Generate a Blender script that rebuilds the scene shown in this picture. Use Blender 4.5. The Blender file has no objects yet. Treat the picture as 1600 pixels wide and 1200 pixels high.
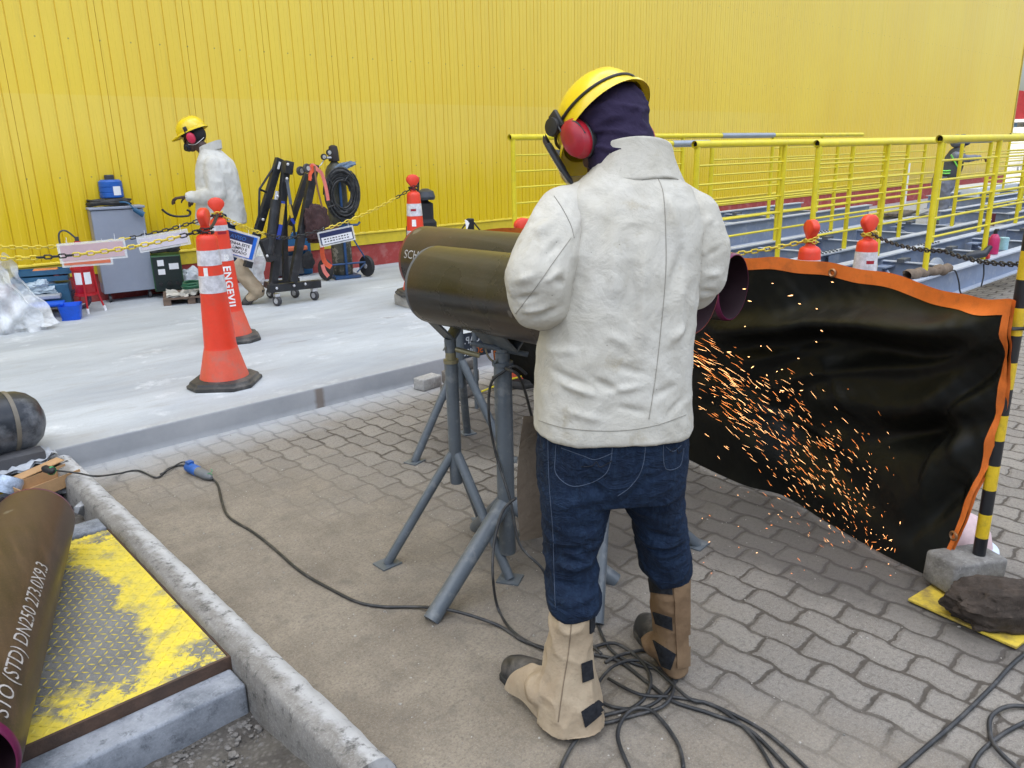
import bpy, bmesh, math, random
import numpy as np
from mathutils import Vector, Matrix
rnd = random.Random(7)
SC = bpy.context.scene
COL = SC.collection
# ------------------------------------------------------------------ camera
FPX, CAMH = 1230.0, 1.5
def _n(v):
    v = np.array(v, float); return v/np.linalg.norm(v)
_X = _n((1412, 397, -FPX)); _Z = -_n((95, -4150, -FPX)); _Y = _n(np.cross(_Z, _X)); _X = np.cross(_Y, _Z)
RW = np.array([_X, _Y, _Z]); CAMP = np.array([0, 0, CAMH])
cam_d = bpy.data.cameras.new('camera'); cam = bpy.data.objects.new('camera', cam_d); COL.objects.link(cam)
m4 = Matrix.Identity(4)
for i in range(3):
    for j in range(3): m4[i][j] = RW[i][j]
m4.translation = Vector(CAMP); cam.matrix_world = m4
cam_d.sensor_width = 36; cam_d.lens = FPX/1600*36; cam_d.clip_end = 600; cam_d.clip_start = .05
SC.camera = cam
# ------------------------------------------------------------------ world, sun, exposure
SUN_EL, SUN_AZ = math.radians(50), math.radians(-17)      # azimuth from +Y towards +X
world = bpy.data.worlds.new('World'); SC.world = world; world.use_nodes = True
wt = world.node_tree; wt.nodes.clear()
sky = wt.nodes.new('ShaderNodeTexSky'); sky.sky_type = 'NISHITA'; sky.sun_disc = False
sky.sun_elevation = SUN_EL; sky.sun_rotation = SUN_AZ; sky.air_density = 1.0; sky.dust_density = 3.0
tc = wt.nodes.new('ShaderNodeTexCoord'); cn = wt.nodes.new('ShaderNodeTexNoise'); cn.inputs['Scale'].default_value = 2.2; cn.inputs['Detail'].default_value = 6
cr = wt.nodes.new('ShaderNodeMapRange'); cr.inputs['From Min'].default_value = .40; cr.inputs['From Max'].default_value = .62
cmx = wt.nodes.new('ShaderNodeMix'); cmx.data_type = 'RGBA'; cmx.inputs['B'].default_value = (17., 17.6, 18.6, 1)
bg = wt.nodes.new('ShaderNodeBackground'); bg.inputs['Strength'].default_value = 0.12
wo = wt.nodes.new('ShaderNodeOutputWorld')
wt.links.new(tc.outputs['Generated'], cn.inputs['Vector']); wt.links.new(cn.outputs['Fac'], cr.inputs['Value'])
sp_ = wt.nodes.new('ShaderNodeSeparateXYZ'); wt.links.new(tc.outputs['Generated'], sp_.inputs[0]); hr = wt.nodes.new('ShaderNodeMapRange'); hr.inputs['From Min'].default_value = .25; hr.inputs['From Max'].default_value = .75
wt.links.new(sp_.outputs['Z'], hr.inputs['Value']); ml = wt.nodes.new('ShaderNodeMath'); ml.operation = 'MULTIPLY'; wt.links.new(cr.outputs['Result'], ml.inputs[0]); wt.links.new(hr.outputs['Result'], ml.inputs[1]); wt.links.new(ml.outputs[0], cmx.inputs['Factor']); wt.links.new(sky.outputs['Color'], cmx.inputs['A'])
h2 = wt.nodes.new('ShaderNodeMapRange'); h2.inputs['From Min'].default_value = .0; h2.inputs['From Max'].default_value = .55; h2.inputs['To Min'].default_value = .62; h2.inputs['To Max'].default_value = 1.15
wt.links.new(sp_.outputs['Z'], h2.inputs['Value']); vm = wt.nodes.new('ShaderNodeVectorMath'); vm.operation = 'SCALE'; wt.links.new(cmx.outputs['Result'], vm.inputs[0]); wt.links.new(h2.outputs['Result'], vm.inputs['Scale'])
wt.links.new(vm.outputs[0], bg.inputs['Color']); wt.links.new(bg.outputs['Background'], wo.inputs['Surface'])
sun_d = bpy.data.lights.new('sun', 'SUN'); sun_d.energy = 3.0; sun_d.angle = math.radians(.5); sun_d.color = (1, .95, .88)
sun = bpy.data.objects.new('sun', sun_d); COL.objects.link(sun)
sdir = Vector((math.sin(SUN_AZ)*math.cos(SUN_EL), math.cos(SUN_AZ)*math.cos(SUN_EL), math.sin(SUN_EL)))
sun.rotation_euler = sdir.to_track_quat('Z', 'Y').to_euler()
SC.view_settings.view_transform = 'Standard'; SC.view_settings.look = 'None'; SC.view_settings.gamma = 1
SC.view_settings.exposure = 1.06
SC.cycles.use_denoising = True
SC.cycles.max_bounces = 6; SC.cycles.transparent_max_bounces = 12

# ------------------------------------------------------------------ pixel -> place helpers
def ray(px, py): return RW @ np.array([px-800., 600.-py, -FPX])
def G(px, py, z=0.0):
    d = ray(px, py); return CAMP + d*((z-CAMH)/d[2])
def WY(px, py, y):
    d = ray(px, py); return CAMP + d*(y/d[1])
def WX(px, py, x):
    d = ray(px, py); return CAMP + d*(x/d[0])
WH = np.array([.67019, .74219, 0.]); RH = np.array([.74219, -.67019, 0.])   # level directions: away from the camera, to its side
def DW(px, py, w):
    d = ray(px, py); return CAMP + d*(w/(d @ WH))

# ------------------------------------------------------------------ mesh collecting
class MB:
    def __init__(s): s.v = []; s.f = []; s.mi = []; s.m = 0
    def add(s, vs, fs):
        b = len(s.v); s.v += [tuple(map(float, p)) for p in vs]
        for f in fs: s.f.append(tuple(i+b for i in f)); s.mi.append(s.m)
        return s
    def box(s, c, d, ax=None):
        """centre, full size, optional 3x3 axes (rows are the box's own axes)"""
        c = np.array(c, float); ax = np.eye(3) if ax is None else np.array(ax, float); h = np.array(d, float)/2
        vs = [c + (ax.T @ (h*np.array(q))) for q in [(-1,-1,-1),(1,-1,-1),(1,1,-1),(-1,1,-1),(-1,-1,1),(1,-1,1),(1,1,1),(-1,1,1)]]
        return s.add(vs, [(0,3,2,1),(4,5,6,7),(0,1,5,4),(1,2,6,5),(2,3,7,6),(3,0,4,7)])
    def bevbox(s, c, d, b, ax=None):
        """box with chamfered edges"""
        c = np.array(c, float); ax = np.eye(3) if ax is None else np.array(ax, float); h = np.array(d, float)/2
        bm = bmesh.new(); bmesh.ops.create_cube(bm, size=1)
        for v in bm.verts: v.co = Vector((v.co.x*d[0], v.co.y*d[1], v.co.z*d[2]))
        bmesh.ops.bevel(bm, geom=bm.edges[:], offset=b, segments=2, affect='EDGES', profile=.5)
        bm.verts.index_update()
        s.add([c + ax.T @ np.array(v.co) for v in bm.verts], [[v.index for v in f.verts] for f in bm.faces]); bm.free(); return s
    def tube(s, pts, r, n=8, caps=True, close=False):
        pts = [np.array(p, float) for p in pts]; N = len(pts)
        rs = list(r) if hasattr(r, '__len__') else [r]*N
        T = []
        for i in range(N):
            a = pts[(i-1) % N] if (close or i > 0) else pts[i]; b = pts[(i+1) % N] if (close or i < N-1) else pts[i]
            t = b-a; l = np.linalg.norm(t); T.append(t/l if l > 1e-9 else np.array([0, 0, 1.]))
        up = np.array([0, 0, 1.]) if abs(T[0][2]) < .9 else np.array([1., 0, 0])
        u = np.cross(up, T[0]); u /= np.linalg.norm(u); vs = []
        for i in range(N):
            u = u - T[i]*(u @ T[i]); u /= max(np.linalg.norm(u), 1e-9); w = np.cross(T[i], u)
            for k in range(n):
                a = 2*math.pi*k/n; vs.append(pts[i] + rs[i]*(math.cos(a)*u + math.sin(a)*w))
        fs = []
        for i in range(N if close else N-1):
            j = (i+1) % N
            for k in range(n): fs.append((i*n+k, i*n+(k+1) % n, j*n+(k+1) % n, j*n+k))
        if caps and not close: fs += [tuple(reversed(range(n))), tuple((N-1)*n+k for k in range(n))]
        return s.add(vs, fs)
    def lathe(s, prof, c=(0,0,0), ax=None, n=24, capb=True, capt=True):
        """profile of (radius, height) turned round the third row of ax"""
        c = np.array(c, float); ax = np.eye(3) if ax is None else np.array(ax, float); vs = []
        for r, z in prof:
            for k in range(n):
                a = 2*math.pi*k/n; vs.append(c + ax[0]*r*math.cos(a) + ax[1]*r*math.sin(a) + ax[2]*z)
        fs = []
        for i in range(len(prof)-1):
            for k in range(n): fs.append((i*n+k, i*n+(k+1) % n, (i+1)*n+(k+1) % n, (i+1)*n+k))
        if capb: fs.append(tuple(reversed(range(n))))
        if capt: fs.append(tuple((len(prof)-1)*n+k for k in range(n)))
        return s.add(vs, fs)
    def ring(s, c, r0, r1, h, ax, n=48):
        """hollow pipe piece along the third row of ax"""
        return s.lathe([(r0, 0), (r1, 0), (r1, h), (r0, h), (r0, 0)], c, ax, n, False, False)
    def prism(s, poly, z0, z1, ax=None, c=(0,0,0)):
        c = np.array(c, float); ax = np.eye(3) if ax is None else np.array(ax, float); n = len(poly)
        vs = [c + ax[0]*x + ax[1]*y + ax[2]*z for z in (z0, z1) for x, y in poly]
        return s.add(vs, [tuple(reversed(range(n))), tuple(range(n, 2*n))] + [(k, (k+1) % n, n+(k+1) % n, n+k) for k in range(n)])
    def grid(s, fn, nu, nv, cu=False):
        vs = [fn(i/(nu-1) if not cu else i/nu, j/(nv-1)) for j in range(nv) for i in range(nu)]
        fs = []
        for j in range(nv-1):
            for i in range(nu if cu else nu-1):
                a, b = j*nu+i, j*nu+(i+1) % nu; fs.append((a, b, b+nu, a+nu))
        return s.add(vs, fs)
    def ball(s, c, r, n=12, ax=None):
        r = np.array(r if hasattr(r, '__len__') else [r]*3, float); ax = np.eye(3) if ax is None else np.array(ax, float)
        m = n//2+1; prof = []
        vs = []
        for i in range(m):
            t = math.pi*(i/(m-1)) ; 
            for k in range(n):
                a = 2*math.pi*k/n; q = np.array([math.sin(t)*math.cos(a), math.sin(t)*math.sin(a), -math.cos(t)])*r
                vs.append(np.array(c)+ax.T @ q)
        fs = [(i*n+k, i*n+(k+1) % n, (i+1)*n+(k+1) % n, (i+1)*n+k) for i in range(m-1) for k in range(n)]
        return s.add(vs, fs)
    def build(s, name, mat, parent=None, smooth=True, bevel=0, angle=35):
        me = bpy.data.meshes.new(name); o = bpy.data.objects.new(name, me)
        off = np.array(parent_origin(parent)) if parent is not None else np.zeros(3)
        me.from_pydata([tuple(np.array(p)-off) for p in s.v], [], s.f)
        mats = mat if isinstance(mat, (list, tuple)) else [mat]
        for mm in mats: me.materials.append(mm)
        if len(mats) > 1: me.polygons.foreach_set('material_index', s.mi)
        bm = bmesh.new(); bm.from_mesh(me); bmesh.ops.remove_doubles(bm, verts=bm.verts[:], dist=1e-6)
        bmesh.ops.recalc_face_normals(bm, faces=bm.faces[:])
        if bevel: 
            es = [e for e in bm.edges if len(e.link_faces) == 2 and e.calc_face_angle(0) > .6]
            bmesh.ops.bevel(bm, geom=es, offset=bevel, segments=1, affect='EDGES')
        bm.to_mesh(me); bm.free()
        if smooth:
            me.shade_smooth()
            if angle < 180:
                try: me.set_sharp_from_angle(angle=math.radians(angle))
                except Exception: pass
        COL.objects.link(o)
        if parent is not None: o.parent = parent
        return o
_ORI = {}
def parent_origin(p):
    o = np.zeros(3)
    while p is not None: o = o + np.array(p.location); p = p.parent
    return o
def tag(o, label=None, cat=None, group=None, kind=None):
    if label: o['label'] = label
    if cat: o['category'] = cat
    if group: o['group'] = group
    if kind: o['kind'] = kind
    return o
def thing(name, loc, label, cat, group=None):
    o = bpy.data.objects.new(name, None); COL.objects.link(o); o.location = tuple(map(float, loc)); o.empty_display_size = .1
    return tag(o, label, cat, group)
def copy_tree(o, parent=None):
    c = o.copy(); COL.objects.link(c); c.parent = parent
    for ch in list(o.children): copy_tree(ch, c)
    return c
def axes(z, x=(0, 0, 1)):
    """three rows: third along z"""
    z = _n(z); x = np.array(x, float); x = x - z*(x @ z)
    if np.linalg.norm(x) < 1e-6: x = np.array([1., 0, 0]); x = x - z*(x @ z)
    x = _n(x); return np.array([x, np.cross(z, x), z])
def cr_path(P, k=8, close=False):
    """smooth curve through the points"""
    P = [np.array(p, float) for p in P]; n = len(P); out = []
    for i in range(n if close else n-1):
        p0 = P[(i-1) % n] if (close or i > 0) else P[i]; p1 = P[i]; p2 = P[(i+1) % n]; p3 = P[(i+2) % n] if (close or i+2 < n) else P[i+1 if i+1 < n else i]
        for j in range(k):
            t = j/k; out.append(.5*((2*p1)+(-p0+p2)*t+(2*p0-5*p1+4*p2-p3)*t*t+(-p0+3*p1-3*p2+p3)*t**3))
    if not close: out.append(P[-1])
    return out

# ------------------------------------------------------------------ materials
class NT:
    def __init__(s, name):
        s.mat = bpy.data.materials.new(name); s.mat.use_nodes = True; s.t = s.mat.node_tree; s.t.nodes.clear()
        s.out = s.t.nodes.new('ShaderNodeOutputMaterial'); s.b = s.t.nodes.new('ShaderNodeBsdfPrincipled')
        s.t.links.new(s.b.outputs[0], s.out.inputs[0]); s._co = None; s.nrm = None
    def node(s, ty, **kw):
        n = s.t.nodes.new(ty)
        for k, v in kw.items(): setattr(n, k, v)
        return n
    def set(s, sock, v):
        if isinstance(v, bpy.types.NodeSocket): s.t.links.new(v, sock)
        elif isinstance(v, (tuple, list)) and len(v) == 3 and sock.type == 'RGBA': sock.default_value = (*v, 1)
        else: sock.default_value = v
    def co(s):
        if s._co is None: s._co = s.node('ShaderNodeTexCoord').outputs['Object']
        return s._co
    def m(s, op, a, b=0., c=0.):
        n = s.node('ShaderNodeMath', operation=op); s.set(n.inputs[0], a); s.set(n.inputs[1], b); s.set(n.inputs[2], c); return n.outputs[0]
    def sep(s, v=None):
        n = s.node('ShaderNodeSeparateXYZ'); s.set(n.inputs[0], v if v is not None else s.co()); return n.outputs
    def comb(s, x, y, z):
        n = s.node('ShaderNodeCombineXYZ'); s.set(n.inputs[0], x); s.set(n.inputs[1], y); s.set(n.inputs[2], z); return n.outputs[0]
    def scale(s, v, k):
        n = s.node('ShaderNodeVectorMath', operation='MULTIPLY'); s.set(n.inputs[0], v); n.inputs[1].default_value = k if hasattr(k, '__len__') else (k,)*3; return n.outputs[0]
    def noise(s, sc=5, det=4, ro=.55, v=None, dist=0.):
        n = s.node('ShaderNodeTexNoise'); s.set(n.inputs['Vector'], v if v is not None else s.co()); n.inputs['Scale'].default_value = sc
        n.inputs['Detail'].default_value = det; n.inputs['Roughness'].default_value = ro; n.inputs['Distortion'].default_value = dist; return n.outputs['Fac']
    def voro(s, sc=5, v=None, feat='F1', out='Distance'):
        n = s.node('ShaderNodeTexVoronoi', feature=feat); s.set(n.inputs['Vector'], v if v is not None else s.co()); n.inputs['Scale'].default_value = sc; return n.outputs[out]
    def rng(s, v, a, b, c=0., d=1.):
        n = s.node('ShaderNodeMapRange'); s.set(n.inputs[0], v)
        for i, q in enumerate((a, b, c, d)): s.set(n.inputs[i+1], q)
        return n.outputs[0]
    def mix(s, f, a, b, mode='MIX'):
        n = s.node('ShaderNodeMix', data_type='RGBA', blend_type=mode); s.set(n.inputs[0], f); s.set(n.inputs[6], a); s.set(n.inputs[7], b); return n.outputs[2]
    def bump(s, h, st=.3, d=.01):
        n = s.node('ShaderNodeBump'); n.inputs['Strength'].default_value = st; n.inputs['Distance'].default_value = d; s.set(n.inputs['Height'], h)
        if s.nrm is not None: s.t.links.new(s.nrm, n.inputs['Normal'])
        s.nrm = n.outputs[0]; s.t.links.new(s.nrm, s.b.inputs['Normal']); return s
    def col(s, v): s.set(s.b.inputs['Base Color'], v); return s
    def p(s, **kw):
        for k, v in kw.items(): s.set(s.b.inputs[k.replace('_', ' ')], v)
        return s
def lig(c, k): return tuple(min(1, x*k) for x in c)
def simple(name, c, rough=.55, metal=0., var=.25, sc=6, bump=0., bsc=60, dirt=None, dsc=3, damt=.5, **kw):
    """painted or plain material: two scales of colour change, optional dirt, small bumps, uneven gloss"""
    t = NT(name); n1 = t.noise(sc, 5); n2 = t.noise(sc*9, 3)
    f = t.m('ADD', t.m('MULTIPLY', n1, .7), t.m('MULTIPLY', n2, .3))
    cc = t.mix(t.rng(f, .3, .7), lig(c, 1-var), lig(c, 1+var))
    if dirt is not None:
        dn = t.rng(t.noise(dsc, 7, .65), .62-.25*damt, .72-.1*damt); cc = t.mix(t.m('MULTIPLY', dn, damt), cc, dirt)
    t.col(cc).p(Roughness=t.rng(n1, .3, .7, max(.02, rough-.08), min(1, rough+.1)), Metallic=metal)
    if kw: t.p(**kw)
    if bump: t.bump(t.noise(bsc, 3), bump, .004)
    return t.mat
M = {}
def mat(name, *a, **k):
    if name not in M: M[name] = simple(name, *a, **k)
    return M[name]
# ================================================================== SETTING
YW = 8.65; PZ = .13
def sstr(o): o['kind'] = 'structure'; return o
# ---- block paving with sand on it
def paver_material():
    t = NT('block_paving'); x, y, z = t.sep()
    n0 = t.noise(9, 3, v=t.co()); n1 = t.noise(9, 3, v=t.scale(t.co(), (1.13, .9, 1)))
    xx = t.m('ADD', x, t.m('MULTIPLY', t.m('SUBTRACT', n0, .5), .036)); yy = t.m('ADD', y, t.m('MULTIPLY', t.m('SUBTRACT', n1, .5), .035))
    ph = t.m('DIVIDE', yy, .178)
    zs = t.m('SINE', t.m('MULTIPLY', ph, 2*math.pi)); zig = t.m('MULTIPLY', t.m('MAXIMUM', -1., t.m('MINIMUM', 1., t.m('MULTIPLY', zs, 1.5))), .0062)
    u = t.m('DIVIDE', t.m('ADD', xx, zig), .12); row = t.m('FLOOR', u); fu = t.m('SUBTRACT', u, row)
    v = t.m('ADD', t.m('DIVIDE', yy, .178), t.m('MULTIPLY', row, .5)); v = t.m('ADD', v, t.m('MULTIPLY', t.m('SINE', t.m('MULTIPLY', fu, 6.28)), .02)); colr = t.m('FLOOR', v); fv = t.m('SUBTRACT', v, colr)
    du = t.m('MULTIPLY', t.m('MINIMUM', fu, t.m('SUBTRACT', 1., fu)), .12); dv = t.m('MULTIPLY', t.m('MINIMUM', fv, t.m('SUBTRACT', 1., fv)), .178)
    d = t.m('SMOOTH_MIN', du, dv, .012)
    wob = t.m('MULTIPLY', t.noise(26, 7, .78), .020); d2 = t.m('ADD', d, t.m('SUBTRACT', .0085, wob))
    big = t.noise(1.7, 4, .6)
    jw = t.rng(big, .32, .68, .0022, .0085)
    joint = t.m('SUBTRACT', 1., t.rng(d2, t.m('MULTIPLY', jw, .55), t.m('MULTIPLY', jw, 1.25)))
    # sand lies over the paving near the kerb and thins out towards the frames
    ex = t.m('DIVIDE', t.m('SUBTRACT', x, 1.0), 1.0); ey = t.m('DIVIDE', t.m('SUBTRACT', y, 2.35), 1.85)
    r = t.m('SQRT', t.m('ADD', t.m('MULTIPLY', ex, ex), t.m('MULTIPLY', ey, ey)))
    ex2 = t.m('DIVIDE', t.m('SUBTRACT', x, 1.2), .65); ey2 = t.m('DIVIDE', t.m('SUBTRACT', y, .55), .75)
    r2 = t.m('SQRT', t.m('ADD', t.m('MULTIPLY', ex2, ex2), t.m('MULTIPLY', ey2, ey2))); r = t.m('MINIMUM', r, r2)
    sand = t.rng(t.m('ADD', r, t.m('MULTIPLY', t.m('SUBTRACT', t.noise(2.6, 7, .68), .5), 1.2)), .55, 1.2, 1., 0.)
    patch = t.rng(t.noise(1.3, 6, .6, v=t.scale(t.co(), (1, 1.4, 1))), .60, .70); sand = t.m('MINIMUM', 1., t.m('MAXIMUM', sand, t.m('MULTIPLY', patch, .75)))
    vis = t.m('MULTIPLY', joint, t.m('SUBTRACT', 1., t.m('MULTIPLY', t.m('POWER', sand, .6), .93)))
    idn = t.node('ShaderNodeTexWhiteNoise', noise_dimensions='2D'); t.set(idn.inputs[0], t.comb(row, colr, 0.)); rid = idn.outputs['Value']
    grain = t.noise(260, 3, .7); g2 = t.noise(70, 5, .7); g3 = t.noise(14, 5, .65)
    base = t.mix(t.rng(rid, 0, 1), (.165, .142, .118), (.240, .212, .178))
    base = t.mix(t.rng(g3, .3, .7), t.mix(.5, base, (.19, .175, .155)), base)
    base = t.mix(t.m('MULTIPLY', t.rng(grain, .42, .68), .45), base, (.40, .38, .35))
    base = t.mix(t.m('MULTIPLY', t.rng(g2, .50, .64), .5), base, (.09, .08, .07)); base = t.mix(t.m('MULTIPLY', t.rng(t.noise(95, 4, .75), .52, .66), .35), base, (.36, .34, .31))
    sandc = t.mix(t.rng(t.noise(3.4, 8, .72), .36, .64), (.165, .134, .098), (.300, .252, .190))
    sandc = t.mix(t.m('MULTIPLY', t.rng(grain, .5, .68), .6), sandc, (.40, .37, .33)); sandc = t.mix(t.m('MULTIPLY', t.rng(t.noise(80, 5, .78), .50, .64), .5), sandc, (.095, .08, .065)); sandc = t.mix(t.m('MULTIPLY', t.rng(t.noise(11, 6, .7), .54, .68), .5), sandc, (.11, .095, .08)); sandc = t.mix(t.m('MULTIPLY', t.rng(t.noise(130, 3, .8), .54, .66), .75), sandc, (.08, .07, .06))
    c = t.mix(t.m('MULTIPLY', sand, .82), base, sandc); c = t.mix(t.m('MULTIPLY', vis, .92), c, t.mix(t.noise(40, 3), (.035, .028, .022), (.11, .09, .07)))
    # oily soot stains where the work is done
    def blob(cx, cy, rx, ry):
        a = t.m('DIVIDE', t.m('SUBTRACT', x, cx), rx); b = t.m('DIVIDE', t.m('SUBTRACT', y, cy), ry)
        return t.m('SQRT', t.m('ADD', t.m('MULTIPLY', a, a), t.m('MULTIPLY', b, b)))
    bl = t.m('MINIMUM', blob(2.75, 3.15, .55, .45), t.m('MINIMUM', blob(2.72, 1.35, .42, .95), blob(2.2, 2.0, .5, .45)))
    bl = t.m('MINIMUM', bl, blob(2.65, .62, .3, .25))
    st = t.rng(t.m('ADD', bl, t.m('MULTIPLY', t.m('SUBTRACT', t.noise(5, 6, .7), .5), .9)), .55, 1.15, .72, 0.)
    c = t.mix(st, c, (.075, .066, .06))
    # pale cement wash along the raised slab
    ce = t.rng(t.m('ADD', y, t.m('MULTIPLY', t.m('SUBTRACT', t.noise(4, 5), .5), .35)), 3.85, 4.2, 0., .75); c = t.mix(ce, c, (.42, .43, .44))
    t.col(c).p(Roughness=.9)
    h = t.m('ADD', t.m('MULTIPLY', t.rng(d2, 0, .014), t.m('SUBTRACT', 1., t.m('MULTIPLY', sand, .9))), t.m('MULTIPLY', g3, .35)); h = t.m('ADD', h, t.m('MULTIPLY', t.m('MULTIPLY', rid, .35), t.m('SUBTRACT', 1., sand)))
    t.bump(h, .8, .007); t.bump(t.noise(120, 6, .8), .8, .0045)
    return t.mat
pav = MB()
for a in [(.80, -30, 60, YW), (-40, -30, .80, 1.40)]:
    pav.add([(a[0], a[1], 0), (a[2], a[1], 0), (a[2], a[3], 0), (a[0], a[3], 0)], [(0, 1, 2, 3)])
pav_o = pav.build('ground', paver_material()); sstr(pav_o); tag(pav_o, 'grey interlocking block paving strewn with sand', 'ground')
# far yard beyond the building end
far = MB(); far.add([(-60, YW, -.02), (400, YW, -.02), (400, 400, -.02), (-60, 400, -.02)], [(0, 1, 2, 3)]); far.add([(60, -200, -.02), (400, -200, -.02), (400, YW, -.02), (60, YW, -.02)], [(0, 1, 2, 3)])
sstr(far.build('yard', simple('yard_concrete', (.34, .33, .31), .9)))

# ---- worn pale concrete slab
def slab_material():
    t = NT('slab_concrete'); x, y, z = t.sep()
    st = t.noise(1.1, 7, .62, v=t.scale(t.co(), (.55, 1.6, 1)), dist=.4); st2 = t.noise(7, 6, .7, v=t.scale(t.co(), (.5, 1.7, 1)), dist=.8); fine = t.noise(120, 3, .7)
    c = t.mix(t.rng(st, .3, .7), (.31, .335, .365), (.50, .53, .555))
    c = t.mix(t.m('MULTIPLY', t.rng(st2, .52, .72), .55), c, (.33, .325, .315)); c = t.mix(t.m('MULTIPLY', t.rng(t.noise(3.1, 8, .7), .58, .7), .5), c, (.74, .76, .78))
    c = t.mix(t.m('MULTIPLY', t.rng(fine, .45, .7), .2), c, (.25, .24, .23))
    c = t.mix(t.rng(t.noise(2.3, 3, .5, v=t.scale(t.co(), (1, 2.5, 1))), .71, .76, 0., .6), c, (.17, .15, .13))
    ed = t.m('MULTIPLY', t.rng(t.m('ADD', y, t.m('MULTIPLY', t.noise(3, 5), .5)), 4.45, 4.8, .5, 0.), 1.); c = t.mix(ed, c, (.30, .285, .265))
    side = t.rng(z, PZ-.012, PZ-.002, 1., 0.); sc = t.mix(t.rng(t.noise(2.5, 6, .6), .3, .7), (.21, .22, .235), (.31, .315, .325))
    sc = t.mix(t.rng(t.m('ADD', z, t.m('MULTIPLY', t.noise(9, 4), .03)), .012, .05, .8, 0.), sc, (.42, .43, .45))
    rust = t.m('DIVIDE', t.m('ABSOLUTE', t.m('SUBTRACT', x, 2.23)), .035); rust = t.rng(t.m('ADD', rust, t.noise(16, 4)), 1., 1.7, .75, 0.); sc = t.mix(rust, sc, (.12, .085, .06))
    c = t.mix(side, c, sc)
    t.col(c).p(Roughness=.85); t.bump(t.noise(3.5, 6, .6), .35, .02); t.bump(t.noise(90, 4, .7), .35, .002); return t.mat
SLAB = slab_material()
sl = MB(); nx = 120
prof = [(YW+.3, PZ), (4.262, PZ), (4.251, PZ-.003), (4.245, PZ-.012), (4.24, -.05)]
xs = [-12+.25*i for i in range(72)] + [6.0]
xs = sorted(set([round(v, 3) for v in xs if v <= 6]))
for (ya, za), (yb, zb) in zip(prof[:-1], prof[1:]):
    for i in range(len(xs)-1):
        sl.add([(xs[i], ya, za), (xs[i+1], ya, za), (xs[i+1], yb, zb), (xs[i], yb, zb)], [(0, 3, 2, 1)])
sl.add([(6.0, 4.24, -.05), (6.0, YW+.3, -.05), (6.0, YW+.3, PZ), (6.0, 4.245, PZ)], [(0, 1, 2, 3)])
sstr(sl.build('concrete_slab', SLAB))

# ---- kerb, soil pit, plate surround
def rough_concrete(name, a, b, spk=.4, disp=0):
    t = NT(name); n = t.noise(6, 8, .68); n2 = t.noise(26, 6, .7); n3 = t.noise(150, 3, .7)
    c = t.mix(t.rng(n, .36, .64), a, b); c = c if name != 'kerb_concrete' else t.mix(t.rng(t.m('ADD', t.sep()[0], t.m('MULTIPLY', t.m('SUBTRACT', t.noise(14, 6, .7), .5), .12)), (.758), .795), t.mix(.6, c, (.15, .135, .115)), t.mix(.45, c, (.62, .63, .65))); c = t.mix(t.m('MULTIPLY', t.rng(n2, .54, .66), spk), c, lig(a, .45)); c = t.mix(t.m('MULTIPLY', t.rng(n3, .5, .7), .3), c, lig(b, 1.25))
    t.col(c).p(Roughness=.92); t.bump(n2, .5, .006); t.bump(n3, .5, .002); return t.mat
KERB = rough_concrete('kerb_concrete', (.16, .152, .142), (.38, .375, .37), .85)
def wavy_strip(profile, y0, y1, n, amp, seed):
    r = random.Random(seed); off = [[r.uniform(-1, 1) for _ in profile] for _ in range(n)]
    mb = MB()
    def fn(u, v):
        i = min(int(round(v*(n-1))), n-1); k = min(int(round(u*(len(profile)-1))), len(profile)-1)
        x, z = profile[k]; a = amp if 0 < k < len(profile)-1 else 0
        return (x+off[i][k]*a, y0+(y1-y0)*v, z+off[i][k]*a*.8)
    mb.grid(fn, len(profile), n); return mb
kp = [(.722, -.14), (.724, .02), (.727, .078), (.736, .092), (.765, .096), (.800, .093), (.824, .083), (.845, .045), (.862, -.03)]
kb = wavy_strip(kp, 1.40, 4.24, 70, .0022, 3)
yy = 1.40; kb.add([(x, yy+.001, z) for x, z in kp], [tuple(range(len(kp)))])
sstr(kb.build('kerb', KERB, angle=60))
# soil and gravel inside the kerb
def soil_material():
    t = NT('soil'); n = t.noise(5, 7, .7); v = t.voro(60); v2 = t.voro(24, out='Color')
    c = t.mix(t.rng(n, .35, .65), (.07, .062, .055), (.15, .135, .115)); c = t.mix(t.m('MULTIPLY', t.rng(v, 0, .5, 1, 0), .5), c, (.28, .26, .24)); t.col(c).p(Roughness=.95)
    t.bump(t.noise(40, 6, .8), 1., .012); t.bump(v, .6, .006); return t.mat
r_ = random.Random(5); so = MB()
def sfn(u, v):
    x = -12+12.75*(u**.35); y = 1.0+3.3*v; d = max(0, 1-abs(x-.75)*3); inpit = 1.44 < y < 2.0
    return (x, y, -.075 + r_.uniform(-1, 1)*.008 - (.03 if y < 1.6 else 0) + .05*d*(.5+.5*math.sin(y*9)))
so.grid(sfn, 60, 60); sstr(so.build('soil', soil_material(), angle=180))
# concrete upstand under the front edge of the plate + strip behind it
up = MB()
up.bevbox((-.62, 2.035, -.045), (2.68, .11, .15), .010); up.bevbox((-.62, 3.33, .01), (2.68, .12, .13), .01)
upo = up.build('plate_surround', rough_concrete('upstand_concrete', (.12, .135, .16), (.32, .34, .38), .6), angle=50); sstr(upo)
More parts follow.
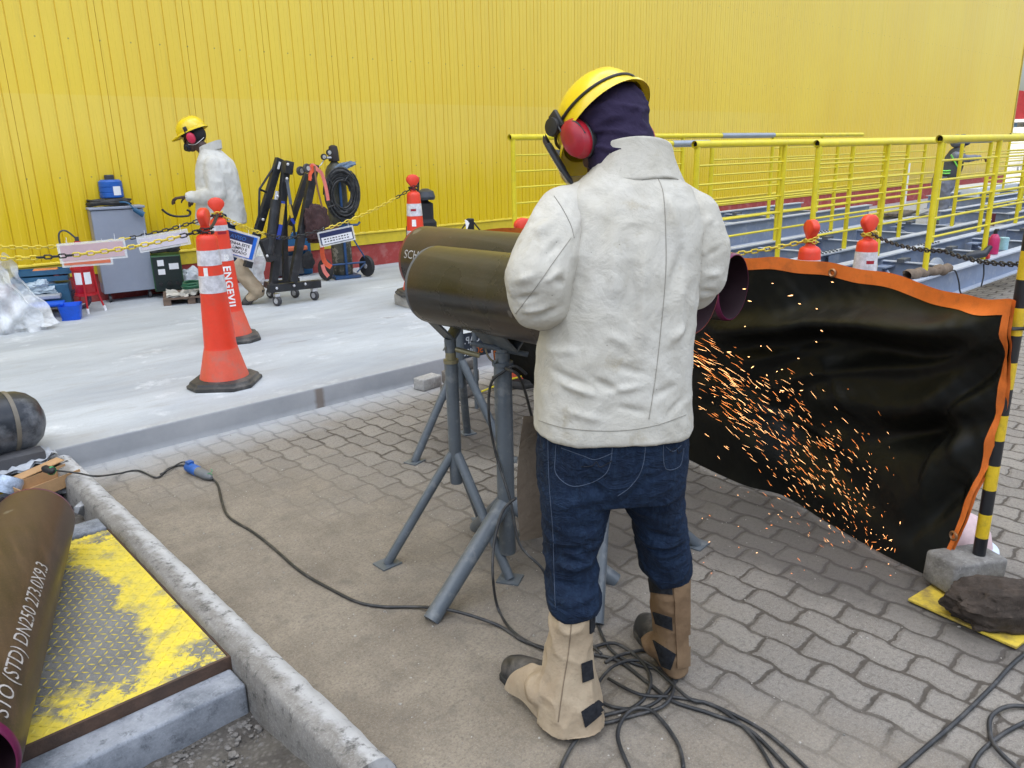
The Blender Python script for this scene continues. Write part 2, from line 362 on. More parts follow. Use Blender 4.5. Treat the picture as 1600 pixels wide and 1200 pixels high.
# ---- loose grit and chips
def rock(mb, c, r, rr, n=0):
    bm = bmesh.new(); bmesh.ops.create_icosphere(bm, subdivisions=n, radius=1)
    sx, sy, sz = r*rr.uniform(.7, 1.3), r*rr.uniform(.7, 1.3), r*rr.uniform(.4, .9); a = rr.uniform(0, 6.28); ca, sa = math.cos(a), math.sin(a)
    vs = []
    for v in bm.verts:
        k = 1+rr.uniform(-.22, .22); x, y, z = v.co.x*sx*k, v.co.y*sy*k, v.co.z*sz*k; vs.append((c[0]+x*ca-y*sa, c[1]+x*sa+y*ca, c[2]+z))
    mb.add(vs, [[v.index for v in f.verts] for f in bm.faces]); bm.free()
rr = random.Random(11)
g1 = MB()
for i in range(2600):
    y = rr.uniform(1.15, 1.97); x = rr.uniform(-.3, .72); rock(g1, (x, y, -.072-(.02 if y < 1.6 else 0)), abs(rr.gauss(.003, .0035))+.0015, rr)
for i in range(900):
    rock(g1, (rr.uniform(.0, .74), rr.uniform(3.6, 4.22), -.065+rr.uniform(0, .03)), abs(rr.gauss(.008, .009))+.003, rr)
tag(g1.build('gravel', simple('gravel_stone', (.15, .14, .13), .9, var=.6, sc=30), angle=20), 'loose grey gravel inside the kerb', 'gravel', kind='stuff')
g2 = MB()
for i in range(1500):
    x = .95+abs(rr.gauss(0, 1.5)); y = rr.uniform(.2, 4.2)
    rock(g2, (x, y, .001), min(.006, abs(rr.gauss(.0008, .0014))+.0006), rr)
tag(g2.build('grit', simple('grit_chips', (.33, .31, .28), .9, var=.7, sc=40), angle=20), 'small pale stone chips on the paving', 'grit', kind='stuff')

# ---- yellow building
def cladding_material():
    t = NT('yellow_cladding'); x, y, z = t.sep()
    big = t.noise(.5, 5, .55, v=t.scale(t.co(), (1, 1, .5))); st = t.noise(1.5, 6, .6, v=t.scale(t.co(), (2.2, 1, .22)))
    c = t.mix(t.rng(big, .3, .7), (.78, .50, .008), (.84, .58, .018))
    # paler upper sheets: sky reflection painted into the colour; lower part hosed and patchy
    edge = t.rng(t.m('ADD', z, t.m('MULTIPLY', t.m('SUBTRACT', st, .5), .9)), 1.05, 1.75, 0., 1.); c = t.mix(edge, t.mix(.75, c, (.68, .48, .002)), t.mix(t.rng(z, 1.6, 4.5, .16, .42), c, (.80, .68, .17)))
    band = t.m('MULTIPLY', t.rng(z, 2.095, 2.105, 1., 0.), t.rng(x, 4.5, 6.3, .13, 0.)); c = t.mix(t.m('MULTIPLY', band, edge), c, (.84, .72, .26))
    dirt = t.m('MULTIPLY', t.rng(t.m('ADD', z, t.m('MULTIPLY', st, .25)), .68, .95, .5, 0.), t.rng(x, 8, 12)); c = t.mix(dirt, c, (.30, .24, .07))
    lp = t.m('ABSOLUTE', t.m('SUBTRACT', t.m('FRACT', t.m('DIVIDE', t.m('SUBTRACT', z, .72), 1.25)), .5)); lx = t.m('ABSOLUTE', t.m('SUBTRACT', t.m('FRACT', t.m('DIVIDE', t.m('SUBTRACT', x, 4.17), .278)), .5)); scr = t.m('MULTIPLY', t.rng(lp, .0045, .0065, 1., 0.), t.rng(lx, .018, .028, 1., 0.)); c = t.mix(t.m('MULTIPLY', scr, .7), c, (.25, .2, .08)); drip = t.noise(3.0, 7, .7, v=t.scale(t.co(), (5, 1, .12))); c = t.mix(t.m('MULTIPLY', t.rng(drip, .56, .70), .28), c, (.42, .31, .03)); sm = t.voro(1.9); c = t.mix(t.rng(sm, .0, .03, .5, 0.), c, (.8, .74, .4))
    t.col(c).p(Roughness=t.rng(st, .3, .7, .30, .46)); t.p(Coat_Weight=.5, Coat_Roughness=.2, Specular_IOR_Level=.45)
    t.bump(t.noise(1.2, 4, .5, v=t.scale(t.co(), (2, 1, .5))), .35, .03); t.bump(t.noise(220, 2), .12, .001); return t.mat
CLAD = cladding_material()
X0, X1, ZT = -10.0, 29.4, 14.0
bld = thing('building', (9.7, YW, 0), 'long industrial building clad in glossy yellow ribbed metal sheets', 'building')
pts = []; g = 4.209
while g > X0: g -= .139
g += .139
joints = [4.275+.835*k for k in range(-18, 32)]
lines = []
while g < X1-.15:
    lines.append((g, 'g')); g += .139
for j in joints:
    if X0 < j < X1-.2: lines.append((j, 'j'))
lines.sort(); prof = [(X0, 0.)]
for k, (gx, ty) in enumerate(lines):
    nxt = lines[k+1][0] if k+1 < len(lines) else gx+.139
    if ty == 'g':
        prof += [(gx-.006, 0.), (gx-.001, .011), (gx+.003, .011), (gx+.007, .002)]
    else: prof += [(gx-.003, 0.), (gx-.0012, .010), (gx+.0012, .010), (gx+.003, 0.)]
    if nxt-gx > .1: prof += [(gx+.062, .0), (gx+.072, -.005), (nxt-.03, -.005), (nxt-.018, 0.)]
prof = sorted(prof); prof.append((X1, 0.))
wl = MB(); n = len(prof); zz = [.56, 4.5, 9, ZT]
for z in zz: wl.v += [(x, YW+d, z) for x, d in prof]
for r in range(len(zz)-1):
    for i in range(n-1): wl.f.append((r*n+i, r*n+i+1, (r+1)*n+i+1, (r+1)*n+i)); wl.mi.append(0)
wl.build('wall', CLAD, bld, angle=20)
tr = MB()
trp = [(YW+.012, .575), (YW-.012, .553), (YW-.014, .54), (YW+.004, .532), (YW+.004, .405), (YW+.03, .400)]
for (ya, za), (yb, zb) in zip(trp[:-1], trp[1:]): tr.add([(X0, ya, za), (X1, ya, za), (X1, yb, zb), (X0, yb, zb)], [(0, 1, 2, 3)])
tr.build('base_flashing', simple('flashing_yellow', (.66, .50, .03), .42, var=.15, sc=2, dirt=(.30, .25, .08), dsc=5, damt=.4), bld, smooth=False)
sk = MB(); sk.box(((X0+X1)/2, YW+.10, .19), (X1-X0, .17, .45)); sk.build('plinth', simple('red_plinth', (.33, .045, .04), .75, var=.25, sc=3, dirt=(.40, .20, .18), dsc=6, bump=.3), bld, smooth=False)
bd = MB(); bd.box(((X0+X1)/2, YW+15.05, ZT/2), (X1-X0, 30, ZT)); bd.build('rear_body', simple('body_yellow', (.68, .52, .05), .6), bld, smooth=False)
ec = MB(); ec.box((X1+.02, YW+.06, 7.3), (.06, .18, 13.4)); ec.build('corner_flashing', simple('corner_trim', (.45, .35, .08), .5), bld, smooth=False)
# ================================================================== STEEL FRAMES AND HANDRAILS
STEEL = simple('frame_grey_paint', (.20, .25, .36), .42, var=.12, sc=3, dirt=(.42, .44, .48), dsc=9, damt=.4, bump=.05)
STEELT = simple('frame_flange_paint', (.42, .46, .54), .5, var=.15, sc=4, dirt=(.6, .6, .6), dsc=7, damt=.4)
OXIDE = simple('oxide_primer', (.12, .02, .035), .6)
DARKST = simple('dark_steel', (.09, .10, .12), .55)
def ibeam(mb, a, b, h, w, tf=.014, tw=.010):
    """a, b: ends at the top face; the flanges get material 1"""
    a = np.array(a, float); b = np.array(b, float); d = _n(b-a); s = _n(np.cross((0, 0, 1), d)); L = np.linalg.norm(b-a); c = (a+b)/2; ax = [d, s, (0, 0, 1)]
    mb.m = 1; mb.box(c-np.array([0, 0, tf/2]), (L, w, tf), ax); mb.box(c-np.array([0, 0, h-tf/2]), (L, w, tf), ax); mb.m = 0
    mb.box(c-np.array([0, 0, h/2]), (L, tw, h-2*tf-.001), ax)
def steel_frame(x0, x1, y0, y1, top, label, bolts, sp=1.25, h=.24, seed=1, ends=()):
    t = thing('bridge_section', ((x0+x1)/2, (y0+y1)/2, top-h), label, 'steel structure', 'grey steel frames lying side by side'); r = random.Random(seed)
    for y in (y0, y1):
        m = MB(); ibeam(m, (x0, y, top), (x1, y, top), h, .11)
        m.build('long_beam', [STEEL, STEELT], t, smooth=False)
    x = x0+.5; k = 0
    while x < x1-.2:
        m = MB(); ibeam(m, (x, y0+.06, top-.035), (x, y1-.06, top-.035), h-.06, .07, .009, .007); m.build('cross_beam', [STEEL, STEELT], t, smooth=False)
        if k % 2 == 0 and x+sp < x1:
            m = MB(); m.tube([(x+.05, y0+.12, top-.12), (x+sp-.05, y1-.12, top-.12)], .016, 6); m.box((x+.12, y0+.13, top-.08), (.22, .12, .012)); m.box((x+sp-.12, y1-.13, top-.08), (.22, .12, .012)); m.build('brace', STEEL, t, smooth=False)
        m = MB(); m.box((x+.03, y1-.25, top-.025), (.16, .07, .035)); m.build('bearing_plate', DARKST, t, smooth=False)
        x += sp; k += 1
    for bx, by in bolts:
        m = MB(); m.box((bx, by-.065 if by == y0 else by-.012, top-h/2), (.24, .012, h-.05)); m.build('splice_plate', STEEL, t, smooth=False)
        for i in range(3):
            for j in range(4): m = MB(); m.lathe([(.011, 0), (.011, .014)], (bx-.08+.05*j, by-.019, top-h/2-.07+.07*i), axes((0, -1, 0)), 6); m.build('bolt', DARKST, t, smooth=False)
            for j in range(6): 
                if i < 2: m = MB(); m.lathe([(.012, 0), (.012, .014)], (bx-.2+.08*j, by-.03+.06*i, top), axes((0, 0, 1)), 6); m.build('bolt', DARKST, t, smooth=False)
    for x in np.arange(x0+.4, x1, 3.6):
        for y in (y0, y1):
            m = MB(); m.box((x, y, (top-h)/2), (.16, .14, top-h-.004)); m.build('timber_block', mat('timber_block_wood', (.22, .16, .10), .85), t, smooth=False)
    for x in ends: 
        m = MB(); m.box((x, y0+.3, top-h/2), (.02, .14, h-.05)); m.build('oxide_patch', OXIDE, t, smooth=False)
    return t
steel_frame(6.35, 24.0, 2.57, 3.42, .40, 'nearest long grey steel frame with a rag roll on its corner', [(9.4, 3.42)], seed=1)
steel_frame(5.3, 12.9, 3.93, 4.93, .40, 'middle grey steel frame just past the nearest one', [(8.1, 3.93), (9.9, 4.93)], seed=2)
steel_frame(5.6, 13.6, 5.97, 7.2, .50, 'deeper grey steel frame with a bolted splice plate facing the cones', [(8.35, 5.97)], h=.32, seed=3)
steel_frame(17.0, 27.0, 5.2, 6.3, .46, 'distant grey steel frame beside the yellow wall', [], h=.26, seed=4)
steel_frame(13.8, 23.0, 3.93, 4.9, .42, 'far grey steel frame beyond the middle one', [], seed=5, ends=(14.0,))

YEL = simple('rail_yellow', (.70, .58, .02), .38, var=.12, sc=8, dirt=(.45, .36, .05), dsc=12, damt=.3)
YELP = simple('rail_yellow_pale', (.70, .66, .20), .4, var=.12, sc=8)
GAL = simple('galvanised', (.36, .40, .46), .38, metal=.5, var=.12)
def handrail(x0, x1, y, zb, zt, step, label, first=0, sleeve=None):
    t = thing('handrail', (x0, y, zb), label, 'handrail', 'yellow tube handrails set on the steel frames')
    m = MB(); m.lathe([(.030, 0), (.030, x1-x0)], (x0, y, zt-.03), axes((1, 0, 0)), 14, False, False); m.lathe([(.026, .0), (.026, x1-x0)], (x0, y, zt-.03), axes((1, 0, 0)), 14, False, False); m.build('top_rail', YEL, t)
    m = MB(); m.lathe([(.0262, .03)]*1+[(.0001, .03)], (x0, y, zt-.03), axes((1, 0, 0)), 14, False, False); m.build('mouth_shade', mat('bore_shade', (.008, .008, .008), .9), t)  # black disc set inside the open tube, painted for the shade in there
    x = x0+.045+first; xs = []
    while x < x1: xs.append(x); x += step
    for x in xs:
        m = MB(); m.lathe([(.024, 0), (.024, zt-.045-zb)], (x, y, zb), axes((0, 0, 1), (1, 0, 0)), 12); m.build('post', YEL, t)
    for k in range(5):
        z = zt-.20-.155*k; m = MB()
        m.tube([(xs[0], y, z), (xs[-1], y, z)], .0105, 6); m.build('infill_bar', YEL, t)
    if sleeve:
        m = MB(); m.lathe([(.034, 0), (.034, sleeve[1]-sleeve[0])], (sleeve[0], y, zt-.03), axes((1, 0, 0)), 14); m.build('joint_sleeve', GAL, t)
    return t
xA = WY(1468, 215, 2.57)[0]; xB = WY(1276, 222, 3.44)[0]; xC = WY(1085, 222, 3.95)[0]; xE = WY(796, 215, 5.97)[0]
handrail(xA, xA+5.7, 2.57, .40, 1.545, 1.40, 'handrail whose open tube end is closest to the rag roll')
handrail(xA+5.85, xA+11.4, 2.57, .40, 1.545, 1.40, 'handrail continuing beyond the one by the rag roll')
handrail(xB, xB+4.0, 3.44, .40, 1.53, 1.40, 'handrail with its open end right above the hooded cone top', sleeve=(xB+3.2, xB+4.3))
handrail(xB+4.3, xB+9.5, 3.44, .40, 1.53, 1.40, 'handrail starting after a grey sleeve on the second row')
handrail(xC, xC+5.6, 3.95, .40, 1.545, 1.40, 'handrail whose open tube end shows by the grinder operator\'s collar')
handrail(xC+5.9, xC+11.5, 3.95, .40, 1.545, 1.40, 'handrail further along the third row past its gap')
handrail(WX(1000, 215, 5.2)[0], WY(1105, 215, 4.93)[0], 4.93, .40, 1.56, 1.40, 'handrail ending in a grey sleeve behind the operator\'s shoulder', sleeve=(WY(1050, 215, 4.93)[0], WY(1108, 215, 4.93)[0]))
handrail(WY(1110, 213, 4.93)[0], WY(1200, 213, 4.93)[0]+5.2, 4.93, .40, 1.56, 1.40, 'handrail on the fourth row beyond the grey sleeve')
sx0, sx1 = WY(1127, 210, 5.97)[0], WY(1209, 210, 5.97)[0]
handrail(xE, sx0+.05, 5.97, .50, 1.655, 1.40, 'long handrail nearest the wall, starting over the red cone top', sleeve=(sx0, sx1))
handrail(sx1-.05, WY(1348, 208, 5.97)[0], 5.97, .50, 1.655, 1.40, 'handrail nearest the wall beyond its grey sleeve')
handrail(19.0, 23.5, 5.6, .46, 1.62, 1.4, 'distant handrail seen over the bent worker\'s back')
handrail(24.0, 28.0, 5.4, .46, 1.62, 1.4, 'furthest handrail before the end of the wall')
# ================================================================== TEXT
def text_geo(txt, size=.05, bold=0., cuts=0, align='LEFT', sp=1.):
    cu = bpy.data.curves.new('t', 'FONT'); cu.body = txt; cu.size = size; cu.align_x = align; cu.offset = bold; cu.resolution_u = 3; cu.fill_mode = 'FRONT'; cu.space_character = 1.12 if txt == 'ENGEVIL' else 1.0
    o = bpy.data.objects.new('t', cu); COL.objects.link(o); dg = bpy.context.evaluated_depsgraph_get(); me = bpy.data.meshes.new_from_object(o.evaluated_get(dg))
    bm = bmesh.new(); bm.from_mesh(me); bmesh.ops.triangulate(bm, faces=bm.faces[:])
    if cuts: bmesh.ops.subdivide_edges(bm, edges=bm.edges[:], cuts=cuts, use_grid_fill=True)
    bm.verts.index_update(); vs = [tuple(v.co) for v in bm.verts]; fs = [[v.index for v in f.verts] for f in bm.faces]; bm.free()
    bpy.data.objects.remove(o); bpy.data.curves.remove(cu); bpy.data.meshes.remove(me)
    return vs, fs
def put_text(mb, txt, size, place, bold=0., cuts=0, align='LEFT'):
    vs, fs = text_geo(txt, size, bold, cuts, align); mb.add([place(x, y) for x, y, z in vs], fs); return mb
# ================================================================== PIPES ON STANDS
def pipe_material(name, tint, spec_rough=.36):
    t = NT(name); x, y, z = t.sep()
    n = t.noise(3, 6, .6); b = t.noise(1.5, 5, .6, v=t.scale(t.co(), (.6, 1.0, 1))); f = t.noise(180, 2, .6)
    sk_ = t.noise(1.0, 5, .6, v=t.scale(t.co(), (26, .8, 26))); c = t.mix(t.rng(n, .3, .7), lig(tint, .55), lig(tint, 1.2)); c = t.mix(t.m('MULTIPLY', t.rng(sk_, .48, .66), .6), c, lig(tint, 2.0)); c = t.mix(t.m('MULTIPLY', t.rng(sk_, .44, .30), .6), c, lig(tint, .35)); c = t.mix(t.rng(b, .45, .7), c, (.075, .045, .03)); c = t.mix(t.m('MULTIPLY', t.rng(f, .55, .7), .4), c, lig(tint, 2.2))
    c = t.mix(t.rng(t.noise(9, 3, .5), .70, .72, 0, .35), c, (.30, .28, .24))
    t.col(c).p(Roughness=t.rng(n, .3, .7, spec_rough-.08, spec_rough+.14), Metallic=.35, Coat_Weight=.25, Coat_Roughness=.3); t.bump(t.noise(35, 4), .15, .003); return t.mat
PIPEM = pipe_material('mill_varnished_steel', (.034, .0315, .0275), .27)
PIPEB = pipe_material('rusty_pipe_steel', (.060, .036, .024), .50)
RIM = simple('purple_primer_rim', (.13, .012, .055), .35)
RIMR = simple('red_primer_rim', (.16, .025, .02), .45)
PIN = simple('pipe_inside', (.018, .005, .010), .6)
WHITEP = simple('stencil_white', (.36, .34, .33), .8, var=.5, sc=60)
def steel_pipe(a, b, r, wall, label, body, rim, text=None, ends=(1, 1)):
    a = np.array(a, float); b = np.array(b, float); L = np.linalg.norm(b-a); ax = axes(b-a)
    t = thing('steel_pipe', (a+b)/2-np.array([0, 0, r]), label, 'steel pipe')
    m = MB(); m.lathe([(r, .02), (r, L-.02)], a, ax, 96, False, False); m.build('pipe_wall', body, t)
    m = MB(); m.lathe([(r-wall, .0), (r-wall, L)], a, ax, 72, False, False); m.build('bore', PIN, t)
    for z0, z1 in ((0, .02), (L-.02, L)):
        m = MB()
        if z0 == 0: m.lathe([(r, .02), (r-.0015, .006), (r-wall*.7, 0), (r-wall, 0)], a, ax, 96, False, False)
        else: m.lathe([(r, z0), (r-.0015, L-.006), (r-wall*.7, L), (r-wall, L)], a, ax, 96, False, False)
        m.build('bevelled_end', rim, t)
    if text:
        for txt, s0, ang, size, flip in text:
            m = MB()
            def place(x, y):
                th = ang-(y if not flip else -y)/r; s = s0+(x if not flip else -x)
                return a+ax[2]*s+(ax[0]*math.cos(th)+ax[1]*math.sin(th))*(r+.0007)
            put_text(m, txt, size, place, .0, 2); m.build('stencil_marking', WHITEP, t)
    return t
R10 = .1365
pd = _n((.06, -1, 0))
RPa = np.array([1.94, 2.68, 1.075]); RPb = RPa+pd*1.30
steel_pipe(RPb, RPa, R10, .0093, 'olive brown steel pipe lettered in white at its far end, between two others', PIPEM, RIMR, [('SCH 80', 1.26, math.radians(-80), .048, True)])
FPa = np.array([1.66, 2.24, 1.052]); FPb = FPa+pd*.66
steel_pipe(FPa, FPb, R10, .0093, 'dark steel pipe being ground, the one closest to the kerb of the three on stands', PIPEM, DARKST)
TPb = np.array([2.755, 1.715, .957]); TPa = np.array([2.60, 3.05, .957])
steel_pipe(TPa, TPb, R10, .0093, 'steel pipe with an open purple end showing past the operator\'s elbow', PIPEM, RIM)

STAND = simple('stand_grey_paint', (.098, .115, .132), .42, var=.15, sc=10, dirt=(.30, .30, .29), dsc=22, damt=.35, bump=.05)
THREAD = simple('thread_steel', (.05, .05, .045), .4, metal=.6)
BRASSY = simple('zinc_handle', (.28, .25, .15), .4, metal=.5)
def pipe_stand(c, r, rot, zjoin, ztop, zv, rp, rl, label, vw=.10, vdir=None, plate=(0, 1, 2), stub=.10, vlen=.16, handle=0.):
    """c: place on the ground; three legs; V head whose groove runs along the pipe"""
    c = np.array([c[0], c[1], 0.]); t = thing('pipe_stand', c, label, 'pipe stand', 'grey tripod pipe stands')
    m = MB(); m.lathe([(rp*.96, 0), (rp, .003), (rp, ztop-zjoin+stub-.003), (rp*.96, ztop-zjoin+stub)], c+[0, 0, zjoin-stub], axes((0, 0, 1)), 28); m.build('column', STAND, t)
    for k in range(3):
        a = rot+k*2.094; d = np.array([math.cos(a), math.sin(a), 0]); f = c+d*r+[0, 0, .004]; p0 = c+d*rp*.5+[0, 0, zjoin+.02]
        m = MB(); m.tube([p0, p0+(f-p0)*.02, f], [rl*.9, rl, rl], 20)
        lg = m.build('leg', STAND, t)
        if k in plate:
            m = MB(); m.bevbox(f+[0, 0, -.001], (.085, .075, .006), .001, [[math.cos(a+.5), math.sin(a+.5), 0], [-math.sin(a+.5), math.cos(a+.5), 0], [0, 0, 1]]); m.build('foot_plate', STAND, lg, smooth=False)
    # collar and screw
    m = MB(); m.lathe([(rp*1.18, 0), (rp*1.18, .012), (rp*.8, .014), (rp*.8, .045), (rp*.5, .046)], c+[0, 0, ztop], axes((0, 0, 1)), 24); m.build('collar', BRASSY if handle else STAND, t)
    m = MB(); pr = []
    z = 0
    while z < zv-ztop-.03: pr += [(.0135, z), (.0165, z+.003), (.0135, z+.006)]; z += .006
    m.lathe(pr, c+[0, 0, ztop+.03], axes((0, 0, 1)), 14); m.build('screw', THREAD, t)
    m = MB(); hd = np.array([math.cos(handle or 2.5), math.sin(handle or 2.5), -.25 if handle else .25]); hd = _n(hd); q = c+[0, 0, ztop+.055]
    m.tube([q-hd*(.02 if handle else .09), q+hd*.11], .0095, 12); m.build('tommy_bar', BRASSY if handle else STAND, t)
    # V head: two plates meeting in a groove
    vd = _n(vdir); sd = _n(np.cross((0, 0, 1), vd)); b0 = c+np.array([0, 0, zv])
    m = MB()
    for s in (-1, 1):
        w = _n(sd*s+np.array([0, 0, 1.])); nn = _n(np.cross(vd, w)); cc = b0+w*(vw/2)+[0, 0, .004]
        m.bevbox(cc+nn*.001, (vlen*.35, vw, .008), .0015, [vd, w, nn])
        for q in (-.35, .35): 
            m.prism([(-.004, 0), (.004, 0), (.004, -.0), (-.004, -.0)][:2]+[(.004, .001), (-.004, .001)], 0, vw*.4, [vd, w, nn], b0+vd*q*.0)
    m.tube([b0+[0, 0, -.045], b0+[0, 0, .004]], .021, 14); m.build('v_head', STAND, t, smooth=False)
    return t
pdx = np.array([pd[0], pd[1], 0]); 
def axis_z(c, A, B):   # height of the pipe's lowest line above the stand at c
    A = np.array(A); B = np.array(B); d = (B-A)[:2]; s = ((np.array(c)-A[:2]) @ d)/(d @ d); return A[2]+(B[2]-A[2])*s
def vz(c, A, B): return axis_z(c, A, B)-R10*math.sqrt(2)-.004
def onaxis(c, A, B):
    A = np.array(A); B = np.array(B); d = (B-A)[:2]; s = ((np.array(c)-A[:2]) @ d)/(d @ d); return (A+(B-A)*s)[:2]
cA = (1.683, 2.190); cB = (1.715, 1.945)
cA2 = onaxis(cA, FPa, FPb); cB2 = onaxis(cB, FPa, FPb)
aA = math.atan2(2.328-2.19, 1.424-1.683); aB = math.atan2(1.905-1.955, 1.348-1.745)
pipe_stand(cA, .28, aA, .40, .77, vz(cA, FPa, FPb), .0235, .018, 'pipe stand with a brass coloured handle under the far end of the ground pipe', .12, pdx, handle=-.9)
pipe_stand(cB, .395, aB, .27, .80, vz(cB, FPa, FPb), .031, .029, 'thick pipe stand just in front of the operator with a cable draped over it', .155, pdx, plate=(), stub=.18, vlen=.42)
pipe_stand((2.385, 3.03), .275, math.atan2(3.088-3.03, 2.141-2.385), .47, .86, .93, .023, .021, 'pipe stand furthest back, in front of the stencilled plate', .10, pdx, plate=(0, 1, 2), stub=.12)
cD = (2.02, 1.74)
pipe_stand(cD, .40, math.atan2(1.58-cD[1], 2.408-cD[0]), .36, .78, vz(cD, RPa, RPb), .024, .022, 'pipe stand whose foot plate shows beyond the operator\'s legs', .11, pdx, plate=(0,))
cE = onaxis((2.68, 2.35), TPa, TPb)
pipe_stand(cE, .20, 2.0, .36, .72, vz(cE, TPa, TPb), .024, .020, 'pipe stand hidden behind the operator, under the open ended pipe', .11, pdx, plate=())

# ================================================================== FOREGROUND PIPES, PLATE
yA, yB = 3.33, 1.90
cz = .066+R10
pa = G(66, 775, cz+.09); pa = np.array([.470, 3.22, cz]); pb = np.array([.022, 1.92, cz])
steel_pipe(pb, pa, R10, .0093, 'rusty brown steel pipe lying across the yellow chequer plate, stencilled in white', PIPEB, RIM,
           [('STO (STD) DN250 273.0X9.3', .04, math.radians(60), .062, False)])
t = thing('chequer_plate', (.12, 2.8, .04), 'worn yellow and grey steel chequer plate cover with a rusty angle frame', 'floor plate')
def plate_material():
    t = NT('worn_yellow_plate'); x, y, z = t.sep()     # object coordinates: relative to the plate
    px, py = t.m('ADD', x, .12), t.m('ADD', y, 2.8)
    dr = t.m('SUBTRACT', .720, px); db = t.m('SUBTRACT', py, 2.10); dt = t.m('SUBTRACT', 3.26, py)
    d = t.m('MINIMUM', t.m('MULTIPLY', dr, .78), t.m('MINIMUM', t.m('MULTIPLY', db, .95), t.m('MULTIPLY', dt, 1.6)))
    nn = t.noise(3.6, 7, .68); d = t.m('ADD', d, t.m('MULTIPLY', t.m('SUBTRACT', nn, .5), .42)); f = t.rng(d, .10, .135, 1., 0.)
    wear = t.rng(t.noise(11, 7, .72), .45, .50); mid = t.rng(t.noise(4, 5, .6), .50, .60); f = t.m('MULTIPLY', f, t.m('SUBTRACT', 1., t.m('MULTIPLY', t.m('MULTIPLY', wear, mid), .95)))
    lug = t.rng(z, .0234, .0242); ring = t.rng(d, .30, .40, 1., 0.); f = t.m('MAXIMUM', f, t.m('MULTIPLY', t.m('MULTIPLY', lug, ring), .9))
    gr = t.mix(t.rng(t.noise(7, 7, .7), .3, .7), (.10, .10, .10), (.20, .20, .195)); gr = t.mix(t.m('MULTIPLY', t.rng(t.noise(160, 3, .8), .5, .7), .4), gr, (.36, .35, .33))
    ye = t.mix(t.rng(t.noise(16, 6, .7), .35, .7), (.74, .58, .045), (.52, .43, .09)); ye = t.mix(t.m('MULTIPLY', t.rng(t.noise(90, 4, .8), .55, .7), .5), ye, (.25, .22, .14))
    c = t.mix(f, gr, ye); t.col(c).p(Roughness=.72); t.bump(t.noise(120, 4, .7), .5, .0015); return t.mat
PLM = plate_material()
m = MB(); m.box((-.385, 2.68, .058), (2.205, 1.16, .010)); 
for i in range(58):
    for j in range(41):
        x = .702-.0245*i; y = 2.118+.0285*j
        if x < -.42: continue
        s = 1 if (i+j) % 2 else -1; a = math.radians(45*s+ (0)); d = np.array([math.cos(a), math.sin(a), 0])
        n_ = np.array([-d[1], d[0], 0]); c = np.array([x, y, .063])
        L, w, h = .0150, .0042, .0030
        m.add([c-d*L, c-n_*w, c+d*L, c+n_*w, c-d*L*.5+[0, 0, h], c+d*L*.5+[0, 0, h]], [(0, 1, 5, 4), (1, 2, 5), (2, 3, 5), (3, 0, 4, 5)][:1]+[(1, 2, 5), (2, 3, 5), (3, 0, 4), (3, 4, 5)])
m.build('plate', PLM, t, smooth=False)
RUST = simple('rusty_angle', (.085, .05, .035), .85, var=.4, sc=20, dirt=(.03, .03, .03), bump=.6)
m = MB(); m.box((-.385, 2.094, .028), (2.21, .010, .075)); m.build('front_angle', RUST, t, smooth=False)
m = MB(); m.box((.7235, 2.68, .028), (.006, 1.18, .070)); m.build('side_angle', RUST, t, smooth=False)
# dark pipe elbow at the left edge
DKP = simple('black_coated_pipe', (.022, .026, .034), .36, var=.3, sc=7, dirt=(.30, .31, .33), dsc=6, damt=.55, bump=.2)
t = thing('pipe_elbow', (.42, 4.35, PZ), 'scratched black pipe elbow at the left edge of the slab', 'pipe elbow')
q1 = G(20, 660, .28); q0 = q1+np.array([-.75, -.10, .06]); ax = axes(q1-q0); Lp = np.linalg.norm(q1-q0)
m = MB(); m.lathe([(.155, 0), (.155, Lp-.02), (.150, Lp+.03), (.135, Lp+.07), (.105, Lp+.105), (.06, Lp+.128), (.001, Lp+.135)], q0, ax, 48, True, False); m.build('bend', DKP, t)
m = MB(); m.ring(q0+ax[2]*(Lp-.035), .1552, .1580, .02, ax, 64); m.build('weld_bead', simple('bare_bevel', (.16, .14, .11), .5), t)
m = MB(); m.bevbox((.60, 4.19, .10), (.22, .10, .14), .006); tag(m.build('timber_chock', simple('chock_wood', (.06, .06, .065), .8, bump=.4)), 'dark timber chock wedged under the black elbow', 'chock')

# rubbish in the pit
def crumple(mb, c, sx, sy, sz, seed, n=14, ax=None):
    r = random.Random(seed); h = [[r.uniform(-1, 1) for _ in range(n)] for _ in range(n)]; ax = np.eye(3) if ax is None else np.array(ax)
    mb.grid(lambda u, v: np.array(c)+ax.T @ np.array([(u-.5)*sx, (v-.5)*sy, sz*h[int(round(v*(n-1)))][int(round(u*(n-1)))]*.5+sz*math.sin(u*5+seed)*.4]), n, n); return mb
def rot2(a, tilt=0):
    x = np.array([math.cos(a), math.sin(a), tilt]); x = _n(x); y = _n(np.cross((0, 0, 1), x)); return np.array([x, y, np.cross(x, y)])
CARD = simple('cardboard', (.42, .25, .12), .85, var=.15, sc=12)
m = MB(); c = G(70, 745, .10); ax = rot2(.25, .05)
m.box(c+[0, 0, -.06], (.26, .13, .004), ax); m.box(c+np.array(ax[1])*.065+[0, 0, -.03], (.26, .004, .06), ax); m.box(c-np.array(ax[1])*.065+[0, 0, -.03], (.26, .004, .06), ax); m.box(c-np.array(ax[0])*.13+[0, 0, -.03], (.004, .13, .06), ax); m.box(c+np.array(ax[1])*.10+[0, 0, .008], (.26, .07, .004), rot2(.25, .12))
tag(m.build('cardboard_box', CARD, smooth=False), 'small open cardboard box by the end of the rusty pipe', 'cardboard box')
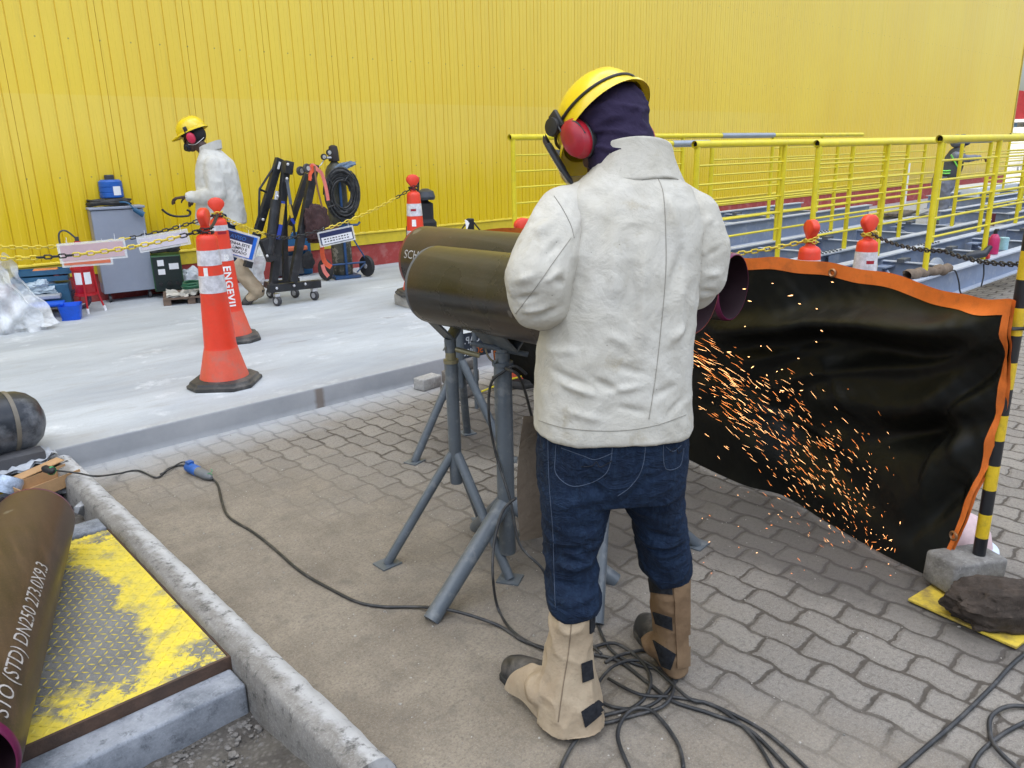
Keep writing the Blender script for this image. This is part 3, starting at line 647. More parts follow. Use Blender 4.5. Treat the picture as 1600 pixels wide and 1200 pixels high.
def magazine_bag(c, a, s, name, label, matr, cat, seed):
    m = MB(); crumple(m, c, s[0], s[1], s[2], seed, 12, rot2(a)); crumple(m, np.array(c)-[0, 0, .012], s[0], s[1], s[2], seed, 12, rot2(a)); return tag(m.build(name, matr, angle=60), label, cat)
magazine_bag(G(28, 722, .13), .2, (.30, .16, .03), 'paper_sack', 'grey flattened paper sack on top of the rubble', simple('grey_sack', (.36, .38, .41), .6, var=.3), 'paper sack', 3)
magazine_bag(G(45, 735, .09), .35, (.36, .15, .025), 'printed_wrapper', 'dark printed wrapper tucked under the grey sack', simple('dark_wrapper', (.10, .09, .06), .5, var=.6, sc=25), 'wrapper', 5)
magazine_bag(G(40, 750, .05), .15, (.30, .12, .02), 'yellow_sleeve', 'yellow plastic sleeve beside the cardboard box', simple('yellow_sleeve_plastic', (.50, .36, .03), .5), 'plastic sleeve', 7)
m = MB(); c = G(8, 770, .06); m.lathe([(.055, 0), (.058, .01), (.058, .06), (.05, .075), (.012, .078)], c, axes((.5, .2, .8)), 24)
tag(m.build('tin_can', simple('tin_label', (.30, .36, .46), .35, var=.8, sc=14)), 'small blue and white tin beside the rusty pipe', 'tin')
rr = random.Random(4); m = MB()
for i in range(14):
    m = MB(); x = rr.uniform(.55, .73); y = rr.uniform(3.62, 4.15) if i < 9 else rr.uniform(4.2, 4.35)
    if i >= 9: x = rr.uniform(.60, .72); y = rr.uniform(4.0, 4.2)
    rock(m, (x, y, -.02+.05*rr.random()), rr.uniform(.022, .045), rr, 1)
    tag(m.build('rubble_stone', mat('rubble', (.30, .31, .33), .9, var=.35, sc=20, bump=.7), angle=30), 'jagged grey lump of rubble in the pit beside the kerb', 'rubble', 'rubble stones in the pit')

# ================================================================== WELDING BLANKET
cols = [  # top px, py, level distance | bottom px, py
 (743, 362, 4.56, 776, 592), (820, 357, 4.62, 835, 604), (950, 368, 4.25, 930, 636), (1060, 386, 3.85, 1010, 682),
 (1162, 402, 3.45, 1076, 718), (1232, 406, 3.28, 1160, 757), (1302, 412, 3.12, 1225, 775), (1377, 428, 2.93, 1290, 815), (1470, 453, 2.66, 1380, 866), (1532, 466, 2.49, 1425, 888), (1583, 473, 2.37, 1462, 906)]
TOP = np.array([DW(a, b, w) for a, b, w, _, _ in cols]); BOT = np.array([G(c, d, .012) for *_, c, d in cols])
def interp(P, u):
    k = u*(len(P)-1); i = min(int(k), len(P)-2); f = k-i; p0 = P[max(i-1, 0)]; p1 = P[i]; p2 = P[i+1]; p3 = P[min(i+2, len(P)-1)]
    return .5*((2*p1)+(-p0+p2)*f+(2*p0-5*p1+4*p2-p3)*f*f+(-p0+3*p1-3*p2+p3)*f**3)
def ridge(u, v, a, b, w, h):
    a = np.array(a); b = np.array(b); p = np.array([u, v]); d = b-a; s = min(1, max(0, ((p-a) @ d)/(d @ d))); q = p-a-d*s
    return h*math.exp(-(q @ q)/(w*w))*(.4+.6*math.sin(math.pi*min(1, max(0, s*.9+.05))))
NRM = lambda u: _n(np.cross(interp(TOP, min(1, u+.02))-interp(TOP, max(0, u-.02)), (0, 0, 1)))   # towards the camera side
FOLDS = [((.40, .66), (.97, .97), .035, .055), ((.55, .50), (.98, .90), .018, .030), ((.70, .30), (.99, .86), .022, -.035), ((.50, .35), (.72, .30), .012, .018), ((.42, .70), (.99, .93), .05, .05), ((.50, .62), (.95, .85), .06, -.045), ((.62, .80), (1.0, .90), .07, .035), ((.44, .55), (.66, .70), .022, .022), ((.66, .48), (.99, .70), .05, .05), ((.70, .38), (.97, .62), .045, -.055),
         ((.78, .12), (.97, .62), .05, .05), ((.86, .10), (.985, .50), .03, -.04), ((.40, .25), (.66, .10), .05, .04), ((.44, .45), (.80, .12), .05, -.04), ((.62, .62), (.74, .42), .012, .012), ((.90, .55), (.995, .32), .02, .022), ((.45, .12), (.9, .03), .06, .05), ((.92, .36), (.99, .22), .012, -.02), ((.86, .50), (.89, .12), .02, .02)]
def blanket(u, v, off=0.):
    t = interp(TOP, u); b = interp(BOT, u); e = max(0., (u-.55)/.45)
    p = b+(t-b)*v
    n = NRM(u); s = sum(ridge(u, v, *f) for f in FOLDS) if u > .3 else .03*math.sin(u*60+v*4)*math.sin(math.pi*min(1, v*1.05))
    s *= 1-.75*max(0., (u-.9)/.1)
    s += .010*math.sin(u*23+v*11)*math.sin(v*math.pi) + .006*math.sin(u*61-v*27)*math.sin(v*math.pi)+.001*math.sin(u*140+v*90)
    p = p+n*(s*math.sin(math.pi*min(.5, v)) if v < .42 else s*min(1, (1.02-v)*7))
    p = p+RH*(.070*math.sin(math.pi*v)*e**2) - WH*.02*math.sin(math.pi*v)*0
    p[2] += .008*math.sin(u*37)*math.sin(u*11) if v > .9 else 0
    p[2] = max(p[2], .006)
    return p+n*off
def bl_mat():
    t = NT('black_coated_fabric'); n = t.noise(4, 6, .6); c = t.mix(t.rng(n, .35, .7), (.0045, .005, .0048), (.010, .0105, .0085)); c = t.mix(t.m('MULTIPLY', t.rng(t.noise(2.2, 7, .7), .60, .74), .35), c, (.06, .056, .042))
    t.col(c).p(Roughness=.42, Specular_IOR_Level=.22); t.bump(t.noise(2.6, 4, .5, dist=.6), .35, .04); t.bump(t.noise(9, 4, .5, dist=.8), .18, .01); return t.mat
t = thing('welding_blanket', (3.0, 1.9, 0), 'black fire blanket with orange bound edges hung to catch the sparks', 'fire blanket')
def sheet(mb, u0, u1, v0, v1, nu, nv, off, th):
    for s in (off, off-th):
        mb.grid(lambda i, j: blanket(u0+(u1-u0)*i, v0+(v1-v0)*j, s), nu, nv)
    return mb
m = MB(); sheet(m, .0, .992, .0, .985, 190, 80, 0, .003); m.build('fabric', bl_mat(), t, angle=180)
ORG = simple('orange_binding', (.68, .155, .018), .6, var=.12, sc=9, dirt=(.35, .09, .02), dsc=14, damt=.5, bump=.2, bsc=300)
m = MB()
def rim(off): return lambda i, j: blanket(.0+1.0*i, .952+.050*j, off)
m.grid(rim(.004), 190, 6); m.grid(rim(-.007), 190, 6); m.build('top_binding', ORG, t, angle=180)
m = MB()
def rimr(off): return lambda i, j: blanket(.978+.024*i, .0+1.0*j, off)+RH*(.003*math.sin(j*19))
m.grid(rimr(.006), 6, 70); m.grid(rimr(-.009), 6, 70); m.build('side_binding', ORG, t, angle=180)
m = MB()
def riml(off): return lambda i, j: blanket(.0+.012*i, .15+.85*j, off)
m.grid(riml(.006), 4, 50); m.grid(riml(-.009), 4, 50); m.build('far_binding', ORG, t, angle=180)
EYE = simple('eyelet_brass', (.40, .22, .12), .35, metal=.8)
for u, v in ((.605, .968), (.984, .175), (.3, .968)):
    c = blanket(u, v, .008); m = MB(); m.lathe([(.018, 0), (.018, .003), (.013, .006), (.009, .003), (.009, 0)], c, axes(NRM(u)), 20, False, False); m.build('eyelet', EYE, t)
# ---- striped pole on a weighted base
PB = np.array([2.812, .731, 0.])
t = thing('striped_post', PB, 'yellow and black striped post weighted by a rock and holding up the fire blanket', 'post')
YB = [simple('post_yellow', (.62, .42, .015), .4, var=.2, sc=18, dirt=(.12, .10, .05), dsc=30, damt=.4), simple('post_black', (.012, .013, .016), .35)]
m = MB(); z = .02; k = 0
lean = np.array([0.0, 0.0, 1])
zz_ = [.02]
while z < 1.28:
    m.m = k % 2; z1 = min(z+.0885, 1.28); m.lathe([(.0205, z), (.0205, z1)], PB, axes(lean), 24, k == 0, z1 >= 1.28); z = z1; k += 1
m.build('pole', YB, t)
m = MB(); a = math.atan2(*(G(1560, 1006)-G(1418, 942))[1::-1]) ; e1 = _n(G(1560, 1006)-G(1418, 942)); 
bc = G(1418, 942)+e1*.17+np.array([-e1[1], e1[0], 0])*.16
m.bevbox(bc+[0, 0, .012], (.34, .32, .008), .001, [e1, (-e1[1], e1[0], 0), (0, 0, 1)]); m.build('base_plate', simple('base_yellow', (.60, .44, .05), .6, var=.2, sc=12, dirt=(.16, .11, .06), dsc=16, damt=.8), t, smooth=False)
m = MB(); sp = PB+[0, 0, .93]; m.tube([sp+[.02, .03, 0], sp+[.03, .0, .01], sp+[.0, -.03, .0], sp+[-.03, 0, 0], sp+[0, .03, 0], sp+[.02, .05, .02]], .006, 6); m.build('tie', simple('tie_dark', (.03, .03, .03), .6), t)
def lumpy(name, c, s, seed, matr, label, cat, sub=4, rough=.12, flat=.0, ax=None, groove=0):
    bm = bmesh.new(); bmesh.ops.create_icosphere(bm, subdivisions=sub, radius=1); me = bpy.data.meshes.new(name)
    from mathutils import noise as mn
    ax = np.eye(3) if ax is None else np.array(ax)
    for v in bm.verts:
        q = v.co*1.7+Vector((seed*3.1, seed, 0)); k = 1+rough*2*mn.noise(q)+rough*mn.noise(q*3)+rough*.45*mn.noise(q*8)
        p = Vector([math.copysign(abs(a)**(.85), a) for a in v.co])*k
        p = Vector((p.x*s[0], p.y*s[1], max(p.z, -.75)*s[2])); v.co = Vector(ax.T @ np.array(p))
    for f in bm.faces: f.smooth = True
    bm.to_mesh(me); bm.free(); me.materials.append(matr)
    try: me.set_sharp_from_angle(angle=math.radians(38))
    except Exception: pass
    o = bpy.data.objects.new(name, me); o.location = tuple(map(float, c)); COL.objects.link(o); return tag(o, label, cat)
def rockmat(name, a, b):
    t = NT(name); n = t.noise(9, 8, .72); c = t.mix(t.rng(n, .35, .65), a, b); c = t.mix(t.m('MULTIPLY', t.rng(t.noise(60, 5, .7), .55, .7), .5), c, lig(b, 1.5)); t.col(c).p(Roughness=.93); t.bump(t.noise(22, 7, .75), 1., .012); t.bump(t.noise(110, 4, .7), .6, .003); return t.mat
rc = G(1568, 985, .0)+WH*.03+RH*.03
lumpy('rock', rc+[0, 0, .065], (.195, .098, .085), 3, rockmat('dark_rock', (.020, .014, .010), (.075, .055, .042)), 'dark brown jagged rock lying on the base plate of the striped post', 'rock', 5, .10, ax=[list(RH*.96+WH*-.1), list(WH), (0, 0, 1)])
bk = G(1512, 922, .0)
m = MB(); m.bevbox(bk+[0, .02, .075], (.23, .13, .115), .012, rot2(-.45, -.05))
o = m.build('concrete_block', rockmat('broken_block', (.12, .11, .10), (.28, .27, .255)), angle=50); tag(o, 'broken pale concrete block between the rock and the fire blanket', 'concrete block')
t = thing('hard_hat', G(1525, 880, 0)+WH*.12, 'pinkish white hard hat lying behind the broken concrete block', 'hard hat')
hc = np.array(t.location)+[0, 0, .008]
m = MB(); m.lathe([(.11, 0), (.112, .02), (.10, .07), (.07, .115), (.03, .135), (.001, .138)], hc, axes((0, 0, 1)), 28); m.build('shell', simple('pinkish_white', (.62, .45, .46), .35), t)
m = MB(); m.lathe([(.135, 0), (.135, .006), (.11, .01), (.11, .0)], hc, axes((0, 0, 1)), 28); m.build('brim', simple('bluish_white', (.5, .56, .66), .35), t)
# ================================================================== CONES, CHAINS, CABLES, SPARKS
CRED = simple('cone_orange_red', (.74, .048, .018), .42, var=.10, sc=5, dirt=(.42, .10, .06), dsc=9, damt=.35, Subsurface_Weight=.0)
CREDL = simple('cone_faded_foot', (.66, .095, .05), .5, var=.12, sc=6, dirt=(.35, .16, .12), dsc=10, damt=.5)
RUB = simple('cone_rubber', (.035, .034, .033), .6, var=.3, sc=12, dirt=(.13, .12, .11), dsc=8, damt=.7, bump=.2)
def refl_mat():
    t = NT('reflective_band'); n = t.noise(24, 5, .7); v = t.voro(45); c = t.mix(t.rng(n, .35, .65), (.50, .48, .50), (.78, .76, .80)); c = t.mix(t.m('MULTIPLY', t.rng(v, .0, .35, 1, 0), .25), c, (.42, .42, .52)); t.col(c).p(Roughness=.35, Metallic=.15); t.bump(n, .3, .002); return t.mat
REFL = refl_mat()
CWH = simple('cone_lettering', (.80, .78, .76), .6)
def cone_radius(z): return np.interp(z, [.05, .12, .235, .25, .90, .925, .935], [.148, .130, .101, .097, .061, .056, .035])
def cone(base, rz, face, label, bands=((.755, .84), (.585, .69)), word=None, slots=(), sticker=None):
    """rz turns the rubber base, face is the level direction the lettering looks in"""
    base = np.array(base, float); t = thing('traffic_cone', base, label, 'traffic cone', 'orange delineator cones'); f = _n((face[0], face[1], 0)); s = np.cross((0, 0, 1), f)
    c, q = math.cos(rz), math.sin(rz); R3 = np.array([[c, q, 0], [-q, c, 0], [0, 0, 1]])
    def octo(h, k=.085): return [(h, h-k), (h-k, h), (-h+k, h), (-h, h-k), (-h, -h+k), (-h+k, -h), (h-k, -h), (h, -h+k)]
    m = MB(); n8 = 8; lv = [(.195, 0), (.200, .006), (.200, .022), (.186, .032), (.180, .046), (.150, .052)]
    vs = [base+R3.T @ np.array([x, y, z]) for h, z in lv for x, y in octo(h, h*.42)]
    m.add(vs, [tuple(range(8))[::-1]]+[(i*8+k, i*8+(k+1) % 8, (i+1)*8+(k+1) % 8, (i+1)*8+k) for i in range(len(lv)-1) for k in range(8)]+[tuple(40+k for k in range(8))]); m.build('rubber_base', RUB, t, angle=25)
    zs = [.05, .07, .09, .12, .235]; m = MB(); m.lathe([(float(cone_radius(z)), z) for z in zs], base, axes((0, 0, 1)), 40, False, False); m.build('flared_foot', CREDL, t)
    zs = [.235, .25, .4, .55, .70, .80, .90, .918, .93, .935]; m = MB(); m.lathe([(float(cone_radius(z)), z) for z in zs]+[(.030, .938), (.026, .945), (.026, .965), (.030, .975)], base, axes((0, 0, 1)), 40, False, True)
    m.build('cone_body', CRED, t)
    # paddle head: flat drop shape
    m = MB(); P = [(-.020, .955), (.020, .955), (.024, .985), (.054, 1.022), (.060, 1.042), (.052, 1.062), (.030, 1.080), (0, 1.086), (-.030, 1.080), (-.052, 1.062), (-.060, 1.042), (-.054, 1.022), (-.024, .985)]
    m.prism(P, -.022, .022, [R3[0], (0, 0, 1), np.cross(R3[0], (0, 0, 1))], base); m.build('paddle_head', CRED, t, bevel=.006, angle=60)
    for z0, z1 in bands:
        m = MB(); m.lathe([(float(cone_radius(z))+.0012, z) for z in np.linspace(z0, z1, 4)], base, axes((0, 0, 1)), 40, False, False); m.build('reflective_band', REFL, t)
    for z, w, col in slots:
        m = MB(); m.grid(lambda u, v: base+[0, 0, z+(v-.5)*.020]+(f*math.cos((u-.5)*w)+s*math.sin((u-.5)*w))*(cone_radius(z)+.0025), 8, 2); m.build('slot', col, t)
    if word:
        zt, size = word[1], word[2]; m = MB()
        def place(x, y):
            z = zt-x; r = float(cone_radius(z)); a = (y-size*.36)/r; return base+[0, 0, z]+(f*math.cos(a)-s*math.sin(a)*-1)*(r+.0015)
        put_text(m, word[0], size, place, .0022, 2); m.build('lettering', CWH, t)
        m = MB()
        def place2(x, y):
            z = zt+.085-x; r = float(cone_radius(z)); a = (y-.01)/r; return base+[0, 0, z]+(f*math.cos(a)+s*math.sin(a))*(r+.0015)
        put_text(m, 'S2', .045, place2, .002, 2); m.build('emblem', CWH, t)
    if sticker:
        z, w, h = sticker; m = MB(); m.grid(lambda u, v: base+[0, 0, z+(v-.5)*h]+(f*math.cos((u-.5)*w)+s*math.sin((u-.5)*w))*(cone_radius(z+(v-.5)*h)+.002), 8, 4); m.build('sticker', CWH, t)
    return t
SLOTR = mat('slot_red', (.30, .008, .02), .5)
c1 = G(352, 597, PZ+.01); c1[2] = PZ; c2 = G(364, 529, PZ+.01); c2[2] = PZ
cone(c1, .85, -WH-RH*.05, 'nearest orange cone on the slab, its paddle head seen edge on', ((.75, .84), (.585, .69)), sticker=(.715, .35, .05))
cone(c2, -.35, -WH+RH*.72, 'orange cone lettered vertically in white, just behind the nearest one', ((.845, .885), (.62, .71)), word=('ENGEVIL', .585, .078), slots=((.83, 1.0, SLOTR),))
c3 = np.array([4.02, 5.80, PZ+.10]); c3 = WY(655, 466, 6.02); c3[2] = PZ+.10
cone(c3, -.35, -WH, 'orange cone standing on a concrete block at the far side of the slab', ((.72, .83), (.49, .59)), slots=((.775, .7, SLOTR),), sticker=(.66, .5, .06))
c4 = WX(1277, 470, 4.35); c4[2] = 0; c4[1] = WX(1277, 345, 4.35)[1]+.03
cone(c4, 1.0, -WH-RH*.2, 'orange cone behind the fire blanket with a boxy paddle head', ((.76, .86),), slots=((.775, .8, SLOTR),))
c5 = WX(1359, 345, 4.85); c5[2] = 0
cone(c5, -.30, -WH, 'orange cone behind the fire blanket with two white bands and a dangling chain', ((.75, .865), (.50, .60)), slots=((.805, .7, SLOTR),), sticker=(.68, .45, .07))
c6 = WX(812, 400, 3.52); c6[2] = 0; c6[1] = 3.76
cone(c6, -.35, -WH, 'orange cone of which only the head rises above the far end of the fire blanket')
BLK = rough_concrete('block_concrete', (.27, .26, .24), (.44, .43, .41), .3)
m = MB(); m.bevbox((c3[0]+.02, c3[1]-.02, PZ+.05), (.40, .36, .10), .006, rot2(-.1)); tag(m.build('concrete_block', BLK, angle=50), 'low concrete block under the far cone', 'concrete block')

CHY = simple('chain_yellow', (.72, .55, .06), .45); CHK = simple('chain_black', (.018, .018, .02), .4)
def chain_path(pts, sag):
    out = []
    for a, b, s in [(pts[i], pts[i+1], sag[i]) for i in range(len(pts)-1)]:
        a = np.array(a); b = np.array(b)
        for k in range(30): u = k/30; out.append(a+(b-a)*u-np.array([0, 0, s*4*u*(1-u)]))
    out.append(np.array(pts[-1])); return out
def chain(pts, sag, label, colour, size=.027, loc=None):
    P = chain_path(pts, sag); L = [0]
    for a, b in zip(P[:-1], P[1:]): L.append(L[-1]+np.linalg.norm(b-a))
    n = int(L[-1]/(size*1.35)); ms = [MB(), MB()]; m = MB()
    for i in range(n):
        s = (i+.5)*L[-1]/n; k = min(np.searchsorted(L, s), len(P)-1); f = (s-L[k-1])/max(1e-9, L[k]-L[k-1]); c = P[k-1]+(P[k]-P[k-1])*f; d = _n(P[k]-P[k-1])
        ax = axes(d); w = ax[0] if i % 2 else ax[1]; w = _n(w+.35*(ax[1] if i % 2 else ax[0])); ln, wd = size, size*.42
        pp = [c+d*(ln*.5+wd*.6*math.cos(a))+w*wd*math.sin(a) for a in np.linspace(-1.57, 1.57, 5)]+[c-d*(ln*.5+wd*.6*math.cos(a))+w*wd*math.sin(a) for a in np.linspace(1.57, -1.57, 5)]
        m.m = 1 if colour(s/L[-1]) else 0; m.tube(pp, size*.17, 5, False, True)
    return tag(m.build('barrier_chain', [CHY, CHK], angle=180), label, 'chain', 'plastic barrier chains')
n1 = c1+[0, 0, .96]; n2 = c2+[0, 0, .965]; n3 = c3+[0, 0, .97]; n5 = c5+[0, 0, .98]; n4 = c4+[0, 0, .97]; n6 = c6+[0, 0, .96]
wl1 = WY(-60, 382, 6.2); wl2 = WY(-60, 402, 5.3)
def segs(*iv): return lambda s: any(a <= s <= b for a, b in iv)
ch_a = chain([wl1, n2], [.10], 'yellow and black chain running from the picture edge to the lettered cone', segs((.62, 1.0)))
ch_b = chain([wl2, n1], [.06], 'yellow and black chain running to the nearest cone, sheets hanging on it', segs((.28, .42), (.9, 1)))
ch_c = chain([n2, WY(450, 372, 6.35), n3], [.035, .06], 'yellow and black chain sagging from the lettered cone to the cone on the block', segs((.27, .58), (.92, 1)))
ch_d = chain([n1, n2], [.03], 'short black chain joining the two cones that stand close together', segs((0, 1)))
ch_e = chain([n5, WX(1475, 392, 4.3), WX(1640, 410, 3.7)], [.03, .03], 'black chain crossing in front of the handrail posts from the cone with two bands', segs((0, 1)), .023)
ch_f = chain([n6, n4], [.12], 'yellow chain between the two cones behind the fire blanket', segs((.1, .3), (.5, .62)))
ch_g = chain([n5+RH*.05, n5+RH*.07-[0, 0, .42]], [0], 'loose yellow chain end dangling beside the cone with two bands', segs())
def wrap(c, z, r, label, k, size=.02):
    pts = [c+np.array([math.cos(a)*r, math.sin(a)*r, z+.010*math.sin(a*.7)+.0010*i]) for i, a in enumerate(np.linspace(0, 12.5, 26))]
    return chain(pts, [0]*25, label, segs(*k), size)
wrap(c1, .935, .042, 'black chain knotted round the neck of the nearest cone', ((0, 1),)); wrap(c2, .945, .036, 'mixed chain looped round the neck of the lettered cone', ((.0, .6),)); wrap(c3, .95, .036, 'black chain wound round the neck of the cone on the block', ((0, 1),))
wrap(c5, .95, .036, 'yellow chain wound round the neck of the cone with two bands', ((0, .2),)); wrap(c4, .95, .036, 'yellow chain wound round the neck of the cone with the boxy head', ())

# ---- laminated sheets on the chains
def text_panel(t, c, w, h, xd, lines, colmat, off=.003):
    """lines: (text, x, y, size, material) from the panel centre; xd level reading direction"""
    xd = _n(xd); n = _n(np.cross(xd, (0, 0, 1))) if abs(xd[2]) < .01 else _n(np.cross((xd[0], xd[1], 0), (0, 0, 1))); up = _n(np.cross(n, xd))
    for txt, x, y, sz, mt in lines:
        m = MB(); put_text(m, txt, sz, lambda a, b: c+xd*(x+a)+up*(y+b)+n*off, sz*.02); m.build('print', mt, t, smooth=False)
def panel(mb, c, w, h, xd, th=.003, off=0.):
    xd = _n(xd); n = _n(np.cross((xd[0], xd[1], 0), (0, 0, 1))); up = _n(np.cross(n, xd)); mb.box(c+n*off, (w, h, th), [xd, up, n]); return mb
CLEAR = NT('clear_sleeve'); CLEAR.p(Base_Color=(.85, .87, .88), Roughness=.25, Alpha=.45); CLEAR = CLEAR.mat
INK = mat('ink_black', (.015, .015, .02), .6); INKB = mat('ink_blue', (.04, .14, .42), .5); NAVY = mat('sign_navy', (.018, .03, .10), .4); SBLUE = mat('sign_blue', (.01, .12, .55), .4); PAPER = simple('sheet_white', (.78, .78, .80), .5, var=.06)
def hang_sheet(name, pxs, y, w, h, label, cat, body, xd, border=None):
    c = WY(pxs[0], pxs[1], y); t = thing(name, c-[0, 0, h/2], label, cat)
    if border: m = panel(MB(), c, w+.03, h+.03, xd, .0015, 0); m.build('clear_sleeve', border, t, smooth=False)
    m = panel(MB(), c, w, h, xd, .002, .0025); m.build('sheet', body, t, smooth=False)
    x = _n(xd); up = np.array([0, 0, 1.])
    for q in (-.38, .38):
        m = MB(); m.tube([c+x*w*q+up*(h*.5-.005), c+x*w*q+up*(h*.5+.05)], .0016, 5); m.build('cable_tie', PAPER, t)
    return t, c
xdA = _n(WY(382, 389, 6.05)-WY(340, 369, 6.05))
nrx = np.array([.93, -.36, 0.])
t, c = hang_sheet('notice_sign', (369, 381), 6.0, .285, .175, 'blue framed notice with black print hanging beside the lettered cone', 'sign', SBLUE, nrx*.93+np.array([0, 0, -.34]), CLEAR)
xd = _n(nrx*.93+np.array([0, 0, -.34])); n_ = _n(np.cross((xd[0], xd[1], 0), (0, 0, 1))); up = _n(np.cross(n_, xd))
m = MB(); m.box(c+n_*.0045+up*.055-xd*.012, (.255, .055, .001), [xd, up, n_]); m.build('heading_panel', NAVY, t, smooth=False)
m = MB(); m.box(c+n_*.0045-up*.028-xd*.012, (.255, .108, .001), [xd, up, n_]); m.build('white_panel', PAPER, t, smooth=False)
for txt, x, y, sz, mt in [('AVISO', -.055, .040, .042, INKB), ('MANTENHA ESTE', -.133, -.005, .030, INK), ('LOCAL LIMPO E', -.125, -.036, .030, INK), ('ORGANIZADO', -.11, -.066, .030, INK)]:
    m = MB(); put_text(m, txt, sz, lambda a, b: c+xd*(x+a)+up*(y+b)+n_*.0058, .0008); m.build('print', mt, t, smooth=False)
PINK = simple('pinkish_sheet', (.56, .40, .42), .45, var=.08, sc=8); ORS = simple('orange_sheet', (.62, .16, .08), .5, var=.1)
t, c = hang_sheet('laminated_sheet', (145, 392), 5.55, .36, .095, 'pinkish back of a laminated sheet hanging in front of the grey cabinet', 'sheet', PINK, (.95, -.33, .03), CLEAR)
t, c = hang_sheet('works_sign', (135, 399), 6.3, .30, .125, 'orange works sign half hidden behind the pinkish sheet', 'sign', ORS, (.95, -.33, .0), CLEAR)
xd = _n((.95, -.33, 0)); text_panel(t, c, .3, .12, xd, [('OBRAS - R2', -.10, -.022, .034, INK)], None, .006)
t, c = hang_sheet('laminated_sheet', (256, 376), 5.45, .29, .075, 'white laminated sheet with faded rings hanging to the side of the nearest cone', 'sheet', simple('faded_sheet', (.62, .58, .64), .45, var=.15, sc=30), (.95, -.33, .12), CLEAR)
t, c = hang_sheet('notice_sign', (526, 369), 6.3, .30, .105, 'white notice with a dark top edge hanging in front of the gas cylinder', 'sign', NAVY, (.96, -.25, .14), CLEAR)
xd = _n((.96, -.25, .14)); n_ = _n(np.cross((xd[0], xd[1], 0), (0, 0, 1))); up = _n(np.cross(n_, xd))
m = MB(); m.box(c+n_*.0045-up*.018, (.28, .06, .001), [xd, up, n_]); m.build('white_panel', PAPER, t, smooth=False)
for k in range(2):
    m = MB()
    for j in range(9): m.box(c+n_*.0055-up*(.006+.022*k)+xd*(-.11+.026*j), (.020-.004*((j+k) % 3), .009, .0006), [xd, up, n_])
    m.build('print_line', INK, t, smooth=False)

# ---- stencil plate and bricks by the slab edge
t = thing('stencil_plate', G(728, 612, .0)+[0, 0, .28], 'dark stencil plate with mirrored capacity lettering, standing on broken blocks', 'stencil plate')
bw = 3.78; SA, SB = WY(696, 540, bw), WY(766, 540, bw); sc = (SA+SB)/2; sx = _n(SB-SA); sx[2] = 0; sx = _n(sx)
STP = simple('stencil_plate_paint', (.045, .055, .075), .5)
m = MB(); m.box(sc, (np.linalg.norm(SB-SA), .165, .004), [sx, (0, 0, 1), np.cross(sx, (0, 0, 1))]); m.build('plate', STP, t, smooth=False)
sn = np.cross(sx, (0, 0, 1)); WHS = simple('cut_white', (.62, .66, .70), .5)
for txt, x, z, mt in (('CAP.', .095, .015, WHS), ('0KG', .055, -.062, WHS), ('50', .118, -.062, None)):
    m = MB(); put_text(m, txt, .062, lambda a, b: sc-sx*a+sx*x+np.array([0, 0, 1.])*(z+b)+sn*.0035, .001); m.build('cut_letters', mt or ORG, t, smooth=False)
BR = rockmat('broken_brick', (.13, .12, .11), (.27, .25, .235))
for i, (px, py, z, s, a) in enumerate([(738, 622, .0, (.22, .14, .09), .1), (735, 612, .09, (.21, .13, .085), -.15), (742, 604, .175, (.19, .13, .07), .2)]):
    c = G(728, 622, 0)+[0.01*i, .06, z+s[2]/2]; m = MB(); m.bevbox(c, s, .012, rot2(a)); tag(m.build('broken_block', BR, angle=50), ['lowest', 'middle', 'topmost'][i]+' broken grey block in the pile under the stencil plate', 'broken block')
m = MB(); c = G(676, 608, 0)+[0, .05, .04]; m.bevbox(c, (.17, .10, .08), .010, rot2(.12)); tag(m.build('broken_block', rockmat('pale_block', (.26, .25, .24), (.45, .44, .42)), angle=50), 'single pale broken block lying against the slab edge', 'broken block')
m = MB(); m.tube([G(752, 612, .05), G(800, 592, .10), G(815, 588, .12)], .006, 8); tag(m.build('yellow_stick', YEL), 'thin yellow rod poking out beside the broken blocks', 'rod')

# ---- cables on the ground
CBL = simple('cable_rubber', (.022, .023, .025), .5, var=.3, sc=30, dirt=(.09, .085, .08), dsc=20, damt=.6)
def cable(pts, r, label, z=.007, k=8, cat='cable'):
    P = [G(p[0], p[1], (p[2] if len(p) > 2 else z)) if len(p) < 4 else np.array(p[:3]) for p in pts]; m = MB(); m.tube(cr_path(P, k), r, 8); return tag(m.build('cable', CBL, angle=180), label, cat)
cable([(78, 734, .125), (120, 739, .116), (150, 744, .113), (185, 740, .012), (215, 735), (245, 746), (262, 733), (280, 727), (298, 729)], .0045, 'thin black cable crossing the kerb to a blue connector')
cable([(298, 727), (285, 722, .01), (262, 735, .012), (250, 741)], .004, 'second thin strand doubled back at the blue connector')
cable([(326, 744), (340, 757), (347, 785), (358, 808), (395, 831), (428, 857), (470, 893), (520, 922), (560, 941), (600, 948), (650, 948, .009), (690, 951, .03), (730, 960, .03), (780, 978, .008), (815, 1000), (850, 1012), (900, 1020), (960, 1030), (1010, 1065), (1050, 1095), (1110, 1115), (1170, 1140), (1230, 1200), (1250, 1230)], .0055, 'long grey cable from the blue connector round to the operator\'s boots')
cable([(757, 540, .62), (765, 560, .66), (790, 575, .80), (812, 590, .78), (828, 640, .60), (838, 690, .45), (838, 740, .3), (850, 800, .15), (880, 870, .03), (920, 940, .008), (950, 1010), (1000, 1040), (1060, 1050), (1020, 1100), (960, 1105), (930, 1080), (960, 1040, .013), (1010, 1035, .013), (1075, 1090, .013), (1110, 1100), (1190, 1140), (1260, 1200), (1280, 1230)], .005, 'black grinder cable looped near the boot and leaving past the foreground')
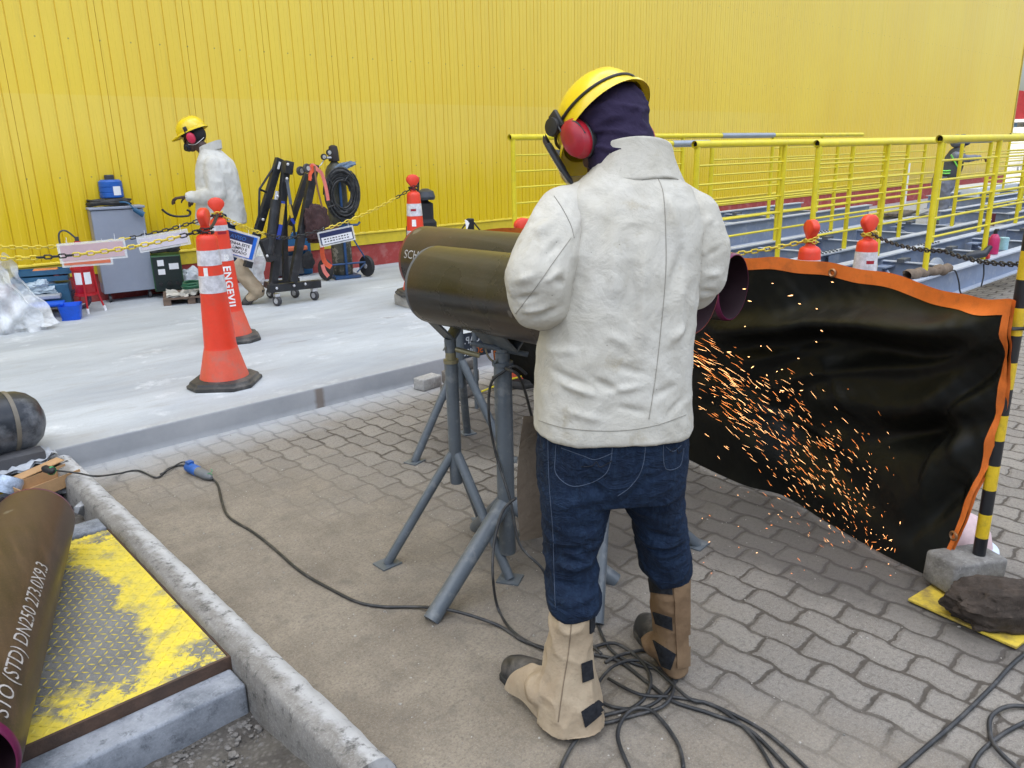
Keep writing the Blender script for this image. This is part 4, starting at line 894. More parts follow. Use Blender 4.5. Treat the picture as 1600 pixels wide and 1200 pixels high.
m = MB(); pth = [np.array(q) for q in [DW(823, 585, 2.55), DW(805, 572, 2.55), DW(788, 580, 2.55), DW(767, 600, 2.56), DW(764, 650, 2.56), DW(775, 710, 2.57), DW(797, 780, 2.5), DW(812, 850, 2.45), DW(848, 890, 2.4)]]
m.tube(cr_path(pth+[G(860, 930, .008), G(900, 985, .008), G(940, 1022, .014)], 8), .0048, 8); tag(m.build('cable', CBL, angle=180), 'black cable draped over the thick pipe stand and down to the paving', 'cable')
m = MB(); pth = [DW(806, 778, 2.45), DW(785, 800, 2.42), DW(772, 850, 2.36), DW(770, 900, 2.3)]; m.tube(cr_path(pth+[G(778, 950, .01), G(800, 985, .01), G(840, 1010, .012), G(900, 1030, .02)], 8), .0048, 8); tag(m.build('cable', CBL, angle=180), 'looped black cable hanging beside the leather apron', 'cable')
LP = [(905, 1020), (960, 1005, .012), (1008, 1040, .014), (1015, 1075, .01), (990, 1105), (940, 1120, .013), (905, 1150, .012), (880, 1190), (870, 1230)]
cable(LP, .0055, 'grey cable loop lying by the left gaiter and running out towards the viewer')
cable([(868, 1128, .013), (930, 1132, .01), (990, 1118), (1040, 1100, .014), (1052, 1060, .01), (1020, 1018), (975, 1022, .012), (945, 1035)], .0055, 'grey cable curl on top of the heap beside the gaiter')
cable([(1068, 1200), (1058, 1160), (1020, 1112, .013), (985, 1110, .018), (965, 1150, .01), (990, 1215)], .0055, 'grey cable loop hanging low at the bottom of the heap')
cable([(950, 1060, .014), (1000, 1085, .014), (1060, 1090), (1120, 1105), (1175, 1150), (1215, 1215)], .005, 'grey cable lying alongside the two that leave together')
cable([(1398, 1210), (1450, 1165), (1500, 1122), (1548, 1075), (1585, 1035), (1630, 1000)], .0065, 'thick black cable cutting across the corner of the paving')
cable([(1512, 1215), (1530, 1178), (1570, 1145), (1630, 1115)], .006, 'black cable below the small loop at the corner')
cable([(1630, 1108), (1580, 1103, .013), (1550, 1118, .012), (1547, 1145), (1562, 1175, .016), (1620, 1225)], .006, 'small black cable loop at the corner of the paving')
# blue connector
PLB = simple('plug_blue', (.02, .10, .36), .4); PLG = simple('plug_grey', (.14, .15, .16), .5)
t = thing('cable_connector', G(311, 736, 0), 'blue and grey industrial cable connector lying on the sand', 'connector')
a = G(294, 729, .028); b = G(329, 746, .02); d = _n(b-a); L = np.linalg.norm(b-a)
m = MB(); m.lathe([(.012, -.01), (.024, .0), (.026, .01), (.026, L*.42), (.023, L*.45)], a, axes(d), 20); m.box(a+d*.02+[0, 0, .025], (.03, .03, .018), axes(d)[[2, 1, 0]]); m.build('blue_socket', PLB, t)
m = MB(); m.lathe([(.023, L*.44), (.024, L*.6), (.023, L*.8), (.014, L*.98), (.008, L*1.05)], a, axes(d), 20); m.build('grey_grip', PLG, t)
m = MB(); m.tube([a+d*L*1.0+np.array([.012*math.cos(q), .012*math.sin(q), .01+.004*q]) for q in np.linspace(0, 7, 12)], .0015, 5); m.build('green_tie', mat('green_tie', (.02, .28, .10), .5), t)
t = thing('cable_connector', G(72, 735, .12), 'black connector with a green tie on the kerb by the rubbish', 'connector'); m = MB(); m.lathe([(.008, 0), (.018, .012), (.018, .055), (.009, .07)], G(84, 737, .135), axes(_n(G(55, 727, .15)-G(84, 737, .135))), 16); m.build('housing', mat('plug_black', (.015, .015, .017), .5), t)
m = MB(); m.ring(G(82, 736, .135), .0182, .0205, .01, axes(_n(G(55, 727, .15)-G(84, 737, .135))), 16); m.build('green_tie', mat('green_tie', (.02, .28, .10), .5), t)

# ---- sparks
def emis(name, c, s):
    t = NT(name); t.p(Base_Color=(0, 0, 0), Emission_Color=c, Emission_Strength=s, Roughness=1.); return t.mat
SPK = [emis('spark_orange', (1, .30, .07), 1.9), emis('spark_bright', (1, .50, .20), 3.2)]
rs = random.Random(21); m = MB(); A = DW(1068, 548, 2.42); B = G(1385, 838, .02); Bd = B-A
def streak(p, d, L, r, k):
    m.m = k; d = _n(d); m.tube([p, p+d*L*.5, p+d*L], [r*.5, r, r*.25], 4)
for i in range(700):
    u = rs.random()**.8; sprd = .060+.150*u; c = A+Bd*u+np.array([0, 0, .10*u*(1-u)*1.3])
    off = RH*rs.gauss(0, sprd*.55)+np.array([0, 0, 1])*rs.gauss(0, sprd*.75)+WH*rs.gauss(0, .04)
    d = _n(Bd+np.array([0, 0, .35*(1-2*u)]))+np.array([rs.gauss(0, .10), rs.gauss(0, .10), rs.gauss(0, .10)]); p = c+off
    if p[2] < .01: continue
    streak(p, d, rs.uniform(.006, .034)*(1.7-u), rs.uniform(.0002, .00045), rs.random() < .45)
for i in range(260):   # where the jet strikes the blanket and the paving
    c = G(1392+rs.gauss(0, 13), 826+rs.gauss(0, 12), .035+abs(rs.gauss(0, .03))); a = rs.uniform(0, 6.28); d = RH*math.cos(a)+np.array([0, 0, 1])*math.sin(a)-WH*rs.uniform(0, .5)
    c = c+d*abs(rs.gauss(0, .035)); c[2] = max(c[2], .008); streak(c, d, rs.uniform(.004, .022), rs.uniform(.0004, .0008), rs.random() < .6)
for i in range(70):
    c = G(rs.uniform(1080, 1440), rs.uniform(700, 900), .008); streak(c, (rs.gauss(0, 1), rs.gauss(0, 1), .2), rs.uniform(.003, .008), .001, rs.random() < .5)
for i in range(26):
    c = DW(rs.uniform(1078, 1330), rs.uniform(440, 620), 2.5); streak(c, (rs.gauss(0, 1), rs.gauss(0, 1), rs.gauss(0, .4)), rs.uniform(.004, .014), .001, 1)
tag(m.build('sparks', SPK, smooth=False), 'spray of orange grinding sparks shooting down the fire blanket', 'sparks', kind='stuff')
# ================================================================== THINGS ALONG THE WALL
def P6(px, py): return G(px, py, PZ)
# grey cabinet on castors
CAB = simple('cabinet_grey', (.27, .30, .37), .45, var=.06, sc=2, dirt=(.32, .34, .38), dsc=5, damt=.4)
f0, f1 = P6(166, 474), P6(245, 465); f0[2] = f1[2] = PZ
ex = _n(f1-f0); ey = np.array([-ex[1], ex[0], 0]); W_ = np.linalg.norm(f1-f0); Dp = .34; Hc = .93; zb = .09
t = thing('metal_cabinet', (f0+f1)/2+ey*Dp/2, 'grey metal cabinet on castors against the yellow wall', 'cabinet'); cc = (f0+f1)/2+ey*Dp/2; A3 = [ex, ey, (0, 0, 1)]
m = MB(); m.bevbox(cc+[0, 0, (zb+Hc-.03)/2], (W_, Dp, Hc-.03-zb), .006, A3); m.build('body', CAB, t, smooth=False)
m = MB(); m.bevbox(cc+[0, 0, Hc-.012], (W_+.03, Dp+.03, .024), .006, A3); m.build('top', CAB, t, smooth=False)
m = MB(); m.box(cc-ex*(W_/2+.003)+[0, 0, .55], (.004, Dp-.04, .7), A3); m.build('side_panel', simple('cabinet_beige', (.33, .29, .22), .5), t, smooth=False)
for sx in (-1, 1):
    for sy in (-1, 1):
        q = cc+ex*sx*(W_/2-.05)+ey*sy*(Dp/2-.05); m = MB(); m.tube([q+[0, 0, zb], q+[0, 0, .05]], .012, 8); m.lathe([(.034, -.012), (.036, 0), (.034, .012)], q+[0, 0, .036], axes(ex), 16); m.build('castor', mat('castor_dark', (.05, .05, .055), .5), t)
# black cable coil and blue drum on top of it
def coil(name, c, r, n, tr, label, cat, mt, ax=None, seed=0, flat=.25, parent=None, ell=1., spread=.22):
    r_ = random.Random(seed); ax = np.eye(3) if ax is None else np.array(ax); pts = []; N = 26
    for i in range(n*N):
        a = 2*math.pi*i/N; k = i/N; rr_ = r*(1-spread*((k*.61) % 1)+.03*math.sin(a*1.3+k)); z = tr*1.4*((k*.37) % 1)*n*flat+.006*math.sin(a*2+k*2)
        pts.append(np.array(c)+ax[0]*rr_*math.cos(a)+ax[1]*rr_*ell*math.sin(a)+ax[2]*z)
    m = MB(); m.tube(pts, tr, 6); o = m.build(name, mt, parent, angle=180)
    return tag(o, label, cat) if label else o
ctop = cc+[0, 0, Hc]
coil('cable_coil', ctop-ex*.04+[0, 0, .015], .20, 12, .010, 'flat black cable coil lying on top of the grey cabinet', 'cable coil', CBL, A3, 1, .3, ell=.75)
m = MB(); d0 = ctop-ey*.12+ex*.02; m.tube(cr_path([d0+[0, 0, .04], d0-ey*.08+ex*.08+[0, 0, .03], d0-ey*.10+ex*.13+[0, 0, -.05]], 5), .008, 8); m.tube([d0-ey*.10+ex*.12+[0, 0, -.03], d0-ey*.11+ex*.20+[0, 0, -.09]], [.022, .03], 14); tag(m.build('cable_plug', simple('plug_teal', (.02, .10, .20), .4)), 'dark blue plug dangling over the front edge of the grey cabinet', 'plug')
t = thing('water_drum', ctop+[0, 0, .075], 'small blue ribbed drum with a black cap standing on the cable coil', 'drum')
m = MB(); m.lathe([(.10, 0), (.108, .01), (.108, .05), (.103, .055), (.108, .06), (.108, .10), (.103, .105), (.108, .11), (.106, .155), (.085, .175)], ctop+[.0, 0, .078], axes((0, 0, 1)), 28); m.build('drum', simple('drum_blue', (.01, .10, .42), .4), t)
m = MB(); m.lathe([(.045, .17), (.045, .215), (.04, .222)], ctop+[0, 0, .078], axes((0, 0, 1)), 20); m.build('cap', mat('castor_dark', (.05, .05, .055), .5), t)
m = MB(); m.grid(lambda u, v: ctop+np.array([0, 0, .105+.085*v])+(np.array([.25, -1, 0])*math.cos(.35*(u-.5)*2)+np.array([1, .25, 0])*math.sin(.35*(u-.5)*2))*.1065, 6, 2); m.build('label', PAPER, t)

# fire extinguisher in a red stand
EXR = simple('extinguisher_red', (.45, .012, .02), .35)
e0 = P6(140, 487); t = thing('fire_extinguisher', e0, 'red fire extinguisher with white labels in a red tripod stand', 'fire extinguisher')
m = MB(); m.lathe([(.085, .16), (.09, .17), (.09, .56), (.075, .60), (.03, .63), (.028, .66)], e0, axes((0, 0, 1)), 24); m.build('cylinder', EXR, t)
for a in (-1.9, -.4, 1.9):
    d = np.array([math.cos(a), math.sin(a), 0]); m = MB(); m.tube([e0+d*.085+[0, 0, .45], e0+d*.10+[0, 0, .16], e0+d*.14+[0, 0, .0]], .009, 8); lg = m.build('leg', EXR, t)
    m = MB(); m.tube([e0+d*.13+[0, 0, .05], e0+d*.141], .012, 8); m.build('white_foot', PAPER, lg)
for hz in (.40, .16): m = MB(); m.ring(e0+[0, 0, hz], .091, .099, .022, axes((0, 0, 1)), 24); m.build('hoop', EXR, t)
for z0, z1, a0, a1 in ((.27, .38, -.9, -.15), (.27, .38, .05, .7), (.45, .50, -.8, .8), (.52, .56, -.7, .2)):
    m = MB(); fd = -_n(np.array([e0[0], e0[1], 0])); sd = np.cross((0, 0, 1), fd); m.grid(lambda u, v: e0+[0, 0, z0+(z1-z0)*v]+(fd*math.cos(a0+(a1-a0)*u)+sd*math.sin(a0+(a1-a0)*u))*.0925, 8, 2); m.build('label', PAPER, t)
m = MB(); m.tube([e0+[0, 0, .64], e0+[0, 0, .70]], .018, 10); m.tube(cr_path([e0+[0, 0, .68], e0+ex*(-.08)+[0, 0, .76], e0-ex*.14+[0, 0, .72], e0-ex*.13+[0, 0, .5]], 6), .008, 8); m.build('valve_and_hose', mat('castor_dark', (.05, .05, .055), .5), t)

# toolbox, tub, bag, plastic sheet
t = thing('tool_chest', P6(82, 487), 'open dark blue cantilever tool chest with orange things in its tray', 'tool chest'); b0 = P6(82, 489); TB = simple('chest_blue', (.03, .11, .20), .45)
R5 = rot2(-.32)
m = MB(); m.bevbox(b0+[0, 0.1, .16], (.42, .24, .22), .01, R5); m.build('box', TB, t, smooth=False)
for z, dx in ((.30, -.02), (.36, .03)):
    m = MB(); m.box(b0+np.array(R5[0])*dx+[0, .1, z], (.46, .20, .006), R5)
    for s in (-1, 1): m.box(b0+np.array(R5[0])*dx+np.array(R5[1])*.1*s+[0, .1, z+.02], (.46, .006, .045), R5); m.box(b0+np.array(R5[0])*(dx+.23*s)+[0, .1, z+.02], (.006, .2, .045), R5)
    m.build('tray', TB, t, smooth=False)
m = MB(); m.bevbox(b0+[.02, .05, .395], (.20, .12, .03), .008, R5); tag(m.build('orange_case', simple('orange_plastic', (.60, .20, .06), .45), smooth=False), 'flat orange case in the top tray of the tool chest', 'case')
m = MB(); cg = b0+[.12, .0, .33]; m.tube([cg+[.05*math.cos(a), .02*math.sin(a), .02*math.sin(a*2)] for a in np.linspace(0, 9, 24)], .010, 8); tag(m.build('coiled_strap', simple('strap_red', (.35, .08, .09), .6)), 'reddish strap bundled at the corner of the tool chest', 'strap')
bt = P6(112, 500); BTB = simple('tub_blue', (.005, .09, .60), .4); m = MB()
def tub(u, v):
    k = .80+.2*v; a = 2*math.pi*u; x = math.copysign(abs(math.cos(a))**.35, math.cos(a)); y = math.copysign(abs(math.sin(a))**.35, math.sin(a))
    return bt+np.array(R5[0])*(x*.095*k+.0)+np.array(R5[1])*(y*.13*k+.08)+np.array([0, 0, .13*v])
t = thing('blue_tub', bt, 'bright blue plastic tub in front of the tool chest', 'tub')
m.grid(tub, 40, 5, True); m.grid(lambda u, v: (tub(u, 1-v)-bt-np.array([0, .0, 0]))*[.94, .94, .97]+bt+np.array([0, .004, .004]), 40, 5, True); m.build('wall', BTB, t)
m = MB(); m.bevbox(bt+np.array(R5[1])*.08+[0, 0, .006], (.15, .2, .01), .002, R5); m.build('floor', BTB, t)
m = MB(); m.bevbox(P6(78, 497)+[0, .05, .12], (.30, .20, .03), .01, R5); m.build('flat_flange', BTB, t)
m = MB(); m.bevbox(P6(75, 492)+[0, .05, .17], (.30, .22, .035), .006, R5); tag(m.build('metal_tray', simple('tray_grey', (.38, .40, .42), .4), smooth=False), 'flat grey metal tray under the pale blue bag', 'tray')
lumpy('plastic_bag', P6(66, 490)+[0, .03, .24], (.17, .10, .075), 8, simple('bag_pale_blue', (.50, .60, .68), .35, var=.12, sc=10, Transmission_Weight=.15), 'crumpled pale blue plastic bag on the grey tray', 'bag', 5, .2, ax=rot2(-.5))
m = MB(); c = P6(142, 490)+[-.08, .16, 0]
tag(coil('hose_coil', P6(133, 488)+[.03, .22, .10], .09, 5, .012, None, None, mat('hose_plum', (.06, .03, .05), .5), axes((0, -1, .2)), 3), 'dark coiled hose leaning between the tub and the extinguisher', 'hose coil')
PL = NT('translucent_film'); n = PL.noise(5, 6, .6, dist=1.); PL.p(Base_Color=(.80, .83, .86), Roughness=.28, Alpha=.62); PL.set(PL.b.inputs['Alpha'], PL.rng(n, .3, .7, .35, .85)); PL.bump(PL.noise(7, 6, .7, dist=1.5), .9, .03); PL = PL.mat
def film(c, pts, seed):
    pass
t0 = P6(22, 518); rs_ = random.Random(9)
def filmf(u, v):
    w = (.60-.36*v); a = (u-.5)*2; x = a*w*.5*(1+.1*math.sin(v*9+u*5)); y = -.10*math.cos(a*1.4)*(1-v*.5)+.025*math.sin(u*21+v*7)+.04*math.sin(u*13-v*19)
    return t0+np.array([.93, -.36, 0])*(x-.02-.12*v)+np.array([.36, .93, 0])*(y+.10*v)+np.array([0, 0, .62*v*(1-.10*a*a)+.03*math.sin(u*17)*v])
m = MB(); m.grid(filmf, 60, 40); m.grid(lambda u, v: filmf(u, v)+np.array([.1, .26*math.sin(v*3), .03]), 60, 40)
tag(m.build('plastic_film', PL, angle=180), 'heap of translucent plastic film at the left end of the wall', 'plastic film')

# green welding set, coil, pallet, cloth
g0 = P6(268, 466); gx = _n((.94, -.33, 0)); gy = np.array([-gx[1], gx[0], 0]); GA = [gx, gy, (0, 0, 1)]
t = thing('welding_machine', g0+gy*.2, 'green welding machine with three white labels between the cabinet and the cones', 'welding machine')
GRN = simple('welder_green', (.02, .09, .03), .4, dirt=(.10, .11, .06)); DKG = simple('welder_front', (.008, .018, .018), .4)
m = MB(); m.bevbox(g0+gy*.24+[0, 0, .25], (.28, .40, .36), .01, GA); m.build('case', GRN, t, smooth=False)
m = MB(); m.box(g0+gy*.032+[0, 0, .25], (.26, .012, .34), GA); m.build('front_panel', DKG, t, smooth=False)
for x, z, w, h in ((-.055, .36, .06, .06), (-.055, .27, .065, .055), (.065, .32, .09, .06)):
    m = MB(); m.box(g0+gx*x+gy*.023+[0, 0, z], (w, .003, h), GA); m.build('label', PAPER, t, smooth=False)
for x in (-.08, 0, .08): m = MB(); m.lathe([(.018, 0), (.018, .03)], g0+gx*x+gy*.026+[0, 0, .15], axes(-gy), 12); m.build('socket', mat('plug_black', (.015, .015, .017), .5), t)
coil('cable_coil', g0+gy*.2+[0, 0, .46], .15, 10, .011, 'black cable coil heaped on the green welding machine', 'cable coil', CBL, None, 4, .5)
p0 = P6(300, 474); WOOD = simple('pallet_wood', (.16, .11, .08), .85, var=.4, sc=14)
t = thing('pallet', p0+gy*.2, 'low wooden pallet under a dirty cloth beside the green machine', 'pallet')
for k in range(5): m = MB(); m.box(p0+gy*(.0+.10*k)+[0, 0, .065], (.50, .08, .018), GA); m.build('board', WOOD, t, smooth=False)
for k in (-.22, 0, .22): m = MB(); m.box(p0+gx*k+gy*.2+[0, 0, .028], (.07, .46, .054), GA); m.build('bearer', WOOD, t, smooth=False)
m = MB(); crumple(m, p0+gy*.14-gx*.0+[0, 0, .105], .44, .34, .05, 3, 16, GA); crumple(m, p0+gy*.14+[0, 0, .09], .44, .34, .05, 3, 16, GA); tag(m.build('cloth', simple('dirty_cloth', (.48, .46, .42), .9, var=.35, sc=18), angle=180), 'crumpled off-white cloth spread on the pallet', 'cloth')
coil('hose_coil', p0+gy*.12+gx*.06+[0, 0, .145], .13, 6, .013, 'dark green hose coil lying on the off-white cloth', 'hose coil', simple('hose_green', (.01, .09, .045), .45), None, 6, .35)
lumpy('sack', P6(303, 462)+gy*.1+[0, 0, .13], (.12, .08, .13), 5, simple('sack_white', (.55, .58, .62), .7, var=.2), 'small pale sack leaning on the red plinth behind the pallet', 'sack', 4, .2)

# folding shop crane
BK = simple('crane_black', (.016, .017, .020), .42, var=.3, sc=9, dirt=(.10, .10, .10), dsc=14, damt=.35); CHR = simple('bolt_chrome', (.62, .62, .64), .3, metal=.6); CYE = simple('decal_yellow', (.60, .40, .03), .5); CBU = simple('decal_blue', (.02, .05, .35), .5)
YC = 7.05
def Q(px, py, dy=0.): return WY(380+px/4.8, 230+py/4.8, YC+dy)
t = thing('shop_crane', P6(450, 455), 'black folding shop crane with upright arms on castors', 'crane')
def beam(name, a, b, w, d, dy0=0., dy1=None, mt=None, par=None):
    a = Q(*a, dy0); b = Q(*b, dy0 if dy1 is None else dy1); ax = axes(b-a, (0, 1, 0)); m = MB(); m.bevbox((a+b)/2, (d, w, np.linalg.norm(b-a)), .004, ax); return m.build(name, mt or BK, par or t, smooth=False)
beam('boom', (30, 900), (272, 85), .068, .06, .12); beam('mast', (325, 110), (225, 1030), .07, .06, .02); beam('mast', (300, 300), (318, 1000), .05, .05, .18)
beam('leg', (535, 130), (370, 1010), .072, .06, -.10); beam('leg', (478, 200), (335, 640), .058, .05, .22); beam('tie_bar', (325, 230), (358, 430), .03, .01, -.06, None, simple('bar_grey', (.12, .14, .17), .4)); beam('tie_bar', (358, 430), (390, 690), .026, .01, -.06)
m = MB(); a, b = Q(118, 520, .1), Q(122, 315, .1); m.tube([Q(95, 585, .12), a, b, Q(238, 135, .12)], .011, 8); m.tube([b, Q(180, 340, .12)], .010, 8); m.build('brace_rod', BK, t)
m = MB(); m.tube([Q(245, 395, -.04), Q(195, 800, -.04)], .045, 20); m.build('hydraulic_ram', BK, t); m = MB(); m.tube([Q(255, 330, -.04), Q(245, 400, -.04)], .018, 12); m.build('ram_rod', CHR, t)
beam('pivot_block', (340, 105), (328, 200), .08, .08, -.01); beam('pump_block', (150, 690), (215, 850), .08, .08, -.03)
for a, b, mt in (((300, 420), (280, 580), CYE), ((281, 580), (262, 690), CBU), ((300, 405), (298, 425), CBU)):
    beam('decal', a, b, .040, .004, -.045, None, mt)
beam('decal', (345, 430), (368, 530), .028, .004, -.068, None, CYE); beam('decal', (362, 535), (385, 575), .03, .004, -.068, None, CBU); beam('decal', (355, 590), (330, 680), .05, .004, .19, None, CYE); beam('decal', (276, 110), (262, 165), .02, .003, .085, None, PAPER)
for q in ((150, 543, .07), (258, 368, -.1), (335, 128, -.07), (328, 236, -.08), (180, 815, -.1), (480, 155, -.15), (252, 1058, -.1), (382, 1038, -.1), (466, 1026, -.1)):
    m = MB(); m.ball(Q(*q), .014, 10); m.build('bolt', CHR, t)
zB = Q(400, 1035, -.05)[2]
beam('base_rail', (190, 1062), (575, 1022), .075, .06, -.06); beam('base_rail', (190, 1030), (420, 1000), .06, .05, .40, .35); beam('cross_rail', (215, 1045), (175, 1030), .06, .06, -.05, .4)
for px, py, dy in ((253, 1128, -.06), (533, 1092, -.06), (387, 1075, .22), (200, 1050, .40)):
    c = Q(px, py, dy); c[2] = PZ+.05; m = MB(); m.lathe([(.046, -.016), (.05, -.01), (.05, .01), (.046, .016)], c, axes((1, .3, 0)), 20); m.build('castor', mat('castor_dark', (.05, .05, .055), .5), t)
    m = MB(); m.lathe([(.026, -.018), (.026, .018)], c, axes((1, .3, 0)), 14); m.box(c+[0, 0, .055], (.05, .05, .03)); m.build('castor_hub', CHR, t)
for q in ((430, 178, -.1), (478, 158, -.16)):
    c = Q(*q); m = MB(); m.lathe([(.040, -.015), (.044, 0), (.040, .015)], c, axes((.3, -1, 0)), 20); m.build('castor', mat('castor_dark', (.05, .05, .055), .5), t); m = MB(); m.lathe([(.022, -.02), (.022, .02)], c, axes((.3, -1, 0)), 12); m.build('castor_hub', CHR, t)
# blue machine and straps behind it
b1 = P6(482, 436)+[0, .35, 0]; t = thing('blue_machine', b1, 'blue boxy machine with an orange shelf behind the shop crane', 'machine')
m = MB(); m.bevbox(b1+[.02, .15, .26], (.48, .34, .50), .012, rot2(-.2)); m.build('case', simple('machine_blue', (.01, .10, .24), .45, var=.2), t, smooth=False)
m = MB(); m.bevbox(b1+[-.03, -.06, .33], (.36, .10, .05), .01, rot2(-.2)); m.build('orange_shelf', simple('shelf_orange', (.55, .13, .05), .5), t, smooth=False)
m = MB(); m.bevbox(b1+[-.06, -.055, .14], (.30, .06, .22), .01, rot2(-.2)); m.build('dark_grille', mat('castor_dark', (.05, .05, .055), .5), t, smooth=False)
lumpy('tool_pouch', b1+[.13, -.14, .17], (.07, .03, .11), 4, simple('pouch_black', (.02, .02, .022), .8), 'black pouch hanging in front of the blue machine', 'pouch', 4, .12)
def ribbon(pts, w, mt, name, label, cat, nrm=(0, -1, 0)):
    P = cr_path(pts, 8); m = MB(); n = np.array(nrm, float); vs = []
    for i, p in enumerate(P):
        tt = _n(P[min(i+1, len(P)-1)]-P[max(i-1, 0)]); s = _n(np.cross(tt, n)); vs += [p-s*w/2, p+s*w/2, p+s*w/2+n*-.003, p-s*w/2+n*-.003]
    fs = []
    for i in range(len(P)-1):
        for k in range(4): fs.append((i*4+k, i*4+(k+1) % 4, i*4+4+(k+1) % 4, i*4+4+k))
    m.add(vs, fs); return tag(m.build(name, mt, angle=60), label, cat)
STO = simple('strap_orange', (.85, .12, .04), .55); STP_ = simple('strap_pink', (.80, .22, .18), .55); STB = simple('strap_brown', (.20, .10, .05), .6)
ribbon([Q(505, 240, -.16), Q(500, 180, -.17), Q(520, 135, -.17), Q(560, 170, -.17), Q(590, 200, -.15), Q(620, 300, -.14), Q(638, 400, -.13)], .035, STP_, 'harness_strap', 'pinkish orange harness strap slung over the crane top', 'strap')
ribbon([Q(500, 250, -.18), Q(505, 200, -.18), Q(530, 160, -.18), Q(508, 135, -.18)], .03, STO, 'harness_strap', 'short bright orange strap knotted at the crane top', 'strap')
ribbon([Q(535, 140, -.19), Q(550, 260, -.19), Q(580, 400, -.18), Q(630, 590, -.16)], .018, STB, 'harness_strap', 'thin brown strap hanging from the crane top to the brown bag', 'strap')
ribbon([Q(590, 740, .15), Q(598, 820, .15), Q(620, 870, .14), Q(660, 900, .12)], .05, STO, 'harness_strap', 'orange strap tangled beside the blue machine', 'strap'); ribbon([Q(595, 880, .1), Q(610, 930, .1), Q(640, 970, .1)], .04, STP_, 'harness_strap', 'pinkish strap end on the ground by the trolley wheel', 'strap')
lumpy('brown_bag', Q(545, 580, -.14), (.12, .08, .17), 6, simple('bag_brown', (.05, .022, .022), .85, var=.3), 'dark brown bag hanging between the crane and the gas cylinder', 'bag', 5, .14, ax=rot2(.1))
lumpy('brown_bag', Q(600, 655, .02), (.17, .08, .10), 9, simple('bag_brown2', (.07, .03, .022), .85, var=.3), 'reddish brown sling bag just under the dark one', 'bag', 4, .14, ax=rot2(-.3))
lumpy('rubbish_bag', P6(412, 448)+[0, .25, .22], (.14, .10, .24), 11, PL, 'translucent rubbish bag tucked behind the shop crane', 'bag', 4, .2)

# gas cylinder trolley
y0 = 7.62; cb = P6(537, 433); cb[2] = PZ; t = thing('gas_cylinder', cb+[0, 0, .04], 'tall mottled dark gas cylinder strapped on the blue trolley', 'gas cylinder')
def cylm():
    k = NT('cylinder_paint'); n = k.noise(9, 7, .72); z = k.sep()[2]; c = k.mix(k.rng(n, .40, .60), (.035, .038, .028), (.085, .08, .06)); lo = k.rng(z, .55, .75, 1, 0); c = k.mix(k.m('MULTIPLY', k.m('MULTIPLY', k.rng(k.noise(14, 5, .7), .54, .60), lo), .8), c, (.28, .25, .20)); k.col(c).p(Roughness=.55); return k.mat
cyl_t = cb+[.0, 0, 1.22]; CM = cylm()
m = MB(); m.lathe([(.112, .04), (.115, .06), (.115, 1.12), (.108, 1.19), (.085, 1.245), (.05, 1.28), (.035, 1.30)], cb, axes((0, 0, 1)), 32); m.build('cylinder', CM, t)
m = MB(); m.lathe([(.058, 1.30), (.06, 1.31), (.056, 1.40), (.046, 1.46), (.02, 1.475)], cb, axes((0, 0, 1)), 24); m.build('valve_guard', mat('guard_dark', (.03, .022, .02), .5), t)
t = thing('regulator', cb+[0, 0, 1.36], 'chrome and black pressure regulator beside the cylinder cap', 'regulator'); rg = cb+[-.10, -.04, 1.34]
m = MB(); m.tube([rg+[.06, .02, 0], rg+[-.03, 0, 0]], .014, 10); m.tube([rg+[-.03, 0, 0], rg+[-.10, -.02, -.07], rg+[-.18, -.02, -.12]], .006, 6); m.build('body', CHR, t)
for dx, dz in ((-.0, .055), (-.07, .01)):
    m = MB(); m.lathe([(.034, 0), (.034, .02)], rg+[dx, -.03, dz], axes((0, -1, 0)), 20); m.build('gauge', mat('plug_black', (.015, .015, .017), .5), t); m = MB(); m.lathe([(.022, .021), (.022, .022)], rg+[dx, -.03, dz], axes((0, -1, 0)), 16); m.build('gauge_face', CHR, t)
TBL = simple('trolley_blue', (.02, .07, .19), .45, dirt=(.05, .05, .05)); fx = _n((.97, -.22, 0)); fy = np.array([-fx[1], fx[0], 0])
t = thing('cylinder_trolley', cb, 'blue two-wheeled cylinder trolley carrying the gas cylinder', 'trolley'); fr = cb-fy*.135
m = MB(); m.box(cb-fy*.06+[0, 0, .022], (.30, .26, .03), [fx, fy, (0, 0, 1)]); m.build('base', TBL, t, smooth=False)
m = MB(); m.tube([fr+[0, 0, .03], fr+[0, 0, 1.22]], .016, 10); m.build('upright', TBL, t)
m = MB(); m.ring(cb+[0, 0, .56], .118, .128, .05, axes((0, 0, 1)), 24); m.tube([fr-fx*.17+[0, 0, .60], fr+fx*.17+[0, 0, .60], fr+fx*.20+[0, 0, .63]], .013, 8); m.build('clamp', TBL, t)
m = MB(); m.tube([fr-fx*.22+[0, 0, .17], fr+fx*.25+[0, 0, .17]], .011, 8); m.tube([fr+fx*.05+[0, 0, .55], fr+fx*.24+[0, 0, .2]], .009, 8); m.tube([fr+fx*.12+[0, 0, .06], fr+fx*.24+[0, 0, .17]], .009, 8); m.build('axle', TBL, t)
for s in (-1, 1):
    c = fr+fx*(.245*s)+[0, 0, .125]; wa = axes(_n(fx+fy*.35)); m = MB(); m.lathe([(.075, -.018), (.115, -.022), (.122, -.01), (.122, .01), (.115, .022), (.075, .018)], c, wa, 30); w = m.build('wheel', mat('tyre', (.025, .025, .027), .7), t)
    m = MB(); m.lathe([(.028, -.026), (.028, .026)], c, wa, 14); m.build('hub', CHR, w)
coil('hose_coil', cb-fy*.17+fx*.0+[0, 0, .95], .20, 24, .011, 'big black hose coil hung on the gas cylinder', 'hose coil', CBL, axes(-fy)[[1, 0, 2]], 7, .16, ell=1.45, spread=.5)
o = bpy.data.objects[-1]
